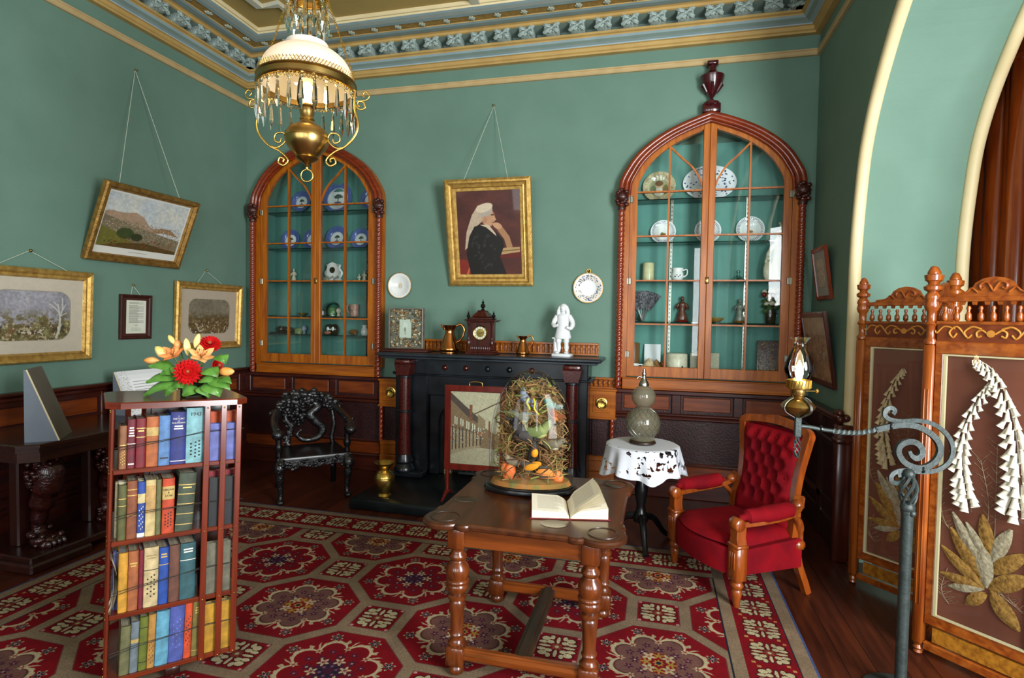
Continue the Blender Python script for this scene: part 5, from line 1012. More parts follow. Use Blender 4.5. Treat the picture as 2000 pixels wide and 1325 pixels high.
book('black cover behind the slats of the second row', .356, SH[2], .115, .215, '1d1f22', y=.012, face=True); book('crimson-topped cover behind the black one in the second row', .352, SH[2], .122, .238, '8a1420', y=.05, face=True)
book('grey-brown cover behind the slats of the third row', .352, SH[1], .10, .225, '6f6a56', y=.012, face=True); book('deep yellow cover behind the slats of the bottom row', .352, SH[0], .125, .215, 'c08c1e', y=.012, face=True)
PS = BM @ CB @ RZ(-pi/2) @ T(-BW/2, -BW/2, 0)     # the narrow left-hand side: fore-edges just showing
for i, (lab, z, col, h) in enumerate((('pale cream book on the left side, second row', SH[2], 'd8cba4', .23), ('lavender-blue book on the left side, third row', SH[1], '7078b0', .24))): book(lab, .38, z, .035, h, col, P=PS)
for z, zz in ((SH[3]+.10, .03), (SH[2]+.11, .0), (SH[1]+.10, .02), (SH[0]+.115, .01)):
    mb = MB()
    for k in (0, 1): mb.tube([(.004, .0, z-.01-.012*k), (.1, .009, z-.008*k), (.2, .009, z+zz*.4-.004*k), (.33, .009, z+zz+.006*k), (.49, -.002, z+zz*1.3)], .0013, 5)
    mb.tube([(.0, .002, z+.02), (.0, .2, z)], .0012, 5)
    mb.build('black_twine', DRK, bk)
def flowers():
    o0 = BM @ Vector((.30, .13, BH)); t = thing('flower_arrangement', 'arrangement of red gerberas, orange lilies and leaves on top of the bookcase', 'flowers', o0)
    inv = lambda px, py, dd=0.: onD(px, py, 2.55+dd)-o0
    MB().lathe([(.05, 0), (.055, .005), (.055, .06), (.05, .065)], 20).build('glass_bowl', pane('bowl_glass', (.8, .9, .9)), t)
    MB().lathe([(.045, .01), (.045, .058), (.02, .075)], 16).build('floral_foam', mat('floral_foam', '2c3f22', '1f2f18', rough=.9, scale=40), t)
    RED = mat('gerbera_red', 'c00a0c', '9a0406', rough=.75, scale=60, spec=.2); ORA = mat('lily_orange', 'd86a2a', 'e89a5a', rough=.45, scale=14); PEA = mat('lily_peach', 'eebf7c', 'e09a58', rough=.45, scale=14); BUD = mat('lily_bud', 'e8d890', 'd6c070', rough=.45, scale=12); BUDO = mat('tulip_orange', 'e08a34', 'e8b070', rough=.45, scale=12); LEAF = mat('glossy_leaf', '3f6a24', '5a8a3a', rough=.3, scale=14, bump=.15); STEM = mat('green_stem', '4a6a2a', rough=.5)
    toC = (CAM-o0).normalized()
    def facing(n, up=Vector((0, 0, 1))): n = n.normalized(); x = up.cross(n).normalized(); y = n.cross(x); return Matrix(((x.x, y.x, n.x, 0), (x.y, y.y, n.y, 0), (x.z, y.z, n.z, 0), (0, 0, 0, 1)))
    def petal(mb, L_, w, M_, curl=.3, n=6, mi=0):
        f = lambda u, v: ((u-.5)*w*sin(pi*min(1, .10+.9*v**.8))**.8*(1 if v < .98 else .3), v*L_, curl*L_*(v*v)-abs(u-.5)*w*.4*(1-v)); mb.grid(f, 4, n, mi, M_)
    def gerbera(name, c, r, n_):
        mb = MB(T(c) @ facing(n_))
        for lay, (k, rr, cu) in enumerate(((20, 1, .05), (18, .86, .25), (14, .6, .55), (10, .34, .9))):
            for i in range(k): petal(mb, r*rr, r*.36, T(0, 0, .003*lay) @ RZ(2*pi*i/k+lay*.15), cu, 5)
        o = mb.build(name, RED, t); MB(T(c) @ facing(n_)).ball((0, 0, .014), (.009, .009, .008), 10, 6).build('flower_centre', mat('gerbera_centre', '7a2a14', 'a85a2a', rough=.7, scale=90), o)
        MB().tube(sm([(0, 0, .05), tuple((c+Vector((0, 0, .02)))*.6), tuple(c-n_*.01)], 4), .004, 6).build('stem', STEM, o)
    def lily(c, r, n_, m):
        mb = MB(T(c) @ facing(n_))
        for i in range(6): petal(mb, r*(1.1 if i % 2 else 1.), r*.62, RZ(2*pi*i/6) @ T(0, .004, 0) @ RX(R(38)), -.25, 7)
        o = mb.build('lily', m, t); mb = MB(T(c) @ facing(n_))
        for i in range(6): a = i*pi/3; mb.tube([(0, 0, 0), (.018*cos(a), .018*sin(a), r*.55)], .0013, 5).ball((.018*cos(a), .018*sin(a), r*.57), (.003, .003, .006), 6, 4)
        mb.build('stamens', mat('stamen', 'a05a24', rough=.6), o); MB().tube(sm([(0, 0, .05), tuple(c*.55+Vector((0, 0, .02))), tuple(c)], 4), .004, 6).build('stem', STEM, o)
    def bud(px0, py0, px1, py1, r, m, name='lily_bud', dd=0.):
        r *= 1.25; a, b = inv(px0, py0, dd), inv(px1, py1, dd); L_ = (b-a).length; mb = MB(align(a, b)); pr = [(.2, 0), (.62, .14), (.95, .36), (1, .52), (.85, .74), (.5, .92), (.1, 1)]
        vs = lambda u, v: (r*np.interp(v, [p[1] for p in pr], [p[0] for p in pr])*(1+.07*cos(6*pi*u))*cos(2*pi*u), r*np.interp(v, [p[1] for p in pr], [p[0] for p in pr])*(1+.07*cos(6*pi*u))*sin(2*pi*u), v*L_)
        mb.grid(vs, 18, 10); o = mb.build(name, m, t); MB().tube(sm([(0, 0, .05), tuple(a*.6+Vector((0, 0, .015))), tuple(a)], 4), .003, 6).build('stem', STEM, o)
    gerbera('gerbera', inv(367, 727, -.06), .062, (toC+Vector((.0, 0, .1))).normalized()); gerbera('gerbera', inv(410, 673, .05), .052, (toC+Vector((0, 0, .75))).normalized()); gerbera('gerbera', inv(424, 714, .04), .032, (toC+Vector((.9, .5, 0))).normalized())
    lily(inv(393, 698, -.01), .058, (toC*.6+Vector((.2, 0, .8))).normalized(), PEA); lily(inv(338, 695, 0), .055, (toC*.6+Vector((-.3, -.1, .6))).normalized(), ORA)
    bud(324, 700, 304, 677, .016, BUD); bud(340, 672, 329, 655, .0095, BUD, dd=.02); bud(367, 695, 363, 661, .012, BUD); bud(381, 680, 389, 652, .011, BUD, dd=.02); bud(312, 706, 281, 704, .014, BUDO, 'tulip'); bud(426, 726, 458, 726, .016, BUDO, 'tulip'); bud(351, 682, 343, 665, .014, ORA, dd=.03)
    def leaf(px0, py0, px1, py1, w, dd=-.03, d1=-.06):
        a, b = inv(px0, py0, dd), inv(px1, py1, d1); b.z = max(b.z, .012); a.z = max(a.z, .03); ax = b-a; L_ = ax.length; ax.normalize(); w *= 1.45; n = (toC*.6+Vector((0, 0, .8))); sd = ax.cross(n).normalized(); n = sd.cross(ax).normalized()
        f = lambda u, v: tuple(a+ax*(v*L_)+sd*((u-.5)*w*max(.03, sin(pi*v**.85)))+n*(.022*sin(pi*v)-abs(u-.5)*w*.25+.006*sin(9*v)*(u-.5)))
        mb = MB().grid(f, 6, 12); mb.build('leaf', LEAF, t)
    for q in ((342, 720, 290, 714, .05), (348, 735, 284, 746, .05), (350, 745, 279, 772, .05), (345, 750, 322, 776, .04), (345, 728, 312, 730, .045), (385, 755, 355, 772, .06), (402, 745, 430, 773, .065), (395, 752, 408, 776, .055), (405, 738, 450, 760, .055), (398, 722, 425, 735, .055), (362, 752, 335, 757, .045), (425, 745, 452, 748, .04), (425, 695, 440, 710, .045), (395, 740, 420, 746, .06), (355, 715, 345, 738, .05)): leaf(*q)
flowers()
# ================================================================ carpet
def carpet_img(x0, x1, y0, y1, px=.0028):
    w, h = int((x1-x0)/px), int((y1-y0)/px); X, Y = np.meshgrid(x0+(np.arange(w)+.5)*px, y0+(np.arange(h)+.5)*px); X = X.astype(np.float32); Y = Y.astype(np.float32)
    RED, DRED, TANC, CRM, MAU, NAVY, PUR, GOLD_, PINK, BLUE = [hx(c) for c in ('860a16', '560812', '937c62', 'c9ba90', '7a5248', '20222e', '4a1a34', 'b08a3c', 'c9938a', '4a5a8c')]
    A = np.ones((h, w, 3), np.float32)*RED
    def put(m, c, al=1.): m = (np.clip(m, 0, 1)*al)[..., None].astype(np.float32); A[:] = A*(1-m)+c*m
    sharp = lambda d: d/.003+.5
    u, v = (X-2.98)/.48, (Y+2.163)/.468; p, q = (u+v)/2, (u-v)/2; pi_, qi = np.round(p), np.round(q); dp, dq = p-pi_, q-qi; L_ = .67
    d1 = .5-np.maximum(abs(dp), abs(dq)); d2 = (.70711-(abs(dp)+abs(dq)))/1.41421; inoct = d2 > 0; d = np.where(inoct, np.minimum(d1, d2), -d2)*L_
    ox, oy = (dp+dq)*.48, (dp-dq)*.468; r = np.hypot(ox, oy); th = np.arctan2(oy, ox); mau = (np.mod(pi_+qi, 2) > .5)
    put(sharp(.272-r)*inoct*0, RED); oc = inoct.astype(np.float32)
    lob = .150+.078*np.abs(np.cos(4*th+pi/2))**.55
    put(sharp(lob-r)*oc*mau, MAU); put(sharp(lob-.02-r)*oc*(~mau), RED*.96)
    spur = (np.cos(40*th+70*(r-lob)) > .1)*(r > lob)*(r < lob+.016+.03*(np.abs(np.cos(4*th+pi/2))<.55)); put(spur*oc, CRM, .9)
    put(sharp(.0095-abs(r-lob))*oc, CRM); put(sharp(.003-abs(r-lob+.016))*oc*mau, hx('5a2a2a'))
    def ringdots(rad, n, off, size, col, al=1., lobes=5, m=1., amp=.3):
        a = np.mod(th-off+pi/n, 2*pi/n)-pi/n; lx, ly = r*np.cos(a)-rad, r*np.sin(a); rr = np.hypot(lx, ly); tt = np.arctan2(ly, lx); put(sharp(size*(1-amp+amp*np.cos(lobes*tt))-rr)*oc*m, col, al); return rr
    for c_, s_ in ((CRM, .034), (NAVY, .026)): ringdots(.268, 8, pi/8, s_, c_, lobes=6)
    ringdots(.268, 8, pi/8, .010, PINK, lobes=4)
    ringdots(.175, 8, 0, .020, CRM, lobes=6, amp=.2); ringdots(.175, 8, 0, .011, np.array(hx('9a3a34')), lobes=4); ringdots(.145, 8, pi/8, .022, PUR, lobes=5, amp=.35)
    ringdots(.145, 8, pi/8, .006, PINK); ringdots(.108, 8, 0, .027, PUR, lobes=6, amp=.35); ringdots(.108, 8, 0, .008, CRM, lobes=4)
    put(sharp(.083*(1+.06*np.cos(16*th))-r)*oc*mau, RED); ringdots(.062, 4, pi/4, .036, CRM, lobes=5, m=mau); ringdots(.062, 4, pi/4, .011, np.array(hx('a8604a')), m=mau); ringdots(.058, 4, 0, .030, GOLD_, lobes=5, m=mau, amp=.35)
    put(sharp(.022*(1+.25*np.cos(8*th))-r)*oc*mau, GOLD_); put(sharp(.012-r)*oc*mau, NAVY)
    nm = (~mau).astype(np.float32); put(sharp(.08*(1+.14*np.cos(12*th))-r)*oc*nm, PUR); ringdots(.075, 6, .3, .030, CRM, lobes=5, m=nm); ringdots(.075, 6, .3, .012, np.array(hx('8a3a4a')), m=nm); ringdots(.036, 6, 0, .018, NAVY, lobes=5, m=nm); ringdots(.036, 6, .5, .010, np.array(hx('8a5a7a')), m=nm)
    def motif(s, t, m, k=1.):
        s, t = s/k, t/k; rr = np.hypot(s, t); a = np.arctan2(t, s); s2, t2 = abs(s), abs(t); mm = np.zeros_like(s)
        for cx_, cy__, ra, rb_ in ((.062, .062, .022, .018), (.072, .030, .022, .012), (.032, .076, .012, .018), (.036, .036, .018, .014), (.0, .056, .009, .030), (.060, .0, .030, .009)): mm = np.maximum(mm, np.clip(1.35-np.hypot((s2-cx_)/ra, (t2-cy__)/rb_), 0, .5))
        put((mm > .0)*m, hx('2e1614'), .85); put((mm > .34)*m, CRM); put(sharp(.024*(1+.3*np.cos(8*a))-rr)*m, hx('8a4a34')); put(sharp(.010-rr)*m, CRM)
    us, vs = np.round(u), np.round(v); od = np.mod(us+vs, 2) > .5; sx, sy = (u-us)*.48, (v-vs)*.468; sq = (~inoct)&od; motif(sx, sy, sq.astype(np.float32))
    for a_ in (-1, 1):
        for b_ in (-1, 1): put(((abs(sx-a_*.098) < .009)&(abs(sy-b_*.098) < .009)&sq), PINK)
    put(sharp(.029-d)*(1.), TANC); put(sharp(.0025-abs(d-.031)), hx('6a4a3c'), .7)
    e1, e2, e3 = X-.832, 5.118-X, -1.268-Y; e = np.minimum(np.minimum(e1, e2), e3); bd = e < .372; put(bd*1., NAVY); put((e < .365)*1., TANC); put((e < .302)*1., RED)
    for ee, along, mk in ((e1, Y, (e1 <= np.minimum(e2, e3))), (e2, Y, (e2 <= np.minimum(e1, e3))), (e3, X, (e3 < np.minimum(e1, e2)))):
        k = .2215; al = (along+2.178)/k; f_ = (al-np.round(al))*k; m = (mk&(e < .3)&(e > .065)).astype(np.float32); motif(ee-.178, f_, m, .93)
        g_ = (al-np.floor(al)-.5)*k
        for (a_, b_) in ((.092, -.016), (.112, .016), (.245, -.016), (.265, .016)): put(((abs(ee-a_) < .009)&(abs(g_-b_) < .009))*m, hx('c08a52'))
    put(((e < .066)&(e > 0))*1., TANC); put(((abs(e-.068) < .003))*1., NAVY); put((e < .0)*1., BLUE); strip = (abs(e2-.335) < .032)&(e3 < .37); put(strip*1., TANC*.8)
    n = np.random.default_rng(3).random((h, w)).astype(np.float32); A *= (.62+.24*n)[..., None]; A *= (.9+.2*fbm(h, w, 60, 2, 5).astype(np.float32))[..., None]; return A
CX0, CX1, CY0, CY1 = .82, 5.13, -6.3, -1.256
o = MB().box(CX0, CX1, CY0, CY1, .0, .007, 1).quad((CX0, CY0, .008), (CX1, CY0, .008), (CX1, CY1, .008), (CX0, CY1, .008)).build('carpet', [img_mat('carpet_pile', carpet_img(CX0, CX1, CY0, CY1), rough=.95, spec=.1, bump=.15), mat('carpet_edge', '3a4670', rough=.9)], smooth=False)
tag(o, 'large red patterned carpet with octagon medallions covering the floor', 'carpet')

# ================================================================ card table, domed birds, open book
TW = wood('table_wood', '421b08', '66300f', 2, rough=.25, coat=.3); TWX = wood('table_wood_along', '522508', '76380f', 0, rough=.28, coat=.3); TTOP = wood('table_top_wood', '33180c', '4c2610', 1, rough=.28, coat=.15, scale=4); TDK = wood('table_dark', '1f120a', '33200f', 1, rough=.4)
TZ = .725; TC = Vector((3.835, -2.62, .008))
def lobed(hx_, hy, r, e):
    pts = []; a0 = math.asin((r-e)/r)
    for sx, sy, base in ((1, 1, 0), (-1, 1, 1), (-1, -1, 2), (1, -1, 3)):
        cx, cy_ = sx*(hx_-r), sy*(hy-r); s0, s1 = base*pi/2-a0, base*pi/2+pi/2+a0
        seg = [(cx+r*cos(s0+(s1-s0)*i/18), cy_+r*sin(s0+(s1-s0)*i/18)) for i in range(19)]
        for k, P_ in ((0, seg[0]), (1, seg[-1])):     # the little ear beside each lobe
            a = s0 if k == 0 else s1; tx = Vector((sin(a), -cos(a))) if k == 0 else Vector((-sin(a), cos(a)))
            d = Vector((0, -sy)) if (base*2+k) % 4 in (0, 3) else Vector((-sx, 0)); d = d.normalized(); nrm = Vector((sx, 0)) if abs(d.y) > .5 else Vector((0, sy))
            ear = [Vector(P_)+d*(.032-.032*cos(pi*i/4))*1.0+nrm*(.016*sin(pi*i/4)) for i in range(1, 5)]; ear = [(p.x, p.y) for p in ear]
            if k == 0: seg = ear[::-1]+seg
            else: seg = seg+ear
        pts += seg
    return pts
def card_table():
    t = thing('card_table', 'dark wooden card table with lobed corners and turned legs in the middle of the carpet', 'table', TC); H = TZ-TC.z
    L_ = lobed(.445, .465, .10, .032); n = len(L_)
    mb = MB()
    for z0, z1, k0, k1 in ((H-.030, H-.022, .975, .995), (H-.022, H-.010, .995, 1.), (H-.010, H-.003, 1., .99), (H-.003, H, .99, .975)):
        mb.add([(a*k0, b*k0, z0) for a, b in L_]+[(a*k1, b*k1, z1) for a, b in L_], [(i, (i+1) % n, n+(i+1) % n, n+i) for i in range(n)])
    mb.add([(a*.975, b*.975, H) for a, b in L_], [tuple(range(n))]); mb.add([(a*.975, b*.975, H-.03) for a, b in L_], [tuple(range(n-1, -1, -1))]); mb.build('top', TTOP, t)
    for sx in (-1, 1):
        for sy in (-1, 1): MB().tube([(sx*.345+.062*cos(a), sy*.365+.062*sin(a), H+.0005) for a in np.linspace(0, 2*pi, 29)[:-1]], .0035, 6, closed=True).build('candle_ring', TDK, t)
    for px, py in ((909, 976), (1189, 951), (1082, 1024)):
        q = onZ(px, py, TZ)-TC; MB().lathe([(.0001, 0), (.055, .0004), (.058, .001), (.062, .0)], 28, M=T(q.x, q.y, H+.0003) @ S(1.0, .8, 1)).build('counter_well', mat('well_wood', '1c0c06', '2a140a', rough=.25, coat=.4), t)
    lx, ly = .295, .335
    MB().box(-lx, lx, -ly-.022, -ly+.012, H-.125, H-.03, 0, .003).box(-lx, lx, -ly-.028, -ly+.012, H-.128, H-.118, 0, .003).build('apron', TWX, t, smooth=False); MB().box(-lx, lx, ly-.012, ly+.022, H-.125, H-.03, 0, .003).build('apron', TWX, t, smooth=False)
    for s_ in (-1, 1): MB().box(s_*lx-.016, s_*lx+.016, -ly, ly, H-.125, H-.03, 0, .003).build('apron', TW, t, smooth=False)
    pr = [(.034, .135), (.036, .15), (.028, .16), (.024, .175), (.03, .19), (.024, .205), (.028, .30), (.031, .335), (.026, .345), (.036, .352), (.036, .362), (.028, .37), (.036, .385), (.044, .40), (.044, .415), (.04, .422), (.046, .43), (.046, .437), (.04, .444), (.046, .465), (.047, .485), (.042, .505), (.03, .52), (.027, .528), (.035, .54), (.035, .552), (.026, .562), (.024, .58), (.034, .60)]
    for sx in (-1, 1):
        for sy in (-1, 1):
            mb = MB(T(sx*lx, sy*ly, 0)); mb.box(-.038, .038, -.038, .038, H-.14, H-.03, 0, .004).lathe([(r*1.14, z*.985) for r, z in pr], 20).box(-.04, .04, -.04, .04, .05, .135, 0, .005).lathe([(.018, .0), (.034, .012), (.036, .028), (.026, .042), (.03, .052)], 16); mb.build('leg', TW, t)
    for s_ in (-1, 1): MB().box(-lx, lx, s_*ly-.026, s_*ly+.026, .07, .115, 0, .012).box(-lx, lx, s_*ly-.015, s_*ly+.015, .11, .125, 0, .005).build('stretcher', TWX, t, smooth=False)
    MB().box(-.038, .038, -ly, ly, .085, .118, 0, .006).box(-.022, .022, -ly, ly, .116, .126, 0, .005).build('centre_stretcher', TDK, t, smooth=False)
card_table()
DC = onZ(1036, 950, TZ+.02)
DRZ = R(8)
def dome():
    t = thing('glass_dome', 'tall oval glass dome on a black base on the card table', 'dome', (DC.x, DC.y, TZ), DRZ); rx, ry, h = .216, .125, .585
    MB(S(1, ry/rx, 1)).lathe([(rx+.02, .008), (rx+.025, .014), (rx+.02, .026), (rx+.006, .03), (rx+.006, .036), (.0001, .037)], 48).build('base', BLACKW, t)
    for a in (.6, 2.5, 3.8, 5.6): MB().ball((.16*cos(a), .09*sin(a), .007), (.012, .012, .007), 8, 6).build('foot', BRASSD, t)
    pr = [(1, .0), (1, .17), (.975, .26), (.91, .35), (.80, .43), (.65, .495), (.47, .545), (.25, .576), (.002, .585)]; pp = sm([(a, b, 0) for a, b in pr], 3)
    MB(S(1, ry/rx, 1)).lathe([(p.x*rx, .037+p.y) for p in pp], 48, cap=False).build('glass', pane('dome_glass', (.985, .99, .985), 1.4, refl=.45), t)
    MB(S(1, ry/rx, 1)).lathe([(rx-.008, .038), (rx-.02, .06), (.10, .075), (.0001, .08)], 36).build('mossy_ground', mat('moss', 'a8632a', '6b6a34', rough=.9, scale=18, bump=.4), t)
    A = Matrix.Translation((DC.x, DC.y, TZ+.04)) @ RZ(DRZ); g = random.Random(21)
    ms = [mat('dried_grass', '9c7a48', '74572f', rough=.8, scale=20), mat('brown_fern', '7a5430', '5a3c22', rough=.85, scale=20), mat('green_fern', '8a8c48', '6c7034', rough=.85, scale=20)]; mbs = [MB(), MB(), MB()]
    def inside(x, y, z): k = np.interp(z, [.17, .26, .35, .43, .495, .545, .576], [1, .975, .91, .80, .65, .47, .2])*.94; return (x/rx)**2+(y/ry)**2 < k*k
    for i in range(1700):
        k = g.choice([0, 0, 1, 1, 2]); a = g.uniform(0, 6.28); r0 = g.uniform(.2, .9); x, y = rx*r0*cos(a), ry*r0*sin(a); y = abs(y)*.9 if (g.random() < .6 and x > -.09) else y; z = g.uniform(.02, .50); P_ = [Vector((x, y, z))]; d = Vector((g.uniform(-1, 1), g.uniform(-.4, .4), g.uniform(.1, 1.1))).normalized()
        for s_ in range(5):
            d = (d+Vector((g.uniform(-.5, .5), g.uniform(-.3, .3), -.15))).normalized(); n_ = P_[-1]+d*.022
            if not inside(n_.x, n_.y, n_.z) or n_.z > .56 or n_.z < .03: break
            P_.append(n_)
        if len(P_) > 2: mbs[k].tube(P_, [.0036, .0014], 4)
    for i in range(420):
        k = g.choice([0, 1, 1, 2]); a = g.uniform(0, 6.28); r0 = g.uniform(0, .75); z = g.uniform(.03, .50); x, y = rx*r0*cos(a), ry*r0*abs(sin(a))*.9
        if inside(x*1.15, y*1.15, z+.02): mbs[k].ball((x, y, z), (g.uniform(.008, .024), g.uniform(.006, .016), g.uniform(.006, .018)), 6, 4)
    for nm, lb, m, mb in zip(('dried_grasses', 'brown_fern', 'green_fern'), ('pale dried grasses filling the glass dome', 'brown ferns and twigs filling the glass dome', 'olive green ferns filling the glass dome'), ms, mbs):
        o = mb.build(nm, m); o.matrix_world = A; tag(o, lb, 'dried plants', kind='stuff')
    def bird(label, x, y, z, s_, yaw, pitch, body, wing, beak='2a2418', breast=None):
        b = thing('stuffed_bird', label, 'bird', group='stuffed birds under the dome'); b.matrix_world = A @ T(x, y, z) @ RZ(yaw) @ RY(-pitch) @ S(s_, s_, s_); mk = lambda c, c2=None: mat('plumage_'+c, c, c2 or c, rough=.7, scale=70, stretch=(1, 6, 6))
        mb = MB().tube(sm([(-.05, 0, .0), (-.03, 0, .004), (0, 0, .004), (.03, 0, .014), (.046, 0, .028), (.058, 0, .034), (.07, 0, .032)], 4), [.006, .019, .026, .025, .019, .0175, .0165, .006], 12).box(-.105, -.04, -.010, .010, -.006, .0, 0, .002); o = mb.build('body', mk(body), b)
        for sy in (-1, 1): MB().ball((0, 0, 0), (.048, .006, .02), 10, 6, M=T(-.015, sy*.024, .006) @ RY(.15)).build('wing', mk(wing), b)
        MB().lathe([(.006, 0), (.004, .008), (.0005, .022)], 8, M=T(.072, 0, .032) @ RY(pi/2+.1)).build('beak', mk(beak), b)
        mb = MB()
        for sy in (-1, 1): mb.ball((.062, sy*.0145, .037), .0032, 6, 5)
        mb.build('eyes', mk('050505'), b)
        if breast: MB().ball((.012, 0, -.008), (.03, .02, .018), 10, 7).build('breast', mk(breast), b)
        mb = MB()
        for sy in (-1, 1): mb.tube([(-.002, sy*.008, -.02), (.004, sy*.009, -.045)], .0018, 5)
        mb.build('legs', mk(beak), b)
    bird('largest black-brown stuffed bird spread across the middle of the dome', -.03, -.045, .245, 1.55, R(-155), R(25), '231d1b', '2a2422', breast='3a2c22')
    bird('green stuffed bird right of the black one in the dome', .035, -.06, .27, 1.2, R(-20), R(8), '76804a', '606a3a', breast='8c9258')
    bird('grey-headed stuffed bird with white throat, upper left in the dome', -.055, -.05, .345, 1.0, R(-10), R(-15), '6d7064', '5a5a48', breast='a8a68e')
    bird('slate-blue stuffed bird at the top of the dome', -.03, -.03, .425, .9, R(-150), R(40), '6f7684', '5a6270')
    bird('teal-winged stuffed bird at the upper right of the dome', .10, -.03, .405, .85, R(-30), R(-35), '7d8a80', '4a7a6c')
    bird('rust-coloured stuffed bird at the right edge of the dome', .13, -.02, .345, .85, R(-120), R(20), '8a4a1c', '6a3814', breast='b06a28')
    bird('pale-headed brown stuffed bird at the right, below the rust one', .105, -.05, .21, .95, R(-15), R(-10), '6d6450', '544a38', breast='a39a82')
    bird('yellow-breasted stuffed bird in the lower middle of the dome', .02, -.075, .165, .95, R(-70), R(65), '2a2420', '2a2420', breast='d8860c')
    bird('dark bird with orange wing patch at the bottom middle of the dome', .005, -.085, .10, .85, R(165), R(-10), '4a4844', 'c9820c', breast='5f5a52')
    bird('grey-brown stuffed bird low at the left of the dome', -.085, -.06, .115, .8, R(190), R(10), '8a7d68', '6d604c')
    mb = MB()
    for (x, y, z) in ((-.11, -.05, .05), (-.10, -.065, .075), (-.12, -.045, .08), (.14, -.03, .04)): mb.ball((x, y, z), (.03, .022, .035), 10, 7)
    o = mb.build('orange_fungus', mat('orange_fungus', 'd0521a', 'e08a4a', rough=.6, scale=30)); o.matrix_world = A; tag(o, 'orange fungus clumps at the foot of the dome, bottom left', 'fungus')
    o = MB().grid(lambda u, v: (.075+.055*(u-.5)*2, -.055-.02*sin(pi*u), .04+.06*v*sin(pi*(.1+.8*u))), 10, 8).build('striped_shell', mat('striped_shell', 'c9782a', '3a2414', rough=.5, scale=3, stretch=(1, 1, 30), lo=.48, hi=.52)); o.matrix_world = A; tag(o, 'orange and brown striped shell at the bottom right of the dome', 'shell')
    mb = MB()
    for s_ in (-1, 1): mb.tube(sm([(.012*s_, -.06, .44), (.02*s_, -.07, .42), (.012*s_+.006, -.07, .39), (.03*s_+.01, -.06, .36)], 5), .005, 7)
    o = mb.build('yellow_stalks', mat('yellow_stalk', 'a8a01e', rough=.5)); o.matrix_world = A; tag(o, 'pair of yellow curling stalks near the top of the dome', 'stalks')
dome()
def open_book():
    p0 = onZ(1113, 1014, TZ+.004); p1 = onZ(1110, 983, TZ+.004); t = thing('open_book', 'open book with cream pages and red cover lying on the card table', 'book', (p0.x, p0.y, TZ), math.atan2(-(p1.x-p0.x), p1.y-p0.y)+R(2)); L_ = .235; wl = .165; PG_ = mat('old_pages', 'e6dab6', 'd6c699', rough=.8, scale=4, stretch=(1, 1, 120)); RC = cloth('7a1420')
    MB().box(-wl-.012, -.004, -.004, L_+.004, .001, .005, 0, .001).box(.004, wl+.012, -.004, L_+.004, .001, .005, 0, .001).box(-.006, .006, -.004, L_+.004, 0, .004).build('cover', RC, t, smooth=False)
    def leaf_(name, sgn, h0, h1, n=14):
        prof = [(sgn*(.002+wl*(i/n)), .006+(h0+(h1-h0)*(i/n))*min(1, (i/n)*4)**.6) for i in range(n+1)]; mb = MB()
        low = [(sgn*(.002+wl*(i/n)), .0055) for i in range(n+1)]
        for j in range(n):
            a, b, c_, d = prof[j], prof[j+1], low[j+1], low[j]
            mb.add([(a[0], 0, a[1]), (b[0], 0, b[1]), (c_[0], 0, c_[1]), (d[0], 0, d[1])], [(0, 1, 2, 3)]); mb.add([(a[0], L_, a[1]), (b[0], L_, b[1]), (c_[0], L_, c_[1]), (d[0], L_, d[1])], [(3, 2, 1, 0)])
        b = prof[-1]; c_ = low[-1]; mb.add([(b[0], 0, b[1]), (b[0], L_, b[1]), (c_[0], L_, c_[1]), (c_[0], 0, c_[1])], [(0, 1, 2, 3)]); o = mb.build(name, PG_, t, smooth=False); return prof
    def txt(seed):
        c = Cv(150, 220, 'efe8d4'); g = random.Random(seed)
        for i in range(26): c.line([(.16, .88-.03*i), (.84-(.3*g.random() if i % 7 == 6 else 0), .88-.03*i)], .004, '7d7864', .8)
        return c.a
    for sgn, h0, h1 in ((-1, .026, .034), (1, .028, .048)):
        pr = leaf_('page_block', sgn, h0, h1); mb = MB(); n = len(pr)-1
        if sgn < 0: pr = pr[::-1]
        for j in range(n):
            a, b = pr[j], pr[j+1]; mb.uv[len(mb.f)] = [(j/n, 0), ((j+1)/n, 0), ((j+1)/n, 1), (j/n, 1)]; mb.add([(a[0], 0, a[1]+.0006), (b[0], 0, b[1]+.0006), (b[0], L_, b[1]+.0006), (a[0], L_, a[1]+.0006)], [(0, 1, 2, 3)])
        mb.build('printed_page', img_mat('printed_page', txt(sgn+2), rough=.8), t, smooth=False)
    for k in range(5):   # lifted leaves fanning up on the right
        a = R(20+5.5*k); mb = MB(); mb.grid(lambda u, v: (.004+wl*.98*u*cos(a)+.004*sin(pi*u), L_*v, .034*min(1, u*4)**.6+wl*.98*u*sin(a)*.82), 8, 1, uv=True); mb.build('raised_leaf', PAPER if k < 4 else img_mat('raised_page', txt(9), rough=.8), t)
open_book()

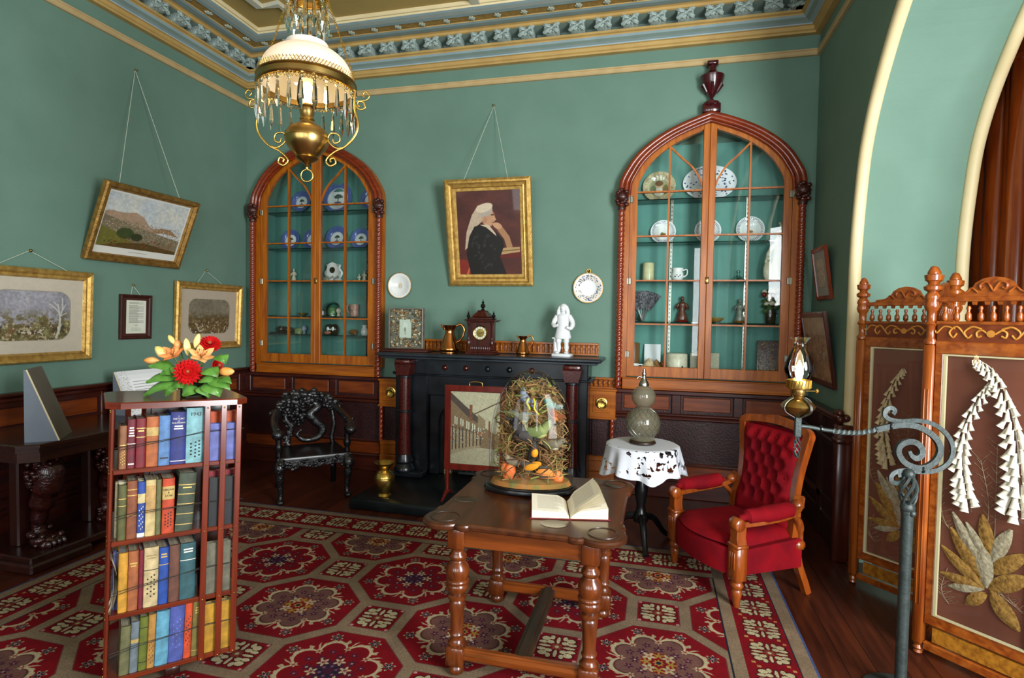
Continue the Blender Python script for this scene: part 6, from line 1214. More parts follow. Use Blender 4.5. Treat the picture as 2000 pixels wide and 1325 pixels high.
# ================================================================ tripod table, lace cloth, gourd bottle
TP = Vector((4.297, -1.175, 0))
t = thing('tripod_table', 'small dark round tripod table under a white lace cloth', 'table', TP)
MB().lathe([(.0001, .70), (.235, .70), (.25, .71), (.245, .72), (.0001, .722)], 36).build('top', BLACKW, t); MB().lathe([(.05, .16), (.055, .20), (.035, .24), (.03, .28), (.045, .36), (.048, .40), (.03, .47), (.022, .52), (.026, .60), (.035, .66), (.07, .70)], 20).build('pedestal', BLACKW, t)
for i in range(3): a = R(-80+120*i); MB().tube(sm([(.03*cos(a), .03*sin(a), .20), (.12*cos(a), .12*sin(a), .17), (.21*cos(a), .21*sin(a), .06), (.27*cos(a), .27*sin(a), .018)], 5), [.028, .024, .02, .02], 10).build('leg', BLACKW, t)
def lace_mat():
    m, nt, b, N, L = new_mat('white_lace'); b.inputs['Base Color'].default_value = lin('cdd1d8'); b.inputs['Roughness'].default_value = .85; tc = N('ShaderNodeTexCoord'); uv = N('ShaderNodeSeparateXYZ'); L(tc.outputs['UV'], uv.inputs[0])
    nz = N('ShaderNodeTexNoise'); nz.inputs['Scale'].default_value = 26; nz.inputs['Detail'].default_value = 2; L(tc.outputs['Object'], nz.inputs['Vector']); big = N('ShaderNodeTexNoise'); big.inputs['Scale'].default_value = 7; L(tc.outputs['Object'], big.inputs['Vector'])
    rp = N('ShaderNodeValToRGB'); e = rp.color_ramp.elements; e[0].position = .50; e[0].color = (0, 0, 0, 1); e[1].position = .58; e[1].color = (1, 1, 1, 1); el = rp.color_ramp.elements.new(.90); el.color = (1, 1, 1, 1); el = rp.color_ramp.elements.new(.94); el.color = (0, 0, 0, 1); L(uv.outputs[1], rp.inputs[0])
    a1 = N('ShaderNodeMath'); a1.operation = 'GREATER_THAN'; a1.inputs[1].default_value = .545; L(nz.outputs[0], a1.inputs[0]); a2 = N('ShaderNodeMath'); a2.operation = 'GREATER_THAN'; a2.inputs[1].default_value = .47; L(big.outputs[0], a2.inputs[0])
    m1 = N('ShaderNodeMath'); m1.operation = 'MULTIPLY'; L(a1.outputs[0], m1.inputs[0]); L(a2.outputs[0], m1.inputs[1]); m2 = N('ShaderNodeMath'); m2.operation = 'MULTIPLY'; L(m1.outputs[0], m2.inputs[0]); L(rp.outputs[0], m2.inputs[1]); inv = N('ShaderNodeMath'); inv.operation = 'SUBTRACT'; inv.inputs[0].default_value = 1; L(m2.outputs[0], inv.inputs[1]); L(inv.outputs[0], b.inputs['Alpha']); return m
def cl(u, v):
    a = 2*pi*u; rr = .45*v
    if rr < .252: return (rr*cos(a), rr*sin(a), .725)
    d = rr-.252; w = d/.198; out = .256+.035*w+.022*w*sin(9*a+1)+.01*w*sin(17*a); dz = d*(1+.10*sin(4*a+.6))+.008*w*sin(9*a); return (out*cos(a), out*sin(a), .725-dz)
o = MB().grid(cl, 120, 26, uv=True).build('lace_tablecloth', lace_mat(), loc=TP); tag(o, 'white lace cloth hanging over the small round table', 'tablecloth')
BG = TP+Vector((0, 0, .727)); t = thing('gourd_bottle', 'grey glass double-gourd soda bottle with a silver spout on the lace cloth', 'bottle', BG); GG = mat('smoked_glass', '77735f', '68654f', rough=.08, scale=4, alpha=.6, coat=.5)
gp = [(.075, .02), (.085, .03)]+[(.122*sin(a), .145-.122*cos(a)) for a in np.linspace(.75, 2.75, 16)]+[(.085*sin(a), .335-.085*cos(a)) for a in np.linspace(.55, 2.75, 14)]+[(.028, .425)]
MB().lathe(gp, 32, cap=False).build('glass_gourd', GG, t); MB().lathe([(.085, 0), (.095, .008), (.09, .02), (.07, .026)], 28).build('wooden_base', TDK, t)
MB().lathe([(.034, .41), (.036, .425), (.03, .44), (.022, .455), (.016, .47), (.013, .49), (.017, .50), (.012, .51), (.010, .535), (.0, .54)], 18).tube(sm([(0, 0, .47), (-.035, -.01, .478), (-.05, -.015, .462)], 4), .005, 8).build('silver_spout', STEEL, t); mb = MB()
for k in range(16):
    for s_ in (1, -1): mb.tube([(.1235*sin(b)*cos(2*pi*k/16+s_*b*.8), .1235*sin(b)*sin(2*pi*k/16+s_*b*.8), .145-.1235*cos(b)) for b in np.linspace(.75, 2.75, 12)], .0007, 3)
mb.build('wire_mesh', STEEL, t)

# ================================================================ red velvet armchair
VEL = mat('red_velvet', '7c0510', '620410', rough=.85, scale=6, bump=.1, bscale=120, spec=.15); AW = wood('armchair_wood', '6a2c0c', '8f4614', 2, rough=.28, coat=.4)
def armchair():
    t = thing('velvet_armchair', 'deep-buttoned red velvet armchair with carved wooden arms, beside the lace-covered table', 'armchair', (4.886, -1.587, 0), R(-58)); t.scale = (1, .86, .945); bow = [(-.29, -.26), (-.2, -.34), (0, -.375), (.2, -.34), (.29, -.26)]
    def seat(u, v):
        x = (u-.5)*2; y = -.27-.11*(1-x*x) if True else 0; yy = y+(.56-(0))*v*(1+.2*(1-x*x)); k = min(1, min(u, 1-u)*9)**.5*min(1, min(v+.02, 1.02-v)*8)**.5; return (x*.275, yy, .33+.075*k+.02*sin(pi*v)*sin(pi*u))
    MB().grid(seat, 22, 18).build('seat_cushion', VEL, t)
    o = [(p.x, p.y) for p in sm([(a, b, 0) for a, b in bow], 5)]; MB().prism(o+[(.26, .27), (-.26, .27)], .19, .345, 0, c=.01).build('seat_base', VEL, t)
    for s_ in (-1, 1):
        mb = MB(T(s_*.30, -.275, 0)); mb.lathe([(.016, 0), (.018, .01), (.026, .06), (.034, .10), (.026, .115), (.036, .13), (.04, .145), (.03, .16), (.038, .175)], 16); mb.build('front_leg', AW, t)
        mb = MB(T(s_*.30, -.275, 0)); mb.box(-.042, .042, -.042, .042, .17, .375, 0, .008).box(-.046, .046, -.046, .046, .365, .39, 0, .006)
        for k in (-1, 0, 1): mb.box(k*.018-.005, k*.018+.005, -.047, -.04, .24, .34, 0, .002)
        mb.prism([(-.035, .39), (.035, .39), (.026, .43), (.03, .49), (-.03, .49), (-.026, .43)], -.035, .035, M=RX(pi/2)); mb.lathe([(.034, -.034), (.04, -.028), (.04, .028), (.034, .034)], 18, M=T(0, -.012, .505) @ RY(pi/2)); mb.build('arm_post', AW, t)
        mb = MB().tube(sm([(s_*.30, -.28, .505), (s_*.315, -.10, .515), (s_*.315, .08, .53), (s_*.295, .2, .56), (s_*.27, .255, .62)], 5), 1., flat=(.055, .03)); mb.ball((s_*.285, .22, .575), (.035, .045, .035), 10, 7); mb.build('arm_rail', AW, t)
        MB().tube(sm([(s_*.30, -.265, .535), (s_*.312, -.22, .55), (s_*.315, -.05, .555), (s_*.312, .10, .565), (s_*.305, .16, .565)], 5), [.02, .043, .05, .048, .02], 14).build('arm_pad', VEL, t)
        MB().prism([(-.24, .19), (.25, .19), (.25, .36), (.22, .37), (-.24, .34)], -.016, .016, M=T(s_*.285, 0, 0) @ RZ(pi/2) @ RX(pi/2)).build('side_panel', VEL, t)
        MB().tube(sm([(s_*.255, .24, .34), (s_*.262, .26, .2), (s_*.265, .31, .08), (s_*.27, .34, 0)], 5), 1., flat=(.04, .045)).build('back_leg', AW, t); MB().tube(sm([(s_*.30, .16, .53), (s_*.285, .235, .46), (s_*.275, .26, .36), (s_*.28, .245, .30)], 5), [.018, .026, .02, .03], 10).ball((s_*.285, .24, .325), (.03, .05, .035), 10, 7).build('rear_arm_support', AW, t)
    bp = lambda x, z: .235+.16*(z-.36)+.02*(x/.25)**2*-1
    pts = [(-.255, .36), (-.25, .5), (-.225, .62), (-.235, .78), (-.265, .95), (-.27, 1.0), (-.2, 1.025), (0, 1.04), (.2, 1.025), (.27, 1.0), (.265, .95), (.235, .78), (.225, .62), (.25, .5), (.255, .36)]
    P_ = sm([(a, bp(a, b), b) for a, b in pts], 4); MB().tube(P_, 1., flat=(.05, .05)).build('back_frame', AW, t, ang=50)
    MB().prism([(-.15, 0), (-.12, .02), (0, .035), (.12, .02), (.15, 0), (.1, -.012), (-.1, -.012)][::-1], -.012, .012, M=T(0, bp(0, 1.04)-.012, 1.045) @ RX(pi/2)).build('carved_crest', AW, t)
    B_ = [(i, j) for j in range(6) for i in range(-2, 3)]; bt = [((i+(.5 if j % 2 else 0))*.085, .55+j*.078) for i, j in B_ if abs((i+(.5 if j % 2 else 0))*.085) < .19]
    def back(u, v):
        z = .37+.62*v; w = np.interp(z, [.36, .5, .62, .78, .95, 1.0], [.24, .235, .21, .22, .25, .25]); x = (u-.5)*2*w; e = min(1, min(u, 1-u)*7)**.6*min(1, min(v, 1-v)*9)**.6; d = min((x-a)**2+((z-b)*1.0)**2 for a, b in bt)**.5; return (x, bp(x, z)-.012-.065*e*min(1, .45+d/.05*.55), z)
    MB().grid(back, 44, 56).build('buttoned_back', VEL, t); mb = MB()
    for a, b in bt:
        if abs(a) < np.interp(b, [.36, .62, .95], [.22, .18, .22]): MB().ball((a, bp(a, b)-.045, b), (.008, .006, .008), 8, 5).build('button', VEL, t)
    MB().grid(lambda u, v: ((u-.5)*.46, bp(0, .36+.64*v)+.02, .36+.64*v), 4, 8).build('back_lining', VEL, t)
armchair()
# ================================================================ folding screen in the arch
SW_ = wood('screen_wood', '6b2c0a', '96501a', 2, rough=.25, coat=.4); SWX = wood('screen_wood_along', '6b2c0a', '96501a', 0, rough=.25, coat=.4); BURR = mat('burr_veneer', 'a06a1e', '7a4a12', rough=.35, scale=45, coat=.3); SATIN = mat('brown_satin', '784430', '663826', rough=.55, scale=5, sheen=.1, stretch=(1, 1, .3)); INCISE = mat('inlay_light', 'b0772f', 'a06a26', rough=.4, scale=20)
SD = Vector((.69, -.72, 0)).normalized(); SN = Vector((-.72, -.69, 0)).normalized(); P_near, P_far = Vector((5.652, -2.177, 0)), Vector((5.594, -1.426, 0))
def onPanel(px, py, P0, off=0.): d = ray(px, py); t_ = (P0+SN*off-CAM).dot(SN)/d.dot(SN); q = CAM+d*t_-P0; return (q.dot(SD), q.z)
PWID = min(.66, 2*onPanel(1941, 600, P_near)[0])
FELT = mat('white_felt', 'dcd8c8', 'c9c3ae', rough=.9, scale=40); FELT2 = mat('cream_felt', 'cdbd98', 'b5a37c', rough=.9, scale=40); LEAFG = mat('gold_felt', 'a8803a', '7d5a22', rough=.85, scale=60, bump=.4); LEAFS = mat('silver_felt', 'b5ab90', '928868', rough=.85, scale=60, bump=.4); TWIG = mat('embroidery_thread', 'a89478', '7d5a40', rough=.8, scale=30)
def screen():
    t = thing('folding_screen', 'carved wooden folding screen with raised white foxgloves on brown satin, standing in the arch', 'folding screen', (0, 0, 0)); w = PWID
    def panel(P0, d, art):
        A = Matrix(((d.x, -d.y, 0, P0.x), (d.y, d.x, 0, P0.y), (0, 0, 1, 0), (0, 0, 0, 1)))   # local x along the panel, local -y to the front
        pn = MB(A)
        for z0, z1 in ((.035, .075), (.165, .215), (1.47, 1.53)): pn.box(.025, w-.025, -.014, .014, z0, z1, 0, .004)
        for x in (.025, w-.06): pn.box(x, x+.035, -.012, .012, .2, 1.5, 0, .004)
        pn.box(.025, w-.025, -.016, .016, 1.61, 1.625, 0, .003).box(.025, w-.025, -.014, .014, 1.715, 1.738, 0, .003)
        p = pn.build('panel_frame', SWX, t, smooth=False)
        for x in (.0, w):
            mb = MB(A @ T(x, 0, 0)); mb.lathe([(.012, 0), (.02, .008), (.016, .02), (.022, .03), (.016, .045), (.024, .055)], 14).box(-.024, .024, -.024, .024, .055, 1.515, 0, .008)
            for q in (-.008, .008): mb.box(q-.003, q+.003, -.027, -.02, .25, 1.30, 0, .002)
            mb.lathe([(.028, 1.515), (.03, 1.53), (.018, 1.545), (.02, 1.60), (.03, 1.61), (.02, 1.625), (.021, 1.67), (.03, 1.685), (.034, 1.70), (.028, 1.725), (.034, 1.735), (.03, 1.75), (.02, 1.765), (.036, 1.775), (.038, 1.79), (.02, 1.803), (.022, 1.812), (.034, 1.82), (.037, 1.845), (.025, 1.85), (.024, 1.86), (.012, 1.885), (.0, 1.89)], 18); mb.build('turned_post', SW_, p)
        MB(A).box(.06, w-.06, -.006, .006, .085, .155).build('burr_panel', BURR, p, smooth=False)
        MB(A).box(.03, w-.03, -.010, .010, 1.53, 1.61).build('carved_rail', mat('carved_rail_wood', '55220a', '6b2f10', rough=.4, scale=20) if 'carved_rail_wood' not in bpy.data.materials else bpy.data.materials['carved_rail_wood'], p, smooth=False)
        mb = MB(A)
        for s_ in (-1, 1):
            X = lambda k: w/2+s_*k*w/.66
            for pts, r in (([(.02, 1.57), (.05, 1.585), (.075, 1.575), (.07, 1.555), (.05, 1.56)], .006), ([(.05, 1.59), (.10, 1.60), (.14, 1.575), (.12, 1.55), (.10, 1.565)], .006), ([(.13, 1.555), (.18, 1.60), (.22, 1.575), (.20, 1.55), (.18, 1.57)], .006), ([(.19, 1.59), (.25, 1.60), (.29, 1.57), (.30, 1.58)], .005)):
                mb.tube(sm([(X(a), -.011, b) for a, b in pts], 5), r*.8, 6)
        mb.lathe([(.012, 0), (.016, .004)], 16, M=T(w/2, -.012, 1.57) @ RX(pi/2)); mb.build('scroll_inlay', INCISE, p)
        n = 9; pr = [(.006, 0), (.013, .008), (.013, .03), (.007, .042), (.006, .05), (.01, .06), (.006, .07)]
        for i in range(n): MB(A).lathe([(r, 1.625+q) for r, q in pr], 10, M=T(.055+(w-.11)*i/(n-1), 0, 0)).build('spindle', SW_, p)
        ar = [(.03, 1.738)]+[(.03, 1.70)]; st = (w-.06)/n
        for i in range(n): x = .03+st*i; ar += [(x+st*.12, 1.70), (x+st*.22, 1.722), (x+st*.5, 1.732), (x+st*.78, 1.722), (x+st*.88, 1.70)]
        ar += [(w-.03, 1.70), (w-.03, 1.738)]; MB(A).prism(ar, -.008, .008, M=RX(pi/2)).build('arcade', SWX, p, smooth=False)
        cr = [(w*.12, 1.738), (w*.22, 1.745), (w*.32, 1.765), (w*.36, 1.80), (w*.42, 1.818), (w*.5, 1.825), (w*.58, 1.818), (w*.64, 1.80), (w*.68, 1.765), (w*.78, 1.745), (w*.88, 1.738)]; mb = MB(A).prism(cr[::-1], -.010, .010, M=RX(pi/2))
        for s_ in (-1, 1): mb.tube(sm([(w/2+s_*a*w/.6, -.013, b) for a, b in ((.0, 1.76), (.03, 1.80), (.06, 1.79), (.055, 1.77), (.04, 1.775))], 5), .006, 6).tube(sm([(w/2+s_*a*w/.6, -.013, b) for a, b in ((.07, 1.755), (.10, 1.775), (.13, 1.755), (.2, 1.745))], 5), .005, 6)
        mb.build('carved_crest', SWX, p)
        if not art: MB(A).box(.05, w-.05, -.002, .002, .2, 1.48).build('satin', SATIN, p, smooth=False); return
        MB(A).box(.06, w-.06, .004, .010, .21, 1.475).build('satin', SATIN, p, smooth=False)
        MB(A).frame([(0, 0), (0, .010), (.012, .010), (.014, 0)], w-.12, 1.265, M=T(w/2, 0, .8425)).build('cream_slip', mat('cream_slip', 'd9cfa2', rough=.4) if 'cream_slip' not in bpy.data.materials else bpy.data.materials['cream_slip'], p, smooth=False)
        MB(A).box(.06, w-.06, -.016, -.014, .21, 1.475).build('glass_pane', pane('screen_glass', refl=.5) if 'screen_glass' not in bpy.data.materials else bpy.data.materials['screen_glass'], p, smooth=False)
        def spike(a, n_, r0, r1, m, nm):
            P_ = sm([(x, 0, z) for x, z in a], 12); L_ = len(P_)-1; g = random.Random(n_); mb = MB(A)
            mb.tube([(q.x, .0, q.z) for q in P_], .003, 5)
            for i in range(n_):
                k = i/(n_-1); q = P_[int(k*L_)]; r = r0+(r1-r0)*k**.8; l = r*2.9
                for s_ in (-1, 1, 0):
                    an = R(20*s_+g.uniform(-6, 6)); mb.lathe([(r*.16, 0), (r*.30, -l*.2), (r*.44, -l*.5), (r*.55, -l*.75), (r*.78, -l), (r*.66, -l*.97), (r*.3, -l*.5)], 12, M=T(q.x+s_*r*.62, -.008-(0 if s_ else .008), q.z+g.uniform(-.25, .25)*r-(0 if s_ else r*.9)) @ RY(-an) @ RX(-.25) @ S(1, .75, 1), cap=False)
            mb.build(nm, m, p)
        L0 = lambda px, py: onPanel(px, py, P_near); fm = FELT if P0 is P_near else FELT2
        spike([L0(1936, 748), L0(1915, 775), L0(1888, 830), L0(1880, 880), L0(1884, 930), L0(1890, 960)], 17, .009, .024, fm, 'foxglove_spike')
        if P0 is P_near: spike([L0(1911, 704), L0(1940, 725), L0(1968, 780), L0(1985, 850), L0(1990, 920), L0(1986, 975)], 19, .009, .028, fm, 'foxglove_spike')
        def lf(px0, py0, px1, py1, wd, m):
            (x0, z0), (x1, z1) = L0(px0, py0), L0(px1, py1); dx, dz = x1-x0, z1-z0; L_ = math.hypot(dx, dz); dx, dz = dx/L_, dz/L_
            mb = MB(A).grid(lambda u, v: (x0+dx*L_*v-dz*(u-.5)*wd*.85*sin(pi*(.06+.9*v))**.8, .002-.008*sin(pi*v)-.006*(1-abs(2*u-1)), z0+dz*L_*v+dx*(u-.5)*wd*.85*sin(pi*(.06+.9*v))**.8), 6, 10); mb.build('felt_leaf', m, p)
        for q in ((1928, 1150, 1916, 1055, .085, LEAFS), (1925, 1140, 1856, 1030, .07, LEAFG), (1920, 1110, 1860, 1000, .055, LEAFS), (1922, 1150, 1838, 1065, .06, LEAFG), (1924, 1150, 1835, 1118, .055, LEAFG), (1922, 1150, 1852, 1145, .05, LEAFS), (1926, 1160, 1886, 1180, .06, LEAFG), (1935, 1155, 1990, 1235, .085, LEAFG), (1938, 1090, 1918, 1005, .065, LEAFG), (1935, 1100, 1975, 1035, .07, LEAFS), (1935, 1120, 2005, 1085, .075, LEAFG), (1930, 1150, 2010, 1130, .085, LEAFG), (1926, 1090, 1886, 1020, .05, LEAFS)): lf(*q)
        mb = MB(A); g = random.Random(4)
        for a in (((1942, 1060), (1945, 960), (1948, 870)), ((1925, 1060), (1930, 980), (1915, 900)), ((1870, 1050), (1845, 1020), (1832, 960)), ((1935, 1170), (1960, 1170), (1998, 1200)), ((1850, 1110), (1838, 1150), (1852, 1180))):
            P_ = sm([(L0(x, y)[0], .002, L0(x, y)[1]) for x, y in a], 6); mb.tube(P_, .0016, 4)
            for q in P_[3:]:
                for s_ in (-1, 1): mb.tube([q, q+Vector((s_*g.uniform(.015, .04), 0, g.uniform(.015, .04)))], .0011, 4)
        mb.build('embroidered_twigs', TWIG, p)
    panel(P_near, SD, True); panel(P_far, SD, True)
    a = P_far+SD*w; b = P_near; dd = (b-a).normalized()
    if (b-a).length > .3:
        wk = w; w = (b-a).length-.06; panel(a+dd*.03, dd, False)
screen()

# ================================================================ wrought-iron lamp stand with an oil lamp
LD = 2.42; u5 = LD/F/4.139
def c5(X, Y, dd=0.): return onD(1500+X/4.139, 640+Y/4.139, LD+dd)
LB = onD(1768, 1100, LD); LB = Vector((LB.x, LB.y, 0))
def lamp_stand():
    t = thing('lamp_stand', 'grey wrought-iron lamp stand with a scrolled arm in front of the folding screen', 'lamp stand', LB); I = IRON; top = onD(1772, 925, LD).z; kn = onD(1770, 990, LD).z
    lt = lambda P: [q-LB for q in P]
    MB().tube([(0, 0, .02), (0, 0, kn+.02)], .0225, 16).lathe([(.024, kn-.03), (.026, kn-.02), (.024, kn-.01)], 16).build('pole', I, t)
    MB().lathe([(.14, 0), (.14, .012), (.10, .022), (.04, .03), (.028, .06)], 32).build('foot_plate', I, t)
    mb = MB()
    for i in range(6): mb.tube([((.012+.020*sin(pi*k/20))*cos(2*pi*i/6+2.6*k/20), (.012+.020*sin(pi*k/20))*sin(2*pi*i/6+2.6*k/20), kn+(top-kn)*k/20) for k in range(21)], .0065, 6)
    mb.ball((0, 0, kn), .03, 10, 6).ball((.012, -.02, kn-.02), .014, 8, 6).ball((0, 0, top), .024, 10, 6); mb.build('twisted_basket', I, t)
    main = [(470, 828), (520, 836)]; tw = [(520, 836), (580, 845), (640, 850), (700, 851), (760, 849), (820, 838), (880, 824)]
    sc = [(870, 826), (1000, 797), (1100, 787), (1200, 800), (1300, 850), (1368, 920), (1388, 1000), (1350, 1080), (1270, 1130), (1190, 1132), (1100, 1092), (1052, 1020), (1062, 960), (1120, 925), (1190, 930), (1238, 980), (1238, 1030), (1195, 1058), (1155, 1035), (1140, 1000)]
    MB().tube(lt(sm([c5(*p) for p in [(250, 796), (340, 806), (420, 822), (530, 838)]], 5)), .0085, 8).build('arm_end', I, t)
    MB().tube(lt(sm([c5(*p) for p in tw], 12)), 1., flat=(.0165, .0165), twist=14).build('twisted_arm', STEEL if False else I, t, ang=20)
    MB().tube(lt(sm([c5(*p) for p in sc], 8)), [1.]*60+[.95, .9, .85, .8, .75, .7, .65, .6], flat=(.016, .024)).build('main_scroll', I, t, ang=50)
    oc = [(1005, 700), (1022, 672), (992, 650), (952, 668), (945, 712), (990, 745), (1080, 757), (1200, 752), (1320, 775), (1420, 840), (1482, 930), (1490, 1020), (1450, 1100), (1360, 1155), (1240, 1168), (1130, 1155), (1050, 1162), (1000, 1192), (996, 1240), (1040, 1258), (1085, 1236), (1080, 1195), (1045, 1195)]
    MB().tube(lt(sm([c5(*p) for p in oc], 7)), 1., flat=(.010, .018)).build('outer_scroll', I, t, ang=50)
    mb = MB()
    for p in ((425, 822), (985, 800), (1245, 1150)): mb.tube(lt([c5(p[0]-6, p[1]), c5(p[0]+6, p[1])]), .016, 10)
    mb.build('collars', BLACKW, t); MB().tube(lt([c5(1115, 1160), LB+Vector((0, 0, top-.01))]), .012, 8).build('neck', I, t)
    q = c5(240, 800)-LB; MB(T(q)).box(-.013, .013, -.013, .013, -.045, .042, 0, .003).build('socket', I, t, smooth=False); mb = MB(T(q))
    for i in range(4): mb.tube([((.004+.009*sin(pi*k/14))*cos(i*pi/2+5*k/14), (.004+.009*sin(pi*k/14))*sin(i*pi/2+5*k/14), -.045-.09*k/14) for k in range(15)], .003, 5)
    mb.build('twisted_pendant', I, t)
lamp_stand()
def oil_lamp():
    q = c5(240, 725); t = thing('oil_lamp', 'lit brass oil lamp with a clear glass chimney on the iron arm', 'lamp', q); B_ = BRASSD
    MB().lathe([(.018, .0), (.03, .012), (.05, .022), (.062, .035), (.068, .048), (.064, .054), (.055, .066), (.03, .078), (.022, .09), (.028, .10), (.028, .118), (.022, .122)], 28).build('reservoir', B_, t)
    mb = MB()
    for i in range(4): a = R(30+90*i); mb.tube(sm([(.02*cos(a), .02*sin(a), .0), (.066*cos(a), .066*sin(a), .025), (.073*cos(a), .073*sin(a), .05), (.055*cos(a), .055*sin(a), .072), (.03*cos(a), .03*sin(a), .085)], 4), 1., flat=(.012, .003))
    mb.build('iron_cradle', STEEL, t)
    mb = MB().lathe([(.03, .118), (.046, .124), (.048, .13), (.047, .16), (.042, .162), (.042, .128)], 28, cap=False)
    for i in range(24): a = 2*pi*i/24; mb.tube([(.0475*cos(a), .0475*sin(a), .128), (.0475*cos(a+.13), .0475*sin(a+.13), .16)], .0022, 4)
    mb.build('burner_gallery', BRASS, t); MB().tube([tuple(CR*.0), tuple(CR*.075)], .002, 6, M=T(0, 0, .112)).lathe([(.009, 0), (.011, .004), (.009, .008)], 14, M=T(CR*.075+Vector((0, 0, .112))) @ RY(pi/2)).build('wick_knob', BRASS, t)
    pr = [(.040, .145), (.044, .165), (.056, .19), (.060, .21), (.056, .235), (.042, .27), (.030, .295), (.0245, .312), (.026, .322), (.036, .336), (.041, .342)]
    MB().lathe([(p.x, p.y) for p in sm([(a, b, 0) for a, b in pr], 3)], 32, cap=False).build('glass_chimney', pane('chimney_glass', (.97, .98, .96), 1.45), t)
    MB().lathe([(.006, .155), (.012, .17), (.017, .19), (.015, .21), (.008, .232), (.001, .245)], 14).build('flame', mat('flame', 'ffe0a0', emit='ffe2a8', es=14), t)
    l = bpy.data.lights.new('flame_light', 'POINT'); l.energy = 2.2; l.color = (1, .78, .45); l.shadow_soft_size = .02; o = bpy.data.objects.new('flame_light', l); COL.objects.link(o); o.parent = t; o.location = (0, 0, .2)
oil_lamp()

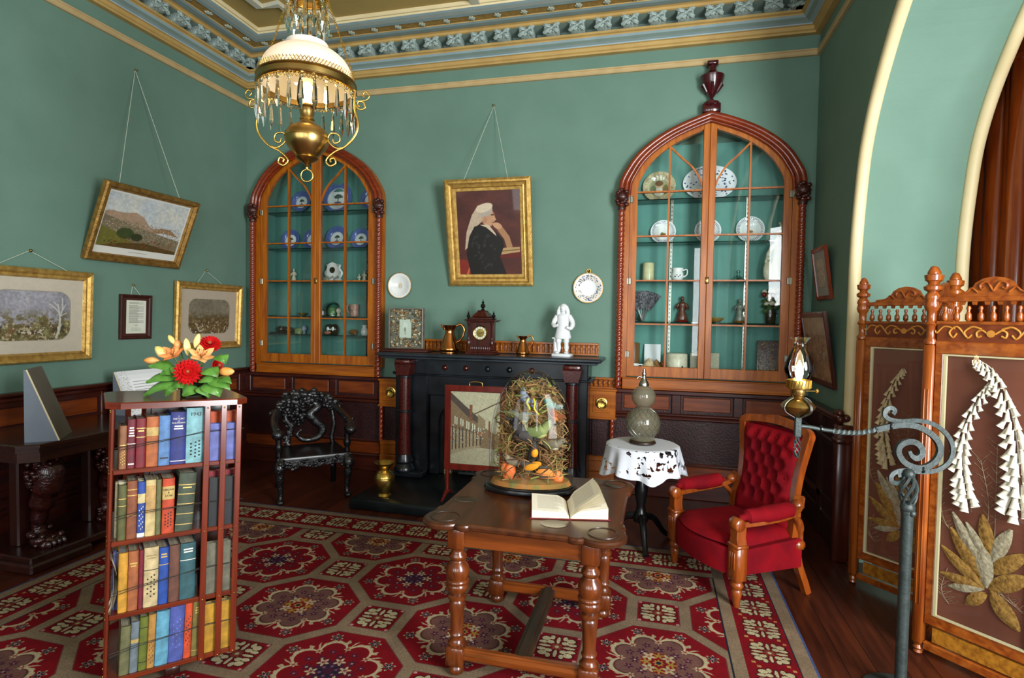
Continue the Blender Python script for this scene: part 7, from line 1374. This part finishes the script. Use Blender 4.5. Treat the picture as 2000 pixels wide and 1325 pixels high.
# ================================================================ hanging lamp
def chandelier():
    H = Vector((2.83, -3.047, -.036)); t = thing('hanging_lamp', 'brass hanging lamp with a white glass shade and crystal drops, upper left', 'chandelier', H, math.atan2(.245, .97)); k = .000624
    zY = lambda Y: 2.685-(Y-500)*.00059; X = lambda x: (x-562)*k
    opal, nt, b, N, L = new_mat('opal_glass'); nt.nodes.remove(b); df = N('ShaderNodeBsdfDiffuse'); df.inputs[0].default_value = lin('f2efe8'); tr = N('ShaderNodeBsdfTranslucent'); tr.inputs[0].default_value = lin('f6ead8'); mx = N('ShaderNodeMixShader'); mx.inputs[0].default_value = .45; gl = N('ShaderNodeBsdfGlossy'); gl.inputs['Roughness'].default_value = .1; m2 = N('ShaderNodeMixShader'); m2.inputs[0].default_value = .06
    L(df.outputs[0], mx.inputs[1]); L(tr.outputs[0], mx.inputs[2]); L(mx.outputs[0], m2.inputs[1]); L(gl.outputs[0], m2.inputs[2]); L(m2.outputs[0], nt.nodes['Material Output'].inputs[0])
    DZ = -.024; sp = [(.200, 2.69), (.199, 2.72), (.192, 2.758), (.173, 2.795), (.142, 2.824), (.108, 2.842), (.091, 2.846), (.088, 2.865), (.090, 2.873), (.086, 2.873), (.084, 2.846)]; sp = [(a, b_+DZ) for a, b_ in sp]
    MB().lathe([(p.x, p.y) for p in sm([(a, b_, 0) for a, b_ in sp], 3)], 48, cap=False).build('glass_shade', opal, t)
    MB().lathe([(.2, 2.665), (.212, 2.668), (.216, 2.675), (.209, 2.68), (.209, 2.70), (.215, 2.705), (.212, 2.712), (.203, 2.714), (.203, 2.668)], 56, cap=False, M=T(0, 0, DZ)).build('brass_band', BRASSD, t); 
    for z0, z1, r in ((2.714, 2.738, .204), (2.648, 2.666, .206)):
        mb = MB()
        for i in range(84):
            a = 2*pi*i/84; a2 = a+2*pi/84
            for p_, q_ in ((a, a2), (a2, a)): mb.tube([(r*cos(p_), r*sin(p_), z0+DZ), (r*cos(q_), r*sin(q_), z1+DZ)], .0014, 4)
        mb.build('pierced_gallery', BRASS, t)
    cz = mat('crystal', 'f4f8f8', rough=.02, trans=1., ior=1.5); NP = 26; first = None
    pm = MB(S(1.35, 1.35, 1.1)).lathe([(.0005, 0), (.006, -.006), (.007, -.012), (.003, -.019), (.0005, -.021)], 6).lathe([(.001, -.024), (.0045, -.03), (.008, -.085), (.0085, -.095), (.0006, -.135)], 6).tube([(0, 0, .008), (0, 0, -.026)], .0008, 4)
    for i in range(NP):
        a = 2*pi*(i+.5)/NP
        if first is None: first = pm.build('crystal_drop', cz, t, ang=10); o = first
        else: o = first.copy(); COL.objects.link(o); o.parent = t
        o.location = (.208*cos(a), .208*sin(a), 2.662+DZ)
    for i in range(14): a = 2*pi*i/14; o = first.copy(); COL.objects.link(o); o.parent = t; o.location = (.085*cos(a), .085*sin(a), 3.035); o.rotation_euler.z = a
    MB().tube([(.085*cos(a), .085*sin(a), 3.05) for a in np.linspace(0, 2*pi, 33)[:-1]], .006, 8, closed=True).lathe([(.03, 3.05), (.07, 3.07), (.088, 3.05)], 24, cap=False).build('crown', BRASS, t)
    MB().tube([(0, 0, 2.86), (0, 0, 4.30)], .0025, 6).build('wire', DRK, t)
    bw = [(.0, 2.30), (.008, 2.305), (.012, 2.318), (.02, 2.325), (.040, 2.335), (.05, 2.345), (.045, 2.352), (.055, 2.362), (.085, 2.395), (.096, 2.422), (.094, 2.45), (.078, 2.475), (.05, 2.492), (.03, 2.50), (.028, 2.51), (.033, 2.516), (.027, 2.53), (.032, 2.545), (.03, 2.565), (.04, 2.572), (.036, 2.58)]
    MB().lathe(bw, 36).build('oil_bowl', BRASSD, t); MB().tube([(.027*cos(a), 0, 2.268+.027*sin(a)) for a in np.linspace(0, 2*pi, 25)[:-1]], .0035, 8, closed=True).lathe([(.004, 2.293), (.008, 2.30), (.005, 2.31)], 10).build('pull_ring', BRASS, t)
    MB().tube([(.0955*cos(a), .0955*sin(a), 2.435) for a in np.linspace(0, 2*pi, 41)[:-1]], .0025, 6, closed=True).build('bowl_bead', BRASS, t)
    for s_ in (-1, 1):
        mb = MB(); f = lambda pts: sm([(s_*X(a), 0, zY(b_)) for a, b_ in pts], 6)
        mb.tube(f([(905, 560), (905, 700), (925, 780), (925, 860), (890, 930), (830, 990), (770, 1020), (715, 1065), (700, 1100), (730, 1132), (768, 1112), (760, 1075), (730, 1082), (735, 1105)]), .0048, 8)
        mb.tube(f([(840, 985), (780, 998), (730, 965), (712, 920), (740, 885), (790, 898), (795, 945), (760, 960), (748, 930)]), .004, 8)
        mb.tube(f([(905, 600), (905, 660), (940, 702), (978, 690), (968, 650), (930, 645), (925, 672), (945, 680)]), .004, 8).tube(f([(925, 640), (985, 632), (1008, 600), (985, 570), (962, 590), (975, 612)]), .0035, 8); mb.build('scroll_arm', BRASS, t)
        mb = MB(); a_, b_ = Vector((s_*.205, 0, 2.715)), Vector((s_*.085, 0, 3.055)); n = 34
        for i in range(n):
            c_ = a_+(b_-a_)*(i+.5)/n; ax = (b_-a_).normalized(); sd = Vector((0, 1, 0)) if i % 2 else ax.cross(Vector((0, 1, 0)))
            mb.tube([c_+ax*(.008*cos(q))+sd*(.0045*sin(q)) for q in np.linspace(0, 2*pi, 11)[:-1]], .0013, 5, closed=True)
        mb.build('chain', BRASS, t); MB().tube([b_, (s_*.03, 0, 4.30)], .002, 5).build('upper_chain', BRASS, t)
    MB().lathe([(.036, 2.57), (.044, 2.60), (.042, 2.66), (.026, 2.74), (.026, 2.80)], 20, cap=False).build('inner_chimney', pane('inner_chimney_glass', (.98, .97, .93), 1.45), t)
    MB().lathe([(.010, 2.575), (.026, 2.59), (.036, 2.62), (.032, 2.65), (.016, 2.675), (.001, 2.685)], 14).build('flame', mat('lamp_flame', 'ffd890', emit='ffd48c', es=22), t)
    l = bpy.data.lights.new('lamp_light', 'POINT'); l.energy = 14; l.color = (1, .80, .5); l.shadow_soft_size = .02; o = bpy.data.objects.new('lamp_light', l); COL.objects.link(o); o.parent = t; o.location = (0, 0, 2.63)
    MB().lathe([(.10, 4.305), (.10, 4.29), (.04, 4.275), (.0, 4.27)], 24).build('ceiling_rose', BRASSD, t)
chandelier()
